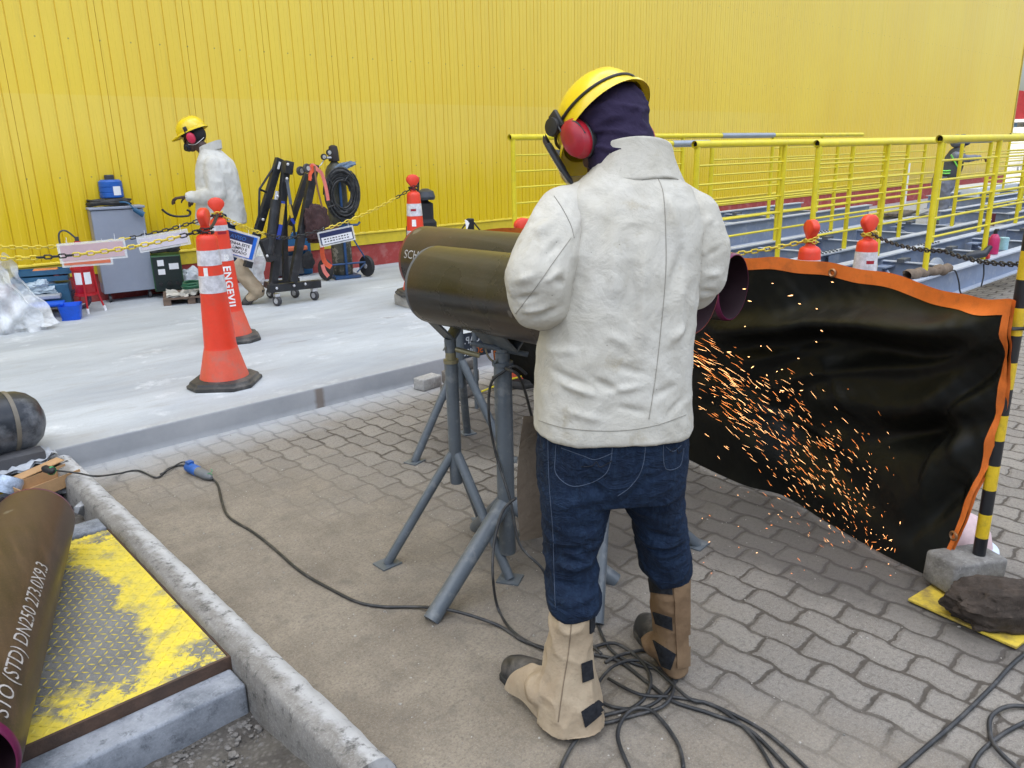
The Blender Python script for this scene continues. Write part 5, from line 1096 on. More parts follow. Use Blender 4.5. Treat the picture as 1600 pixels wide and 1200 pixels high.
lumpy('rag', cb-fy*.10+fx*.06+[0, 0, 1.235], (.13, .07, .035), 12, simple('rag_bluegrey', (.12, .17, .24), .8, var=.3), 'blue grey rag draped over the shoulder of the gas cylinder', 'rag', 4, .25, ax=rot2(-.1, .3))

# black kit bag behind the far cone
kb_ = WY(660, 410, 7.3); kb_[2] = PZ; t = thing('kit_bag', kb_, 'black kit bag and folded umbrella standing behind the cone on the block', 'bag')
BAGM = simple('kit_black', (.012, .012, .014), .75, bump=.5, bsc=30)
m = MB(); q = WY(661, 340, 7.3); m.tube(cr_path([[q[0], q[1], PZ], [q[0], q[1], .5], q-[0, 0, .05], q+[0, 0, .15], WY(658, 300, 7.3)], 6), [.13]*7+[.15]*6+[.12]*6+[.07]*5+[.04], 16); m.build('bag_body', BAGM, t)
m = MB(); m.lathe([(.10, 0), (.11, .03), (.09, .09), (.03, .12)], WY(665, 312, 7.25), axes((0, 0, 1)), 20); m.build('bag_lid', simple('kit_lid', (.03, .035, .045), .35), t)
m = MB(); m.tube([WY(653, 300, 7.25), WY(654, 277, 7.25)], .012, 8); m.build('umbrella_tip', BAGM, t)
m = MB(); m.tube(cr_path([WY(668, 325, 7.2), WY(678, 350, 7.2), WY(683, 368, 7.2)], 6), .012, 8); m.build('carry_strap', BAGM, t)
lumpy('pouch', WY(643, 372, 7.25), (.06, .05, .16), 3, BAGM, 'small black pouch leaning by the cone on the block', 'pouch', 3, .1)
# clamp at the far end of the blanket
q = DW(735, 360, 4.56); t = thing('clamp_post', (q[0], q[1], 0), 'dark clamp post gripping the far corner of the fire blanket', 'post')
m = MB(); m.tube([(q[0], q[1], 0), q], .014, 10); m.build('pole', STAND, t)
m = MB(); m.bevbox(q+[0, 0, .03], (.035, .035, .075), .006); m.build('clamp_body', mat('plug_black', (.015, .015, .017), .5), t, smooth=False)
m = MB(); m.add([q+RH*-.02+[0, 0, .0], q+RH*.005+[0, 0, .0], q+RH*.005+[0, 0, .06], q+RH*-.03+[0, 0, .06], q+RH*-.02-WH*.022, q+RH*.0-WH*.022+[0, 0, .05]], [(0, 1, 2, 3), (0, 1, 5, 4), (3, 2, 5), (0, 4, 3), (4, 5, 3)]); m.build('white_rag', PAPER, t, smooth=False)
m = MB()
for s in (-1, 1): m.tube([q+RH*.012*s+[0, 0, .055], q+RH*.055*s+[0, 0, .0], q+RH*.05*s-[0, 0, .015]], .005, 6)
m.build('jaw', mat('plug_black', (.015, .015, .017), .5), t)

# ================================================================== THINGS ON AND BEYOND THE FRAMES
q = WY(1450, 432, 2.57); q[2] = .435
t = thing('rolled_rag', q, 'brown rag roll lying across the corner of the nearest steel frame', 'rag roll')
RAG = simple('rag_brown', (.17, .125, .09), .9, var=.3, sc=18, bump=.6, bsc=40)
a, b = WY(1418, 424, 2.62), WY(1482, 428, 2.50); a[2] = b[2] = .435; m = MB(); d = b-a; n = 40; R_ = []
m.tube([a+d*i/n+np.array([0, 0, .008*math.sin(i*.7)]) for i in range(n+1)], [.040+.005*math.sin(i*.25)+.002*math.sin(i*1.7) for i in range(n+1)], 18, False); m.build('cloth_roll', RAG, t)
m = MB(); m.tube([a+d*i/n*.98+np.array([.03*math.sin(i*.35), .03*math.cos(i*.35), .02+.01*math.sin(i*.5)]) for i in range(n)], .012, 8); m.build('twisted_fold', RAG, t)
g = WY(1528, 412, 2.58); g[2] = .44; t = thing('angle_grinder', g, 'dark idle power tool lying by the second handrail post on the nearest frame', 'power tool')
m = MB(); m.tube([g-RH*.13+[0, 0, 0], g-RH*.05+[0, 0, .01], g+RH*.05+[0, 0, .02], g+RH*.10+[0, 0, .09]], [.02, .04, .036, .02], 14); m.build('body', simple('tool_dark', (.03, .035, .045), .45), t); m = MB(); m.lathe([(.05, 0), (.05, .006)], g-RH*.12+[0, 0, -.02], axes((0, 0, 1)), 20); m.build('disc', DARKST, t)
m = MB(); m.tube(cr_path([WY(1480, 425, 2.50), WY(1492, 423, 2.49), WY(1498, 440, 2.48), WY(1500, 455, 2.47), WY(1506, 466, 2.45)], 6), .007, 6); tag(m.build('cable', CBL), 'thin black cable hanging over the face of the nearest steel frame', 'cable')
m = MB(); m.tube(cr_path([WY(1537, 412, 2.50), WY(1537, 430, 2.49), WY(1533, 448, 2.48)], 6), .007, 6); tag(m.build('cable', CBL), 'short black cable end hanging below the idle power tool', 'cable')
b_ = WY(1550, 400, 2.62); b_[2] = .402; t = thing('spray_bottle', b_, 'pink bottle with a dark cap standing on the nearest steel frame', 'bottle')
m = MB(); m.lathe([(.045, 0), (.05, .01), (.05, .15), (.03, .19), (.016, .2)], b_, axes((0, 0, 1)), 20); m.build('body', simple('bottle_pink', (.50, .02, .12), .35), t); m = MB(); m.lathe([(.018, .2), (.018, .235)], b_, axes((0, 0, 1)), 12); m.box(b_+[.03, 0, .235], (.07, .02, .02)); m.build('cap', mat('plug_black', (.015, .015, .017), .5), t)
b_ = WY(1566, 395, 2.66); b_[2] = .402; m = MB(); m.lathe([(.045, 0), (.045, .08), (.047, .082), (.047, .12), (.04, .125)], b_, axes((0, 0, 1)), 20); tag(m.build('tin_can', simple('tin_pale_blue', (.30, .50, .55), .4)), 'pale blue tin beside the pink bottle on the frame', 'tin')
b_ = WY(1541, 405, 2.55); b_[2] = .402; m = MB(); m.bevbox(b_+[0, 0, .02], (.06, .05, .04), .006); tag(m.build('red_clamp', simple('clamp_red', (.55, .02, .02), .4)), 'small red clamp at the foot of the second handrail post', 'clamp')
m = MB(); c = WY(1463, 412, 2.98); c[2] = .16; m.lathe([(.22, 0), (.22, .03), (.19, .05), (.04, .06)], c, axes((0, -1, .12)), 40); tag(m.build('steel_disc', simple('disc_grey', (.30, .33, .38), .4)), 'round grey steel blank standing inside the nearest frame', 'disc')
for dx in (-.25, .12): 
    m = MB(); m.box(c+[dx, -.02, .05], (.10, .012, .18)); m.build('oxide_patch', OXIDE, bpy.data.objects['bridge_section'], smooth=False)
for i, (px, py) in enumerate([(1395, 340), (1418, 342), (1440, 338)]):
    c = G(px, py, .0); 
    m = MB(); 
    for k in range(4): m.bevbox(c+[0, .09*k, .06+.05*(i == 1)], (1.1, .07, .05), .006, rot2(.1*i))
    tag(m.build('timber_stack', simple('far_timber', [(.36, .34, .12), (.14, .12, .10), (.42, .44, .46)][i], .8), smooth=False), ['yellowish boards piled on the ground beyond the frames', 'dark boards in the middle of the far timber piles', 'pale boards lying nearest the bent worker\'s feet'][i], 'boards')
c = G(1530, 330, 0); m = MB(); m.bevbox(c+[.4, .2, .28], (2.6, .8, .50), .02, rot2(.0)); t = tag(m.build('white_tank', simple('tank_white', (.55, .58, .60), .5, var=.1)), 'long white box behind the handrails to the right of the bent worker', 'tank')
c = G(1440, 283, 0); q = WY(1425, 240, 8.35); m = MB(); m.tube([(q[0], 8.4, 0), (q[0], 8.4, 1.0)], .045, 8); tag(m.build('white_post', PAPER), 'pale pipe post standing at the foot of the yellow wall', 'post')
# far entrance kiosk beyond the end of the building
t = thing('kiosk', (46, 12.2, 0), 'distant white entrance canopy with a red barrel awning past the end of the wall', 'kiosk'); WHT = simple('kiosk_white', (.70, .71, .72), .6)
def K(px, py, X=46.): return WX(px, py, X)
m = MB(); a = K(1586, 208); b = K(1650, 205); c0 = (a+b)/2
for z, h in ((K(1600, 203)[2], .25), (K(1600, 189)[2], .14)): m.box((46, (a[1]+b[1])/2-.2, z), (2.5, abs(a[1]-b[1])+1.0, h))
m.build('beam', WHT, t, smooth=False)
for px in (1592, 1607): 
    y = K(px, 220)[1]; m = MB(); m.box((46, y, 1.3), (.3, .28, 2.6)); m.build('post', WHT, t, smooth=False)
z0 = K(1600, 187)[2]; yA, yB_ = K(1584, 187)[1]+1.3, K(1640, 187)[1]
m = MB(); rad = (yA-yB_)/2; 
m.add([(45+dx, (yA+yB_)/2+rad*math.cos(a), z0+rad*.95*math.sin(a)) for dx in (0, 2.6) for a in np.linspace(0, math.pi, 20)], [(i, i+1, 21+i, 20+i) for i in range(19)]+[tuple(range(20)), tuple(range(39, 19, -1))]); m.build('barrel_awning', simple('awning_red', (.26, .012, .02), .5), t, angle=60)
m = MB(); m.box((47.5, (a[1]+b[1])/2, 1.9), (.2, 6, 1.0)); m.build('blue_panel', simple('panel_blue', (.15, .30, .50), .5), t, smooth=False)
t = thing('white_van', (40, 8.6, 0), 'white vehicle parked just past the end of the yellow wall', 'van'); vy = K(1612, 230, 38.)[1]
m = MB(); m.bevbox((39.5, vy, .95), (4.2, 1.8, 1.1), .18); m.build('body', simple('van_white', (.72, .73, .74), .35), t); m = MB(); m.bevbox((40.2, vy, 1.62), (2.6, 1.6, .4), .15); m.build('roof', simple('van_roof', (.72, .73, .74), .35), t)
m = MB(); m.box((38.86, vy, 1.60), (.06, 1.4, .26)); m.build('windscreen', simple('glass_dark', (.03, .04, .05), .1), t)
for dx in (-1.3, 1.3):
    m = MB(); m.lathe([(.30, -.1), (.33, -.06), (.33, .06), (.30, .1)], (39.5+dx, vy-.86, .33), axes((0, 1, 0)), 20); m.build('wheel', mat('tyre', (.025, .025, .027), .7), t)
# ================================================================== PEOPLE
from mathutils import noise as MN
from mathutils.bvhtree import BVHTree
UP = np.array([0, 0, 1.])
def capsule(mb, a, b, ra, rb, n=18):
    a = np.array(a, float); b = np.array(b, float); d = b-a; L = np.linalg.norm(d)
    if L < 1e-6: mb.ball(a, ra, n); return
    ax = axes(d); pr = [(ra*math.cos(t), ra*math.sin(t)) for t in np.linspace(-math.pi/2+.001, 0, 6)]+[(rb*math.cos(t), L+rb*math.sin(t)) for t in np.linspace(0, math.pi/2-.001, 6)]
    mb.lathe(pr, a, ax, n)
def chainc(mb, pts):
    for (a, ra), (b, rb) in zip(pts[:-1], pts[1:]): capsule(mb, a, b, ra, rb)
def fuse(mb, voxel, smooth=6, fac=.5):
    """one continuous skin over everything collected"""
    me = bpy.data.meshes.new('tmp'); me.from_pydata(mb.v, [], mb.f); o = bpy.data.objects.new('tmp', me); COL.objects.link(o)
    r = o.modifiers.new('r', 'REMESH'); r.mode = 'VOXEL'; r.voxel_size = voxel; s = o.modifiers.new('s', 'SMOOTH'); s.factor = fac; s.iterations = smooth
    dg = bpy.context.evaluated_depsgraph_get(); out = bpy.data.meshes.new_from_object(o.evaluated_get(dg)); bpy.data.objects.remove(o); bpy.data.meshes.remove(me); return out
def finish(me, name, mt, parent, disp=None, keep=None):
    n = len(me.vertices); co = np.empty(n*3); me.vertices.foreach_get('co', co); co = co.reshape(-1, 3); no = np.empty(n*3); me.vertices.foreach_get('normal', no); no = no.reshape(-1, 3)
    if disp is not None: co = co+no*disp(co, no)[:, None]
    off = parent_origin(parent); me.vertices.foreach_set('co', (co-off).ravel())
    if keep is not None:
        bm = bmesh.new(); bm.from_mesh(me); bm.verts.ensure_lookup_table(); k = keep(co); bmesh.ops.delete(bm, geom=[bm.verts[i] for i in np.nonzero(~k)[0]], context='VERTS'); bm.to_mesh(me); bm.free()
    me.materials.clear(); me.materials.append(mt); me.shade_smooth(); me.update(); me.name = name
    o = bpy.data.objects.new(name, me); COL.objects.link(o); o.parent = parent; return o
def nz(co, sc, seed=0.):
    sc = np.array(sc if hasattr(sc, '__len__') else [sc]*3); return np.array([MN.noise(Vector(p*sc+seed)) for p in co])
def crease(co, a, b, w, h, S=RH):
    """signed ridge or valley along the line a-b, measured across the back; S the sideways axis"""
    P = np.stack([co @ S, co[:, 2]], 1); A = np.array([np.array(a) @ S, a[2]]); B = np.array([np.array(b) @ S, b[2]]); d = B-A; s = np.clip(((P-A) @ d)/(d @ d), 0, 1); q = P-A-s[:, None]*d; r = np.sqrt((q*q).sum(1)); return h*np.exp(-(r/w)**2)*np.sin(np.pi*np.clip(s, .06, .94))
def ringloft(mb, rings, n=40, p=2.35, S=RH, F=WH):
    """rings: centre, half width, half depth[, lean of the ring plane]"""
    vs = []
    for c, hw, hd in rings:
        for k in range(n):
            a = 2*math.pi*k/n; x = math.copysign(abs(math.cos(a))**(2/p), math.cos(a)); y = math.copysign(abs(math.sin(a))**(2/p), math.sin(a)); vs.append(np.array(c)+S*hw*x+F*hd*y)
    m = len(rings); mb.add(vs, [(i*n+k, i*n+(k+1) % n, (i+1)*n+(k+1) % n, (i+1)*n+k) for i in range(m-1) for k in range(n)]+[tuple(range(n))[::-1], tuple((m-1)*n+k for k in range(n))])
def rg(py, xl, xr, w, hd):
    a = DW(xl, py, w); b = DW(xr, py, w); return ((a+b)/2, np.linalg.norm(b-a)/2, hd)
def hand(mb, wr, d, palm, curl=.9, side=1, k=1.):
    """palm, four fingers of different length with knuckle bends and a thumb off the side of the palm"""
    d = _n(d); palm = _n(np.array(palm)-d*(np.array(palm) @ d)); s = np.cross(d, palm)*side; wr = np.array(wr)
    for t in (-.026, -.009, .009, .026): capsule(mb, wr+s*t*.55*k, wr+d*.085*k+s*t*k, .015*k, .0125*k, 10)
    for t, L, c in ((-.030, .068, 1.0), (-.010, .080, .92), (.010, .076, .96), (.029, .060, 1.08)):
        p = wr+d*.088*k+s*t*k; a = curl*c*.45; r = .0098*k
        for i, l in enumerate((.45, .32, .23)):
            dd = _n(d*math.cos(a)+palm*math.sin(a)); q = p+dd*L*l*k; capsule(mb, p, q, r, r*.92, 10); p = q; a += curl*c*.75; r *= .92
    p = wr+d*.028*k-s*.026*k; dd = _n(d*.55-s*.75+palm*.25); q = p+dd*.036*k; capsule(mb, p, q, .0135*k, .0115*k, 10); e = _n(d*.8-s*.25+palm*.6); capsule(mb, q, q+e*.03*k, .0112*k, .0095*k, 10); capsule(mb, q+e*.03*k, q+e*.03*k+_n(e+palm*.5)*.022*k, .0095*k, .008*k, 10)
def head(mb, c, F, U, k=1.):
    """skull, jaw, brow, nose, lips, chin, ears; c between the eyes and the back of the skull"""
    F = _n(F); U = _n(np.array(U)-F*(np.array(U) @ F)); L = np.cross(U, F); A = [F, L, U]
    q = lambda x, y, z: np.array(c)+(F*x+L*y+U*z)*k
    mb.ball(q(-.012, 0, .025), (.098*k, .076*k, .088*k), 24, A); mb.ball(q(.028, 0, -.045), (.060*k, .055*k, .068*k), 20, A)
    mb.ball(q(.062, 0, -.095), (.026*k, .030*k, .020*k), 14, A); capsule(mb, q(.078, .030, .012), q(.078, -.030, .012), .011*k, .011*k, 10)
    capsule(mb, q(.086, 0, .004), q(.106, 0, -.034), .008*k, .0135*k, 12); capsule(mb, q(.096, .010, -.038), q(.096, -.010, -.038), .008*k, .008*k, 8)
    for z, r in ((-.060, .0065), (-.070, .0075)): capsule(mb, q(.086, .016, z), q(.086, -.016, z), r*k, r*k, 8)
    for s in (-1, 1):
        mb.ball(q(.070, .030*s, -.004), (.014*k, .015*k, .010*k), 12, A); mb.ball(q(-.006, .079*s, -.012), (.017*k, .007*k, .030*k), 12, A); mb.ball(q(.055, .045*s, -.032), (.028*k, .016*k, .022*k), 12, A)
    return q
SKIN = simple('skin_brown', (.12, .055, .035), .5, var=.12, Subsurface_Weight=.08)
def cotton(name, a, b, sc=6, fleck=None, rough=.9, weave=True):
    t = NT(name); n = t.noise(sc, 6, .62); n2 = t.noise(sc*5, 5, .7); c = t.mix(t.rng(n, .3, .7), a, b); c = t.mix(t.m('MULTIPLY', t.rng(n2, .52, .72), .3), c, lig(a, .72)); c = t.mix(t.m('MULTIPLY', t.rng(t.noise(sc*14, 5, .8), .60, .70), .35), c, lig(a, .55)); c = t.mix(t.m('MULTIPLY', t.rng(t.voro(sc*4.5), .045, .02), .7), c, lig(a, .35))
    if fleck: c = t.mix(t.m('MULTIPLY', t.rng(t.noise(sc*2.3, 6, .7), .60, .72), .55), c, fleck)
    t.col(c).p(Roughness=rough, Specular_IOR_Level=.25); t.bump(t.noise(9, 5, .6, dist=.6), .35, .02); t.bump(t.m('ABSOLUTE', t.m('SUBTRACT', t.noise(11, 5, .6, dist=1.2), .5)), .20, .03); t.bump(t.m('ABSOLUTE', t.m('SUBTRACT', t.noise(27, 5, .65, dist=.8), .5)), .12, .010); t.bump(t.noise(90, 5, .7), .3, .0025)
    if weave: t.bump(t.noise(700, 2, .6), .35, .0006)
    return t.mat
JACK = cotton('leather_jacket', (.42, .395, .335), (.54, .525, .48), 5, (.33, .285, .20))
DEN = NT('denim'); n = DEN.noise(5, 6, .65); n2 = DEN.noise(90, 4, .7, v=DEN.scale(DEN.co(), (1, 1, .25))); c = DEN.mix(DEN.rng(n, .3, .7), (.004, .008, .020), (.010, .023, .054)); c = DEN.mix(DEN.m('MULTIPLY', DEN.rng(n2, .45, .7), .45), c, (.022, .045, .088)); DEN.col(c).p(Roughness=.85, Specular_IOR_Level=.2); DEN.bump(DEN.noise(16, 5, .6), .5, .015); DEN.bump(DEN.m('ABSOLUTE', DEN.m('SUBTRACT', DEN.noise(13, 5, .6, v=DEN.scale(DEN.co(), (1, 1, 2)), dist=1.), .5)), .7, .03); DEN.bump(DEN.noise(420, 2), .5, .0008); DEN = DEN.mat
SUEDE = cotton('suede_gaiter', (.30, .225, .15), (.44, .355, .25), 7, (.20, .155, .11)); SUEDE2 = cotton('suede_brown', (.15, .092, .052), (.235, .155, .09), 7, (.09, .06, .04))
VEL = cotton('hook_strip', (.006, .007, .010), (.025, .027, .032), 60); BOOT = simple('boot_leather', (.022, .022, .024), .55, var=.4, sc=14, dirt=(.16, .14, .12), dsc=12, damt=.7); SOLE = simple('boot_sole', (.02, .02, .02), .8, dirt=(.15, .13, .11), dsc=10, damt=.6)
HOOD = cotton('hood_purple', (.014, .009, .030), (.032, .023, .058), 6); HELM = simple('helmet_yellow', (.78, .56, .008), .30, var=.06, sc=4, dirt=(.45, .27, .02), dsc=16, damt=.35, Coat_Weight=.3)
EARR = simple('defender_red', (.36, .010, .022), .38, var=.12, sc=8, dirt=(.12, .01, .02), dsc=12, damt=.3); BLKP = simple('black_plastic', (.012, .012, .014), .4)
VISOR = NT('clear_visor'); VISOR.p(Base_Color=(.85, .83, .70), Roughness=.08, Alpha=.42); VISOR = VISOR.mat
def helmet(parent, c, F, U, k=1., band=True, visor=.045, knob=0):
    """dome with a raised crown, rim gutter and short peak; c = centre of the rim"""
    F = _n(F); U = _n(np.array(U)-F*(np.array(U) @ F)); L = np.cross(U, F)
    def dome(off=0.):
        def fn(u, v):
            a = 2*math.pi*u; t = v*math.pi/2; r = math.cos(t)**.82 if v < 1 else 0
            x, y, z = math.cos(a)*(.132+off)*r, math.sin(a)*(.108+off)*r, (.118+off)*math.sin(t)**.95
            crown = .006*max(0, 1-abs(math.sin(a)*r)*5)*math.sin(t)*(1 if v > .25 else v*4)
            return np.array(c)+k*(F*x+L*y+U*(z+crown))
        return fn
    m = MB(); m.grid(dome(), 48, 22, True); m.grid(dome(-.004), 48, 22, True)
    def brim(z, d): return lambda u, v: np.array(c)+k*(F*math.cos(2*math.pi*u)*(.131+v*(.014+visor*max(0, math.cos(2*math.pi*u))**2.2))+L*math.sin(2*math.pi*u)*(.107+v*.014)+U*(z-.010*v-.006*v*max(0, math.cos(2*math.pi*u))))
    m.grid(brim(.004, 0), 48, 5, True); m.grid(brim(.0005, 0), 48, 5, True); m.grid(lambda u, v: np.array(c)+k*(F*math.cos(2*math.pi*u)*(.145+visor*max(0, math.cos(2*math.pi*u))**2.2)+L*math.sin(2*math.pi*u)*.121+U*(-.013+.008*v-.006*max(0, math.cos(2*math.pi*u)))), 48, 2, True)
    h = m.build('helmet', HELM, parent, angle=50)
    if band:
        m = MB(); m.tube([np.array(c)+k*(F*math.cos(a)*.131+L*math.sin(a)*.1075+U*(.034+.012*math.cos(a))) for a in np.linspace(0, 2*math.pi, 60)[:-1]], .0042*k, 8, False, True); m.build('rubber_band', BLKP, h)
    m = MB(); m.grid(lambda u, v: np.array(c)+k*(F*math.cos(2*math.pi*u)*.104+L*math.sin(2*math.pi*u)*.086+U*(.012-.028*v)), 36, 3, True); m.build('head_harness', BLKP, h)
    return h, F, L, U
def ear_cup(parent, c, out, up, k=1., mt=None):
    ax = axes(out, up); X = ax[0]; Yv = ax[1]; m = MB(); n = 28
    def sh(s, z): return [np.array(c)+k*(X*math.sin(a)*.050*s*(1 if math.sin(a) > 0 else 1.06)+Yv*math.cos(a)*.038*s+ax[2]*z) for a in np.linspace(0, 2*math.pi, n+1)[:-1]]
    lv = [(.93, -.002), (1.0, .004), (1.0, .012), (.90, .026), (.62, .034), (.3, .036)]; vs = sum([sh(s, z) for s, z in lv], []); m.add(vs, [(i*n+j, i*n+(j+1) % n, (i+1)*n+(j+1) % n, (i+1)*n+j) for i in range(len(lv)-1) for j in range(n)]+[tuple(range(n))[::-1], tuple((len(lv)-1)*n+j for j in range(n))])
    e = m.build('ear_defender', mt or EARR, parent, angle=28)
    m = MB(); lv = [(.86, -.020), (.98, -.014), (.98, -.004), (.9, .0)]; vs = sum([sh(s, z) for s, z in lv], []); m.add(vs, [(i*n+j, i*n+(j+1) % n, (i+1)*n+(j+1) % n, (i+1)*n+j) for i in range(len(lv)-1) for j in range(n)]+[tuple(range(n))[::-1], tuple((len(lv)-1)*n+j for j in range(n))]); m.build('ear_cushion', BLKP, e)
    return e
def boot(parent, heel, toe, k=1., h=.14, lean=UP, slab=True):
    """heel, toe: places on the ground under the boot's two ends"""
    heel = np.array(heel, float); toe = np.array(toe, float); d = _n(toe-heel); s = np.cross(UP if abs(d[2]) < .8 else RH, d); s = _n(s); u = np.cross(d, s); L = np.linalg.norm(toe-heel)
    m = MB(); chainc(m, [(heel+d*.035+u*.05, .036*k), (heel+d*.12*k+u*.052, .040*k), (toe-d*.06*k+u*.042, .040*k), (toe-d*.038*k+u*.036, .036*k)]); capsule(m, heel+d*.05+u*.05, heel+d*.055+u*.05+_n(lean)*h*.7, .038*k, .042*k)
    for q in (-.016, .016): capsule(m, toe-d*.08*k+s*q*k+u*.034, toe-d*.04*k+s*q*.8*k+u*.034, .030*k, .028*k)
    b = finish(fuse(m, .006, 5), 'boot', BOOT, parent)
    P = [(x, y) for x, y in [(0, -.030), (.03, -.038), (.10, -.036), (.16, -.046), (L-.05, -.048), (L-.01, -.032), (L, 0), (L-.01, .032), (L-.05, .048), (.16, .046), (.10, .036), (.03, .038), (0, .030)]]
    m = MB(); m.prism(P, .0, .022, [d, s, u], heel); m.build('sole', SOLE, b, bevel=.003, angle=50); return b
def seam_on(o, pxs, name, mt, r=.0012, parent=None, n=10, off=.0006):
    """a stitched line laid on the surface of o"""
    dg = bpy.context.evaluated_depsgraph_get(); me = o.data; po = Vector(parent_origin(o)); bv = BVHTree.FromPolygons([v.co+po for v in me.vertices], [tuple(p.vertices) for p in me.polygons]); pts = []
    P = cr_path([np.array([a, b, 0.]) for a, b in pxs], n)
    for p in P:
        d = Vector(_n(ray(p[0], p[1]))); h, nn, i, t = bv.ray_cast(Vector(CAMP), d)
        if h is not None and t < 4 and (not pts or (Vector(pts[-1])-h).length < .1): pts.append(np.array(h+nn*off))
    if len(pts) < 3: return None
    m = MB(); m.tube(pts, r, 5); return m.build(name, mt, parent or o, angle=180)

# ---------------------------------------------------------------- the operator
op = thing('person', (1.50, 1.22, 0), 'person in pale jacket, yellow helmet and jeans grinding a pipe, seen from behind', 'person')
Hc = DW(952, 209, 2.07); psi, pit = math.radians(40), math.radians(40)
Fh0 = -RH*math.sin(psi)+WH*math.cos(psi); Fh = Fh0*math.cos(pit)-UP*math.sin(pit); Uh = UP*math.cos(pit)+Fh0*math.sin(pit); Lh = np.cross(Uh, Fh)
m = MB(); head(m, Hc, Fh, Uh)
chainc(m, [(Hc-Fh*.03-Uh*.06, .055), (DW(975, 262, 2.02), .058)])
ringloft(m, [rg(640, 868, 1045, 1.93, .11), rg(540, 870, 1050, 1.95, .11), rg(420, 900, 1070, 1.97, .115), rg(330, 915, 1058, 1.985, .075), rg(285, 940, 1040, 2.0, .060)])
aL = [DW(880, 335, 1.97), DW(848, 455, 1.87), DW(905, 486, 2.13)]; aR = [DW(1085, 330, 1.99), DW(1097, 435, 1.98), DW(1040, 470, 2.16)]
chainc(m, [(aL[0]-WH*.01, .036), (aL[1], .036), (aL[2], .028)]); chainc(m, [(aR[0]-WH*.02, .034), (aR[1], .034), (aR[2], .028)])
hL = aL[2]+RH*.05+WH*.035; hR = aR[2]-RH*.02+WH*.05
hand(m, hL, _n(RH*.8+WH*.5), -UP*.6+WH*.6, 1.0, 1); hand(m, hR, _n(WH*.8-RH*.5), -UP*.7-RH*.3, 1.0, -1)
hipL, hipR = DW(905, 700, 1.90), DW(1015, 700, 1.93); kL, kR = DW(893, 850, 1.86), DW(1038, 845, 1.98); anL, anR = DW(893, 1075, 1.80), DW(1052, 1010, 2.01)
for h_, k_, a_ in ((hipL, kL, anL), (hipR, kR, anR)): chainc(m, [(h_, .075), (k_, .050), (a_, .036)])
capsule(m, hipL, hipR, .08, .08)
finish(fuse(m, .006, 3), 'body', SKIN, op)

# jacket
jm = MB()
ringloft(jm, [rg(663, 838, 1079, 1.925, .172), rg(655, 836, 1080, 1.925, .174), rg(600, 836, 1077, 1.93, .17), rg(540, 839, 1081, 1.94, .168), rg(480, 849, 1086, 1.95, .165), rg(420, 872, 1092, 1.96, .162), rg(360, 876, 1100, 1.975, .152), rg(320, 882, 1094, 1.985, .138), rg(290, 898, 1078, 1.995, .115), rg(268, 920, 1056, 2.005, .095), rg(252, 936, 1040, 2.015, .085)], 48)
sl_ = [MB(), MB()]
chainc(sl_[0], [(DW(912, 318, 1.99), .055), (DW(884, 340, 1.96), .074), (DW(856, 395, 1.885), .083), (DW(840, 435, 1.845), .084), (DW(843, 464, 1.86), .080), (DW(866, 478, 1.99), .068), (DW(890, 484, 2.11), .052)])
chainc(sl_[1], [(DW(1060, 316, 2.0), .055), (DW(1083, 340, 1.975), .068), (DW(1097, 392, 1.95), .068), (DW(1096, 432, 1.95), .063), (DW(1086, 452, 2.0), .058), (DW(1058, 464, 2.11), .050)])
jme = fuse(jm, .0055, 7); sme = [fuse(x, .0055, 5) for x in sl_]
WB = 1.78; J3 = lambda x, y, w=WB: DW(x, y, w)
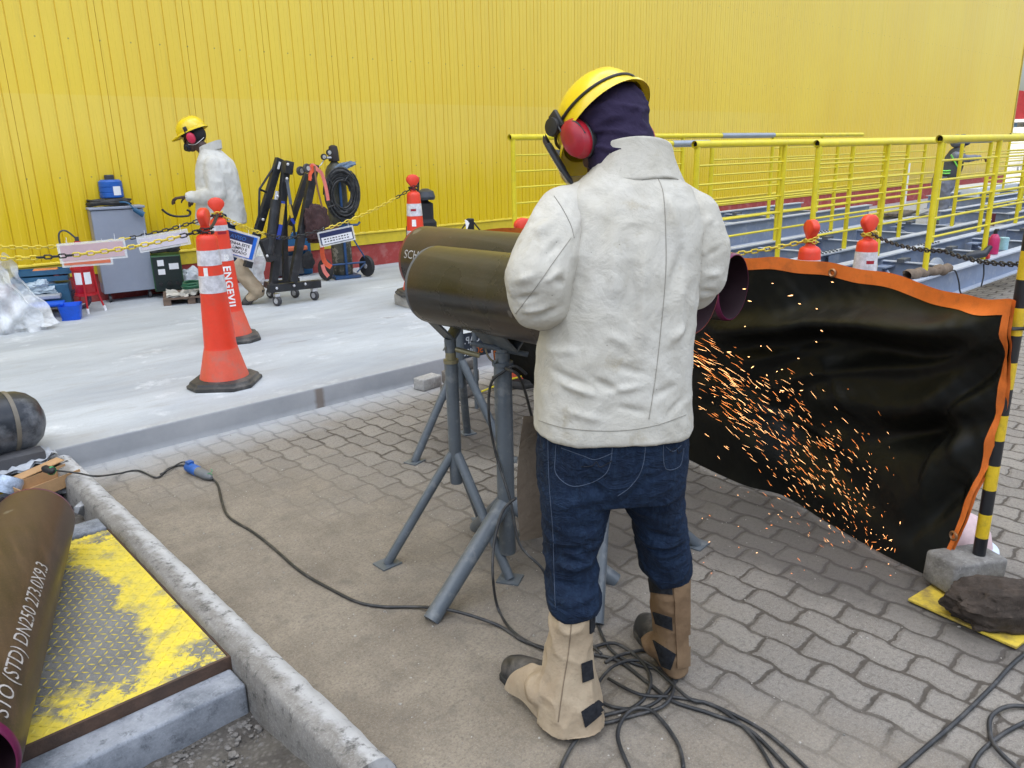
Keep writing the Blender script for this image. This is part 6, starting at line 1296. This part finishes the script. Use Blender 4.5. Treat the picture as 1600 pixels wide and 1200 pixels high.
def jdisp(co, no):
    back = np.clip(-(no @ WH)*1.6+.1, 0, 1); d = np.zeros(len(co))
    for x0, y0, x1, y1, w, h in [(925, 360, 862, 525, .020, .013), (905, 350, 885, 470, .014, -.010), (968, 330, 960, 500, .022, .006), (990, 400, 985, 520, .018, -.007), (1012, 380, 1000, 560, .016, .006), (1080, 380, 1050, 470, .016, -.007), (1070, 420, 1060, 560, .02, .006),
        (860, 585, 925, 603, .010, -.007), (870, 600, 940, 618, .010, .006), (925, 590, 968, 612, .009, -.007), (940, 612, 1010, 600, .010, .005), (960, 570, 1010, 585, .010, -.005), (850, 560, 910, 550, .012, .005), (960, 632, 1010, 642, .009, -.005), (880, 640, 950, 655, .011, .004), (1015, 620, 1065, 600, .012, -.004), (1045, 540, 1075, 510, .012, .006), (1040, 650, 1072, 625, .010, -.005), (945, 520, 990, 545, .012, .004), (1050, 300, 1075, 380, .016, .006), (925, 290, 905, 340, .015, .006)]:
        d += crease(co, J3(x0, y0), J3(x1, y1), w*.85, h*1.7)*back*(0 if SLV else 1)
    arm = (co @ RH) < (DW(880, 400, 1.87) @ RH)
    for x0, y0, x1, y1, w, h in [(800, 470, 845, 458, .008, -.007), (808, 488, 862, 478, .008, .006), (830, 500, 875, 478, .009, -.007), (800, 440, 840, 425, .011, .006), (850, 400, 880, 375, .010, -.006), (835, 370, 865, 345, .011, .005), (862, 430, 888, 445, .010, -.006), (845, 440, 880, 420, .008, .005)]:
        d += crease(co, DW(x0, y0, 1.80), DW(x1, y1, 1.80), w*.9, h*1.5*SLV)*arm*np.clip(-(no @ WH)*1.5+.2, 0, 1)
    for x0, y0, x1, y1, w, h in [(1100, 400, 1130, 385, .009, -.006), (1095, 430, 1128, 425, .009, .006), (1090, 455, 1122, 460, .008, -.006), (1098, 350, 1118, 340, .010, .005)]:
        d += crease(co, DW(x0, y0, 1.9), DW(x1, y1, 1.9), w, h*1.4*SLV)
    n1 = nz(co, (5, 5, 3.2), 3.); n2 = nz(co, (13, 13, 9), 9.); n3 = nz(co, (30, 30, 22), 1.)
    n4 = nz(co, (6, 6, 2.6), 21.); n5 = nz(co+n1[:, None]*.05, (11, 11, 15), 31.); d += n1*.009+(.34-np.abs(n4)**.9)*.009-.001+(.34-np.abs(n5)**.75)*.0045-.001+n3*.0022
    z = co[:, 2]; hem = np.exp(-((z-(jhem+.006))/.006)**2)*.0022; return np.maximum(d+hem, -.012)
jhem = rg(663, 838, 1079, 1.925, 1)[0][2]
SLV = 0; jk = finish(jme, 'jacket', JACK, op, jdisp); SLV = 1
slv = [finish(x, 'sleeve', JACK, jk, jdisp) for x in sme]
# hem flare and collar
m = MB(); cc_ = DW(988, 247, 2.02)
def collar(layer):
    def fn(u, v):
        a = math.radians(-222+268*u); bk = max(0, -math.sin(a)); tp = min(1, (u+.05)*4.5, (1.05-u)*4.5); v = v*tp       # 1 at the nape
        r = (.086 if layer else .080)+(.036*(1-v)**1.3 if layer else .004*(1-v)); z = (-.052-.012*math.cos(a)**2)+(.078+.012*bk)*v if layer else -.03+.058*v+.012*bk*v
        return cc_+RH*(math.cos(a)*(r+.010)+.004)+WH*(math.sin(a)*r*.95-.010*(1-v)*bk)+UP*(z-.006+.004*math.sin(u*23)*(1-v)+.014*bk)
    return fn
m.grid(collar(0), 60, 8); m.grid(collar(1), 60, 14); m.grid(lambda u, v: collar(1)(u, .0)*(1-v)+(collar(1)(u, 0.)-UP*.002+(cc_-collar(1)(u, 0.))*[.06, .06, 0])*v, 60, 3)
m.grid(lambda u, v: collar(0)(u, 1.)+(collar(1)(u, 1.)-collar(0)(u, 1.))*v+UP*.004*math.sin(math.pi*v), 60, 4); m.build('collar', JACK, jk, angle=180)
STI = simple('stitching', (.27, .255, .22), .9); 
for pl in ([(1022, 268), (1036, 300), (1040, 360), (1040, 430), (1032, 520), (1024, 590), (1014, 655)], [(866, 306), (880, 328), (892, 352), (897, 372)], [(892, 372), (868, 405), (838, 448), (806, 490)], [(842, 657), (880, 668), (930, 673), (980, 672), (1030, 663), (1072, 648)]):
    seam_on(slv[0] if pl[0][0] in (866, 892) else jk, pl, 'seam', STI, .0010, jk, 12)
# jeans
tm = MB()
ringloft(tm, [rg(630, 846, 1070, 1.925, .150), rg(660, 842, 1071, 1.92, .155), rg(700, 838, 1074, 1.912, .155), rg(740, 838, 1072, 1.905, .145), rg(765, 842, 1068, 1.905, .125)], 48, 2.3)
def leg(mb, rr_): ringloft(mb, rr_, 30, 2.1)
leg(tm, [rg(720, 840, 960, 1.90, .12), rg(770, 842, 958, 1.885, .108), rg(810, 845, 948, 1.875, .100), rg(860, 849, 938, 1.86, .092), rg(900, 851, 937, 1.85, .088), rg(935, 854, 942, 1.83, .085), rg(950, 860, 938, 1.825, .075)])
leg(tm, [rg(720, 962, 1072, 1.93, .12), rg(770, 966, 1067, 1.945, .108), rg(810, 984, 1070, 1.955, .098), rg(845, 993, 1077, 1.97, .090), rg(875, 1000, 1082, 1.98, .085), rg(890, 1004, 1081, 1.985, .080), rg(900, 1012, 1076, 1.99, .070)])
def tdisp(co, no):
    n1 = nz(co, (6, 6, 6), 5.); low = np.clip((.72-co[:, 2])/.25, .25, 1); d = n1*.008+((.34-np.abs(nz(co+n1[:, None]*.08, (10, 10, 22), 2.))**.8)*.016-.002)*low+nz(co, (34, 34, 50), 8.)*.002
    for x0, y0, x1, y1, w, h in [(850, 860, 930, 845, .010, -.010), (855, 885, 935, 872, .010, .009), (855, 905, 930, 908, .009, -.009), (860, 930, 935, 922, .009, .008), (1003, 850, 1070, 862, .010, -.009), (1002, 870, 1078, 876, .009, .008), (1000, 885, 1078, 888, .007, -.008), (900, 730, 955, 780, .012, -.010), (1010, 740, 965, 785, .012, -.010), (860, 790, 940, 770, .014, .008), (1000, 800, 1065, 780, .012, .008), (880, 700, 960, 735, .010, .006), (985, 680, 1000, 745, .006, -.005), (870, 820, 935, 815, .012, -.007)]:
        d += crease(co, DW(x0, y0, 1.80), DW(x1, y1, 1.80), w, h)*np.clip(-(no @ WH)*1.6+.2, 0, 1)
    return d
tr_ = finish(fuse(tm, .0055, 5), 'trousers', DEN, op, tdisp)
DST = simple('denim_stitch', (.05, .07, .11), .9); DSD = simple('denim_dark_seam', (.003, .006, .014), .9)
for pl in ([(872, 672), (868, 710), (870, 742), (900, 760), (948, 738), (958, 680)], [(877, 700), (910, 712), (930, 718), (957, 708)], [(1005, 668), (1008, 700), (1002, 735), (985, 760), (965, 775)], [(1040, 668), (1036, 700), (1040, 732), (1062, 728), (1068, 700)], [(1040, 698), (1052, 705), (1064, 696)], [(856, 675), (858, 750), (864, 830), (866, 900), (868, 950)]):
    seam_on(tr_, pl, 'pocket_seam', DST, .0011, tr_, 10)
for pl in ([(908, 729), (925, 728), (932, 722), (938, 730), (956, 720)], [(1046, 706), (1056, 700), (1060, 708), (1066, 702)]): seam_on(tr_, pl, 'pocket_embroidery', DSD, .0016, tr_, 8)
# leather apron hanging in front
def apr(off):
    def fn(u, v):
        px = 818+150*u-8*math.sin(v*3); py = 650+v*(195-55*u**1.5); return DW(px-4*v, py, 2.035+.05*math.sin(u*2.6)+off+.01*math.sin(v*5+u*3))
    return fn
m = MB(); m.grid(apr(0), 24, 30); m.grid(apr(.004), 24, 30); m.build('leather_apron', cotton('apron_leather', (.13, .10, .075), (.20, .16, .12), 6), op, angle=180)
# gaiters
gm = MB(); ringloft(gm, [rg(935, 862, 930, 1.825, .068), rg(960, 855, 929, 1.82, .074), rg(1000, 850, 926, 1.812, .072), rg(1045, 846, 929, 1.805, .074), rg(1080, 842, 937, 1.80, .082), rg(1108, 838, 946, 1.795, .092), rg(1122, 838, 948, 1.79, .095)], 36, 2.2)
toeL = G(786, 1052, .0); heelL = G(905, 1118, 0)+WH*.03
capsule(gm, DW(872, 1070, 1.80), DW(850, 1078, 1.81), .062, .050)
cut = .018
gk = finish(fuse(gm, .0055, 4), 'gaiter', SUEDE, op, lambda co, no: nz(co, (9, 9, 6), 7.)*.010+(.34-np.abs(nz(co, (14, 14, 12), 4.))**.75)*.014-.003+nz(co, 45, 2.)*.001, None)
seam_on(gk, [(893, 972), (888, 1020), (880, 1070), (872, 1128)], 'seam', simple('gaiter_seam', (.20, .15, .10), .9), .0016, gk, 10)
gm = MB(); ringloft(gm, [rg(880, 1018, 1076, 1.985, .062), rg(905, 1013, 1079, 1.988, .068), rg(950, 1018, 1077, 1.995, .066), rg(1000, 1021, 1078, 2.0, .066), rg(1030, 1026, 1078, 2.003, .066), rg(1044, 1032, 1075, 2.003, .060)], 36, 2.2); capsule(gm, DW(1040, 1005, 2.01), DW(1022, 1005, 2.05), .052, .045)
gk2 = finish(fuse(gm, .0055, 4), 'gaiter', SUEDE2, op, lambda co, no: nz(co, (9, 9, 6), 2.)*.007+(.34-np.abs(nz(co, (14, 14, 12), 5.))**.75)*.012-.003+nz(co, 45, 2.)*.001)
def patch(o, quad, name, mt, nu=8, nv=8, off=.004, parent=None):
    me = o.data; po = Vector(parent_origin(o)); bv = BVHTree.FromPolygons([v.co+po for v in me.vertices], [tuple(p.vertices) for p in me.polygons]); q = [np.array(p, float) for p in quad]; vs = {}
    for j in range(nv):
        for i in range(nu):
            u, v = i/(nu-1), j/(nv-1); p = (q[0]*(1-u)+q[1]*u)*(1-v)+(q[3]*(1-u)+q[2]*u)*v; d = Vector(_n(ray(p[0], p[1]))); h, nn, k, t = bv.ray_cast(Vector(CAMP), d)
            if h is None or t > 4: continue
            vs[(i, j)] = (np.array(h+nn*off), np.array(h-nn*.002))
    m = MB(); idx = {k: i for i, k in enumerate(vs)}; n = len(vs); V = [vs[k][0] for k in vs]+[vs[k][1] for k in vs]; F_ = []
    for (i, j) in vs:
        if (i+1, j) in idx and (i, j+1) in idx and (i+1, j+1) in idx:
            a, b, c, d = idx[(i, j)], idx[(i+1, j)], idx[(i+1, j+1)], idx[(i, j+1)]; F_ += [(a, b, c, d), (a+n, d+n, c+n, b+n)]
            for (e, f, nb) in ((a, b, (i, j-1)), (b, c, (i+1, j)), (c, d, (i, j+1)), (d, a, (i-1, j))):
                x, y = nb
                if not ((x, y) in idx and (x+1, y) in idx and (x, y+1) in idx and (x+1, y+1) in idx): F_.append((e, f, f+n, e+n))
    if not F_: return None
    m.add(V, F_); return m.build(name, mt, parent or o, angle=50)
patch(gk, [(908, 1037), (924, 1031), (926, 1060), (910, 1066)], 'hook_strip', VEL); patch(gk, [(908, 1112), (934, 1094), (949, 1107), (914, 1136)], 'hook_strip', VEL); patch(gk, [(921, 958), (930, 950), (929, 985), (921, 990)], 'hook_strip', VEL)
patch(gk2, [(1014, 903), (1049, 907), (1051, 929), (1017, 925)], 'hook_strip', VEL); patch(gk2, [(1021, 956), (1050, 965), (1051, 985), (1025, 974)], 'hook_strip', VEL); patch(gk2, [(1021, 1000), (1056, 1022), (1048, 1046), (1034, 1040)], 'hook_strip', VEL); patch(gk2, [(1052, 903), (1076, 891), (1076, 1040), (1058, 1044)], 'overlap_flap', SUEDE2, 8, 16, .006)
boot(op, heelL, toeL, 1.05); boot(op, G(1060, 1056, 0), G(1003, 985, 0)+WH*.02, 1.05)
# loose gaiter tongue over the instep
m = MB()
def tg(off):
    A, B, C, D = G(822, 1040, .105), G(868, 1036, .155), G(856, 1133, .012), G(788, 1072, .035)
    def fn(u, v):
        p = (A*(1-u)+B*u)*(1-v)+(D*(1-u)+C*u)*v; q = math.sin(math.pi*u)*math.sin(math.pi*min(1, v*.9+.05)); return p+UP*(.030*q+off+.006*math.sin(u*9+v*4))-WH*(.022*q)+RH*(-.012*math.sin(math.pi*v)*(1-u))
    return fn
m.grid(tg(0), 18, 18); m.grid(tg(-.004), 18, 18); m.build('gaiter_tongue', SUEDE, op, angle=180)
# hood
hm = MB(); q = lambda x, y, z: Hc+Fh*x+Lh*y+Uh*z
hm.ball(q(-.018, 0, .020), (.104, .090, .102), 28, [Fh, Lh, Uh]); hm.ball(q(.0, 0, -.045), (.083, .078, .080), 24, [Fh, Lh, Uh]); chainc(hm, [(q(-.02, 0, -.05), .078), (DW(968, 240, 2.03), .080), (DW(978, 266, 2.01), .084)])
hd = finish(fuse(hm, .005, 6), 'hood', HOOD, op, lambda co, no: np.maximum(-.003, (.42-np.abs(nz(co, (10, 10, 26), 6.)))*.024-.006+(.42-np.abs(nz(co, (20, 20, 44), 3.)))*.009-.002+nz(co, 6, 1.)*.006)+.003)
hl, F_, L_, U_ = helmet(op, q(-.004, .006, .030), _n(Fh-Uh*.12), Uh, .99)
for s, mt in ((1, EARR), (-1, EARR)):
    e = ear_cup(op, q(.010, .100*s if s > 0 else -.112, -.004), Lh*s*.97-Fh*.12*0, Uh, 1.02, mt)
    m = MB(); m.tube(cr_path([q(.022, .122*s, -.01), q(.026, .128*s, .03), q(.03, .122*s, .058), q(.03, .116*s, .075)], 6), .0028, 6); m.tube(cr_path([q(-.024, .118*s, -.02), q(-.02, .124*s, .02), q(.02, .126*s, .045)], 6), .0028, 6); m.bevbox(q(.03, .118*s, .07), (.030, .012, .045), .004, [Fh, Lh, Uh]); m.build('cup_arm', BLKP, e)
# visor carrier and clear shield
m = MB(); m.grid(lambda u, v: q(.0, 0, 0)+Fh*(.070+.088*math.cos((u-.5)*2.6))+Lh*(.115*math.sin((u-.5)*2.6))+Uh*(.045+.035*v+.0*u), 26, 4); m.grid(lambda u, v: q(.0, 0, 0)+Fh*(.066+.086*math.cos((u-.5)*2.6))+Lh*(.111*math.sin((u-.5)*2.6))+Uh*(.045+.035*v), 26, 4); sh = m.build('shield_carrier', BLKP, op, angle=180)
m = MB(); m.grid(lambda u, v: q(0, 0, 0)+Fh*(.066+.095*math.cos((u-.5)*2.5)-.0*v)+Lh*(.116*math.sin((u-.5)*2.5)*(1-.12*v*v))+Uh*(.05-.215*v*(1-.25*abs(u-.5)*2*v)), 30, 14); m.build('clear_shield', VISOR, sh, angle=180)
m = MB(); m.tube([q(0, 0, 0)+Fh*(.066+.095*math.cos((u-.5)*2.5))+Lh*(.116*math.sin((u-.5)*2.5)*.88)+Uh*(.05-.215*(1-.25*abs(u-.5)*2)) for u in np.linspace(0, 1, 30)], .0022, 6)
for s in (0, 1): m.tube([q(0, 0, 0)+Fh*(.066+.095*math.cos((s-.5)*2.5))+Lh*(.116*math.sin((s-.5)*2.5)*(1-.12*v*v))+Uh*(.05-.215*v*(1-.25*v)) for v in np.linspace(0, 1, 14)], [.009]*6+[.007]*3+[.004]*5, 8)
m.build('shield_edge', BLKP, sh)
for s in (-1, 1):
    m = MB(); m.lathe([(.022, 0), (.024, .004), (.022, .014), (.010, .016)], q(.045, .117*s, .062), axes(Lh*s), 20); m.build('shield_knob', BLKP, sh)
# cuff gloves are hidden; grinder in his hands
gp = (hL+hR)/2+WH*.09-UP*.01; t = thing('angle_grinder', gp, 'angle grinder held by the operator against the pipe end', 'angle grinder')
ga = _n(RH*.9+WH*.35); m = MB(); m.tube([gp-ga*.15, gp-ga*.13, gp+ga*.05, gp+ga*.09], [.026, .032, .033, .028], 18); m.build('motor_body', simple('grinder_teal', (.02, .10, .13), .4), t)
m = MB(); m.tube([gp+ga*.09, gp+ga*.14], [.03, .026], 16); m.build('gear_head', simple('grinder_alu', (.30, .31, .32), .4, metal=.7), t)
m = MB(); m.lathe([(.01, 0), (.062, .002), (.062, .006), (.01, .008)], gp+ga*.12-UP*.045, axes(UP), 28); m.build('grinding_disc', DARKST, t)
m = MB(); m.tube([gp+ga*.115, gp+ga*.115-WH*.12], .014, 12); m.build('side_handle', BLKP, t)

# ---------------------------------------------------------------- worker walking along the wall
WL = 7.62; wk = thing('person', G(350, 482, PZ), 'person in pale jacket and yellow helmet walking past the grey cabinet', 'person')
D3 = lambda x, y, w=WL: DW(x, y, w)
hc = D3(303, 214); Fw = _n(-RH*.97-WH*.10-UP*.38); Uw = _n(UP-RH*.36); m = MB(); qh = head(m, hc, Fw, Uw)
chainc(m, [(hc+RH*.035-UP*.06, .055), (D3(324, 240), .06)]); ringloft(m, [((D3(345, 340)), .12, .11), (D3(342, 300), .13, .12), (D3(338, 262), .12, .14), (D3(330, 245), .08, .12)])
Ln = -WH   # his near side
chainc(m, [(D3(341, 258)+Ln*.15, .05), (D3(349, 300)+Ln*.19, .04), (D3(306, 306)+Ln*.16, .028)]); chainc(m, [(D3(332, 256)-Ln*.15, .05), (D3(338, 296)-Ln*.17, .04), (D3(310, 308)-Ln*.10, .028)])
hand(m, D3(302, 306)+Ln*.16, -RH-UP*.1, -UP, .8, 1, 1.05); hand(m, D3(308, 309)-Ln*.10, -RH-UP*.3, -UP, .8, -1, 1.0)
chainc(m, [(D3(352, 348)+Ln*.09, .08), (D3(368, 402)+Ln*.09, .05), (D3(401, 450)+Ln*.08, .036)]); chainc(m, [(D3(345, 348)-Ln*.09, .08), (D3(330, 405)-Ln*.09, .05), (D3(333, 462)-Ln*.09, .036)]); capsule(m, D3(350, 345)+Ln*.08, D3(348, 345)-Ln*.08, .09, .09)
finish(fuse(m, .007, 2), 'body', simple('skin_dark', (.065, .032, .022), .5), wk)
m = MB(); ringloft(m, [(D3(346, 350), .235, .17), (D3(345, 335), .23, .17), (D3(342, 300), .205, .175), (D3(339, 270), .185, .19), (D3(336, 252), .15, .185), (D3(331, 240), .10, .12), (D3(326, 231), .075, .08)], 40, 2.2, S=RH*.99+UP*.0, F=WH)
chainc(m, [(D3(341, 258)+Ln*.13, .085), (D3(346, 282)+Ln*.17, .082), (D3(350, 300)+Ln*.19, .078), (D3(330, 306)+Ln*.18, .066), (D3(309, 306)+Ln*.16, .052)]); chainc(m, [(D3(336, 258)-Ln*.13, .085), (D3(340, 296)-Ln*.17, .078), (D3(314, 307)-Ln*.11, .052)])
JK2 = cotton('pale_jacket', (.52, .50, .45), (.64, .635, .60), 5, (.42, .38, .30))
jw = finish(fuse(m, .010, 5), 'jacket', JK2, wk, lambda co, no: (.5-np.abs(nz(co, (9, 9, 7), 4.)))*.018-.004+(.5-np.abs(nz(co, (20, 20, 14), 2.)))*.007)
m = MB(); ccw = D3(327, 232); m.grid(lambda u, v: ccw+RH*(.012+.088*math.cos(2*math.pi*u))*1+WH*.082*math.sin(2*math.pi*u)+UP*(-.02+.06*v+.035*math.cos(2*math.pi*u)), 30, 5, True); m.grid(lambda u, v: ccw+RH*(.012+.103*math.cos(2*math.pi*u))*1+WH*.098*math.sin(2*math.pi*u)+UP*(-.035+.075*v+.035*math.cos(2*math.pi*u)), 30, 5, True); m.build('collar', JK2, jw, angle=180)
m = MB(); chainc(m, [(D3(352, 340)+Ln*.09, .105), (D3(368, 402)+Ln*.09, .078), (D3(376, 414)+Ln*.09, .072)]); chainc(m, [(D3(345, 340)-Ln*.09, .105), (D3(330, 405)-Ln*.09, .078), (D3(332, 450)-Ln*.09, .065)]); capsule(m, D3(350, 342)+Ln*.06, D3(348, 342)-Ln*.06, .12, .12)
finish(fuse(m, .010, 4), 'trousers', DEN, wk, lambda co, no: (.5-np.abs(nz(co, (12, 12, 18), 4.)))*.014-.004)
m = MB(); chainc(m, [(D3(374, 411)+Ln*.09, .082), (D3(392, 436)+Ln*.085, .072), (D3(406, 452)+Ln*.08, .070)]); capsule(m, D3(406, 452)+Ln*.08, D3(396, 462)+Ln*.08, .06, .05); finish(fuse(m, .009, 3), 'gaiter', SUEDE, wk, lambda co, no: nz(co, 14, 4.)*.012)
m = MB(); chainc(m, [(D3(330, 415)-Ln*.09, .08), (D3(332, 465)-Ln*.09, .075)]); finish(fuse(m, .009, 3), 'gaiter', SUEDE, wk, lambda co, no: nz(co, 14, 4.)*.012)
boot(wk, D3(417, 452)+Ln*.08, D3(387, 481)+Ln*.08, 1.0, .10, _n(-RH*.5+UP)); fq = D3(335, 480)-Ln*.09; fq[2] = PZ; boot(wk, fq+RH*.05, fq-RH*.21, 1.0)
hw, F2, L2, U2 = helmet(wk, qh(-.006, 0, .055), Fw, Uw, 1.04, band=False, visor=.05)
m = MB(); m.ball(qh(-.028, 0, .008), (.088, .083, .083), 24, [_n(Fw), np.cross(Uw, _n(Fw)), Uw]); m.build('dark_cap', simple('cap_dark', (.012, .012, .016), .8), wk)
Lw = np.cross(Uw, _n(Fw))
for s in (1, -1):
    e = ear_cup(wk, qh(.004, .092*s, -.012), Lw*s, Uw, 1.0, simple('defender_pink', (.50, .015, .06), .4))
    m = MB(); m.bevbox(qh(.012, .118*s, .062), (.035, .012, .06), .005, [_n(Fw), Lw, Uw]); m.build('cup_arm', BLKP, e)
m = MB(); m.ball(qh(.088, 0, -.058), (.040, .050, .045), 20, [_n(Fw), Lw, Uw]); rp = m.build('respirator', simple('respirator_navy', (.012, .018, .035), .5), wk)
m = MB(); m.lathe([(.022, 0), (.025, .006), (.022, .016)], qh(.10, .030, -.07), axes(Lw+_n(Fw)*.6), 16); m.build('filter', BLKP, rp)
m = MB(); m.tube(cr_path([qh(.06, .062, -.05), qh(.0, .09, -.075), qh(-.06, .075, -.06), qh(-.10, .0, -.03)], 6), .0022, 5); m.build('strap', PAPER, rp)
m = MB(); m.grid(lambda u, v: qh(.082+.018*math.cos((u-.5)*2.4), .070*math.sin((u-.5)*2.4), .022-.045*v), 16, 4); m.build('glasses', simple('glasses_grey', (.10, .11, .10), .2), wk)
# bracket he has just put down, hanging from the wall
m = MB(); m.tube(cr_path([WY(253, 327, 8.45), WY(262, 334, 8.45), WY(275, 338, 8.45), WY(294, 337, 8.45), WY(297, 331, 8.45), WY(292, 328, 8.45)], 6), .012, 6); tag(m.build('wire_hook', BLKP), 'bent black wire tool in front of the walking worker\'s hands', 'tool')

# ---------------------------------------------------------------- bent worker far behind the handrails
fb = G(1468, 350, 0); WF = fb @ WH; bw_ = thing('person', fb, 'person in grey overalls and green striped vest bending behind the handrails', 'person'); E3 = lambda x, y, dw=0.: DW(x, y, WF+dw)
OV = simple('overall_grey', (.17, .18, .22), .85, var=.25, sc=8); VST = simple('vest_dark', (.05, .055, .06), .8); LIME = simple('vest_lime', (.25, .85, .12), .5)
m = MB(); hb = E3(1503, 222); qb = head(m, hb, RH*.8-UP*.6, UP*.8+RH*.6); chainc(m, [(hb-RH*.03, .055), (E3(1496, 236), .06), (E3(1485, 255), .13), (E3(1474, 282), .13)])
for s in (-1, 1):
    chainc(m, [(E3(1472, 285, .1*s), .08), (E3(1474, 318, .12*s), .055), (E3(1468, 346, .13*s), .04)]); chainc(m, [(E3(1494, 244, .18*s), .055), (E3(1512, 248, .22*s), .042), (E3(1531, 246, .12*s), .03)]); hand(m, E3(1532, 246, .12*s), RH-UP*.3, -UP, .9, s)
finish(fuse(m, .012, 2), 'body', SKIN, bw_)
m = MB(); chainc(m, [(E3(1495, 240), .12), (E3(1487, 258), .19), (E3(1477, 275), .20), (E3(1473, 290), .20)])
for s in (-1, 1):
    chainc(m, [(E3(1473, 288, .1*s), .13), (E3(1475, 318, .12*s), .10), (E3(1468, 344, .13*s), .085)]); chainc(m, [(E3(1493, 244, .17*s), .08), (E3(1512, 248, .22*s), .065), (E3(1529, 246, .12*s), .05)])
ov = finish(fuse(m, .016, 3), 'overalls', OV, bw_, lambda co, no: (.5-np.abs(nz(co, 10, 4.)))*.03-.01)
m = MB(); chainc(m, [(E3(1494, 243), .15), (E3(1486, 260), .205), (E3(1479, 272), .215)]); vs_ = finish(fuse(m, .016, 3), 'vest', VST, bw_)
for a, b in (((1486, 242), (1497, 262)), ((1493, 240), (1502, 258))): m = MB(); m.tube([E3(*a, -.22), E3(*b, -.20)], .012, 6); m.build('reflective_stripe', LIME, vs_)
for yy in (265, 269): m = MB(); m.tube([E3(1466+25*k/8, yy+2*math.sin(k*.4), -.12-.10*math.sin(math.pi*k/8)) for k in range(9)], .012, 6); m.build('reflective_stripe', LIME, vs_)
for s in (-1, 1):
    m = MB(); m.lathe([(.098, 0), (.098, .03)], E3(1468, 343, .13*s), axes(UP), 18); m.build('ankle_stripe', LIME, bw_)
    f = E3(1468, 350, .13*s); f[2] = 0; boot(bw_, f-RH*.06, f+RH*.20)
m = MB(); m.ball(qb(-.01, 0, .03), (.125, .105, .11), 20); m.ball(qb(.05, 0, .04), (.11, .09, .07), 16); m.build('blue_hood', simple('hood_blue', (.02, .035, .12), .8, var=.5), bw_)
m = MB(); m.ball(qb(-.10, 0, -.05), (.10, .10, .12), 16); m.build('neck_cloth', simple('cloth_grey', (.16, .17, .20), .8), bw_)
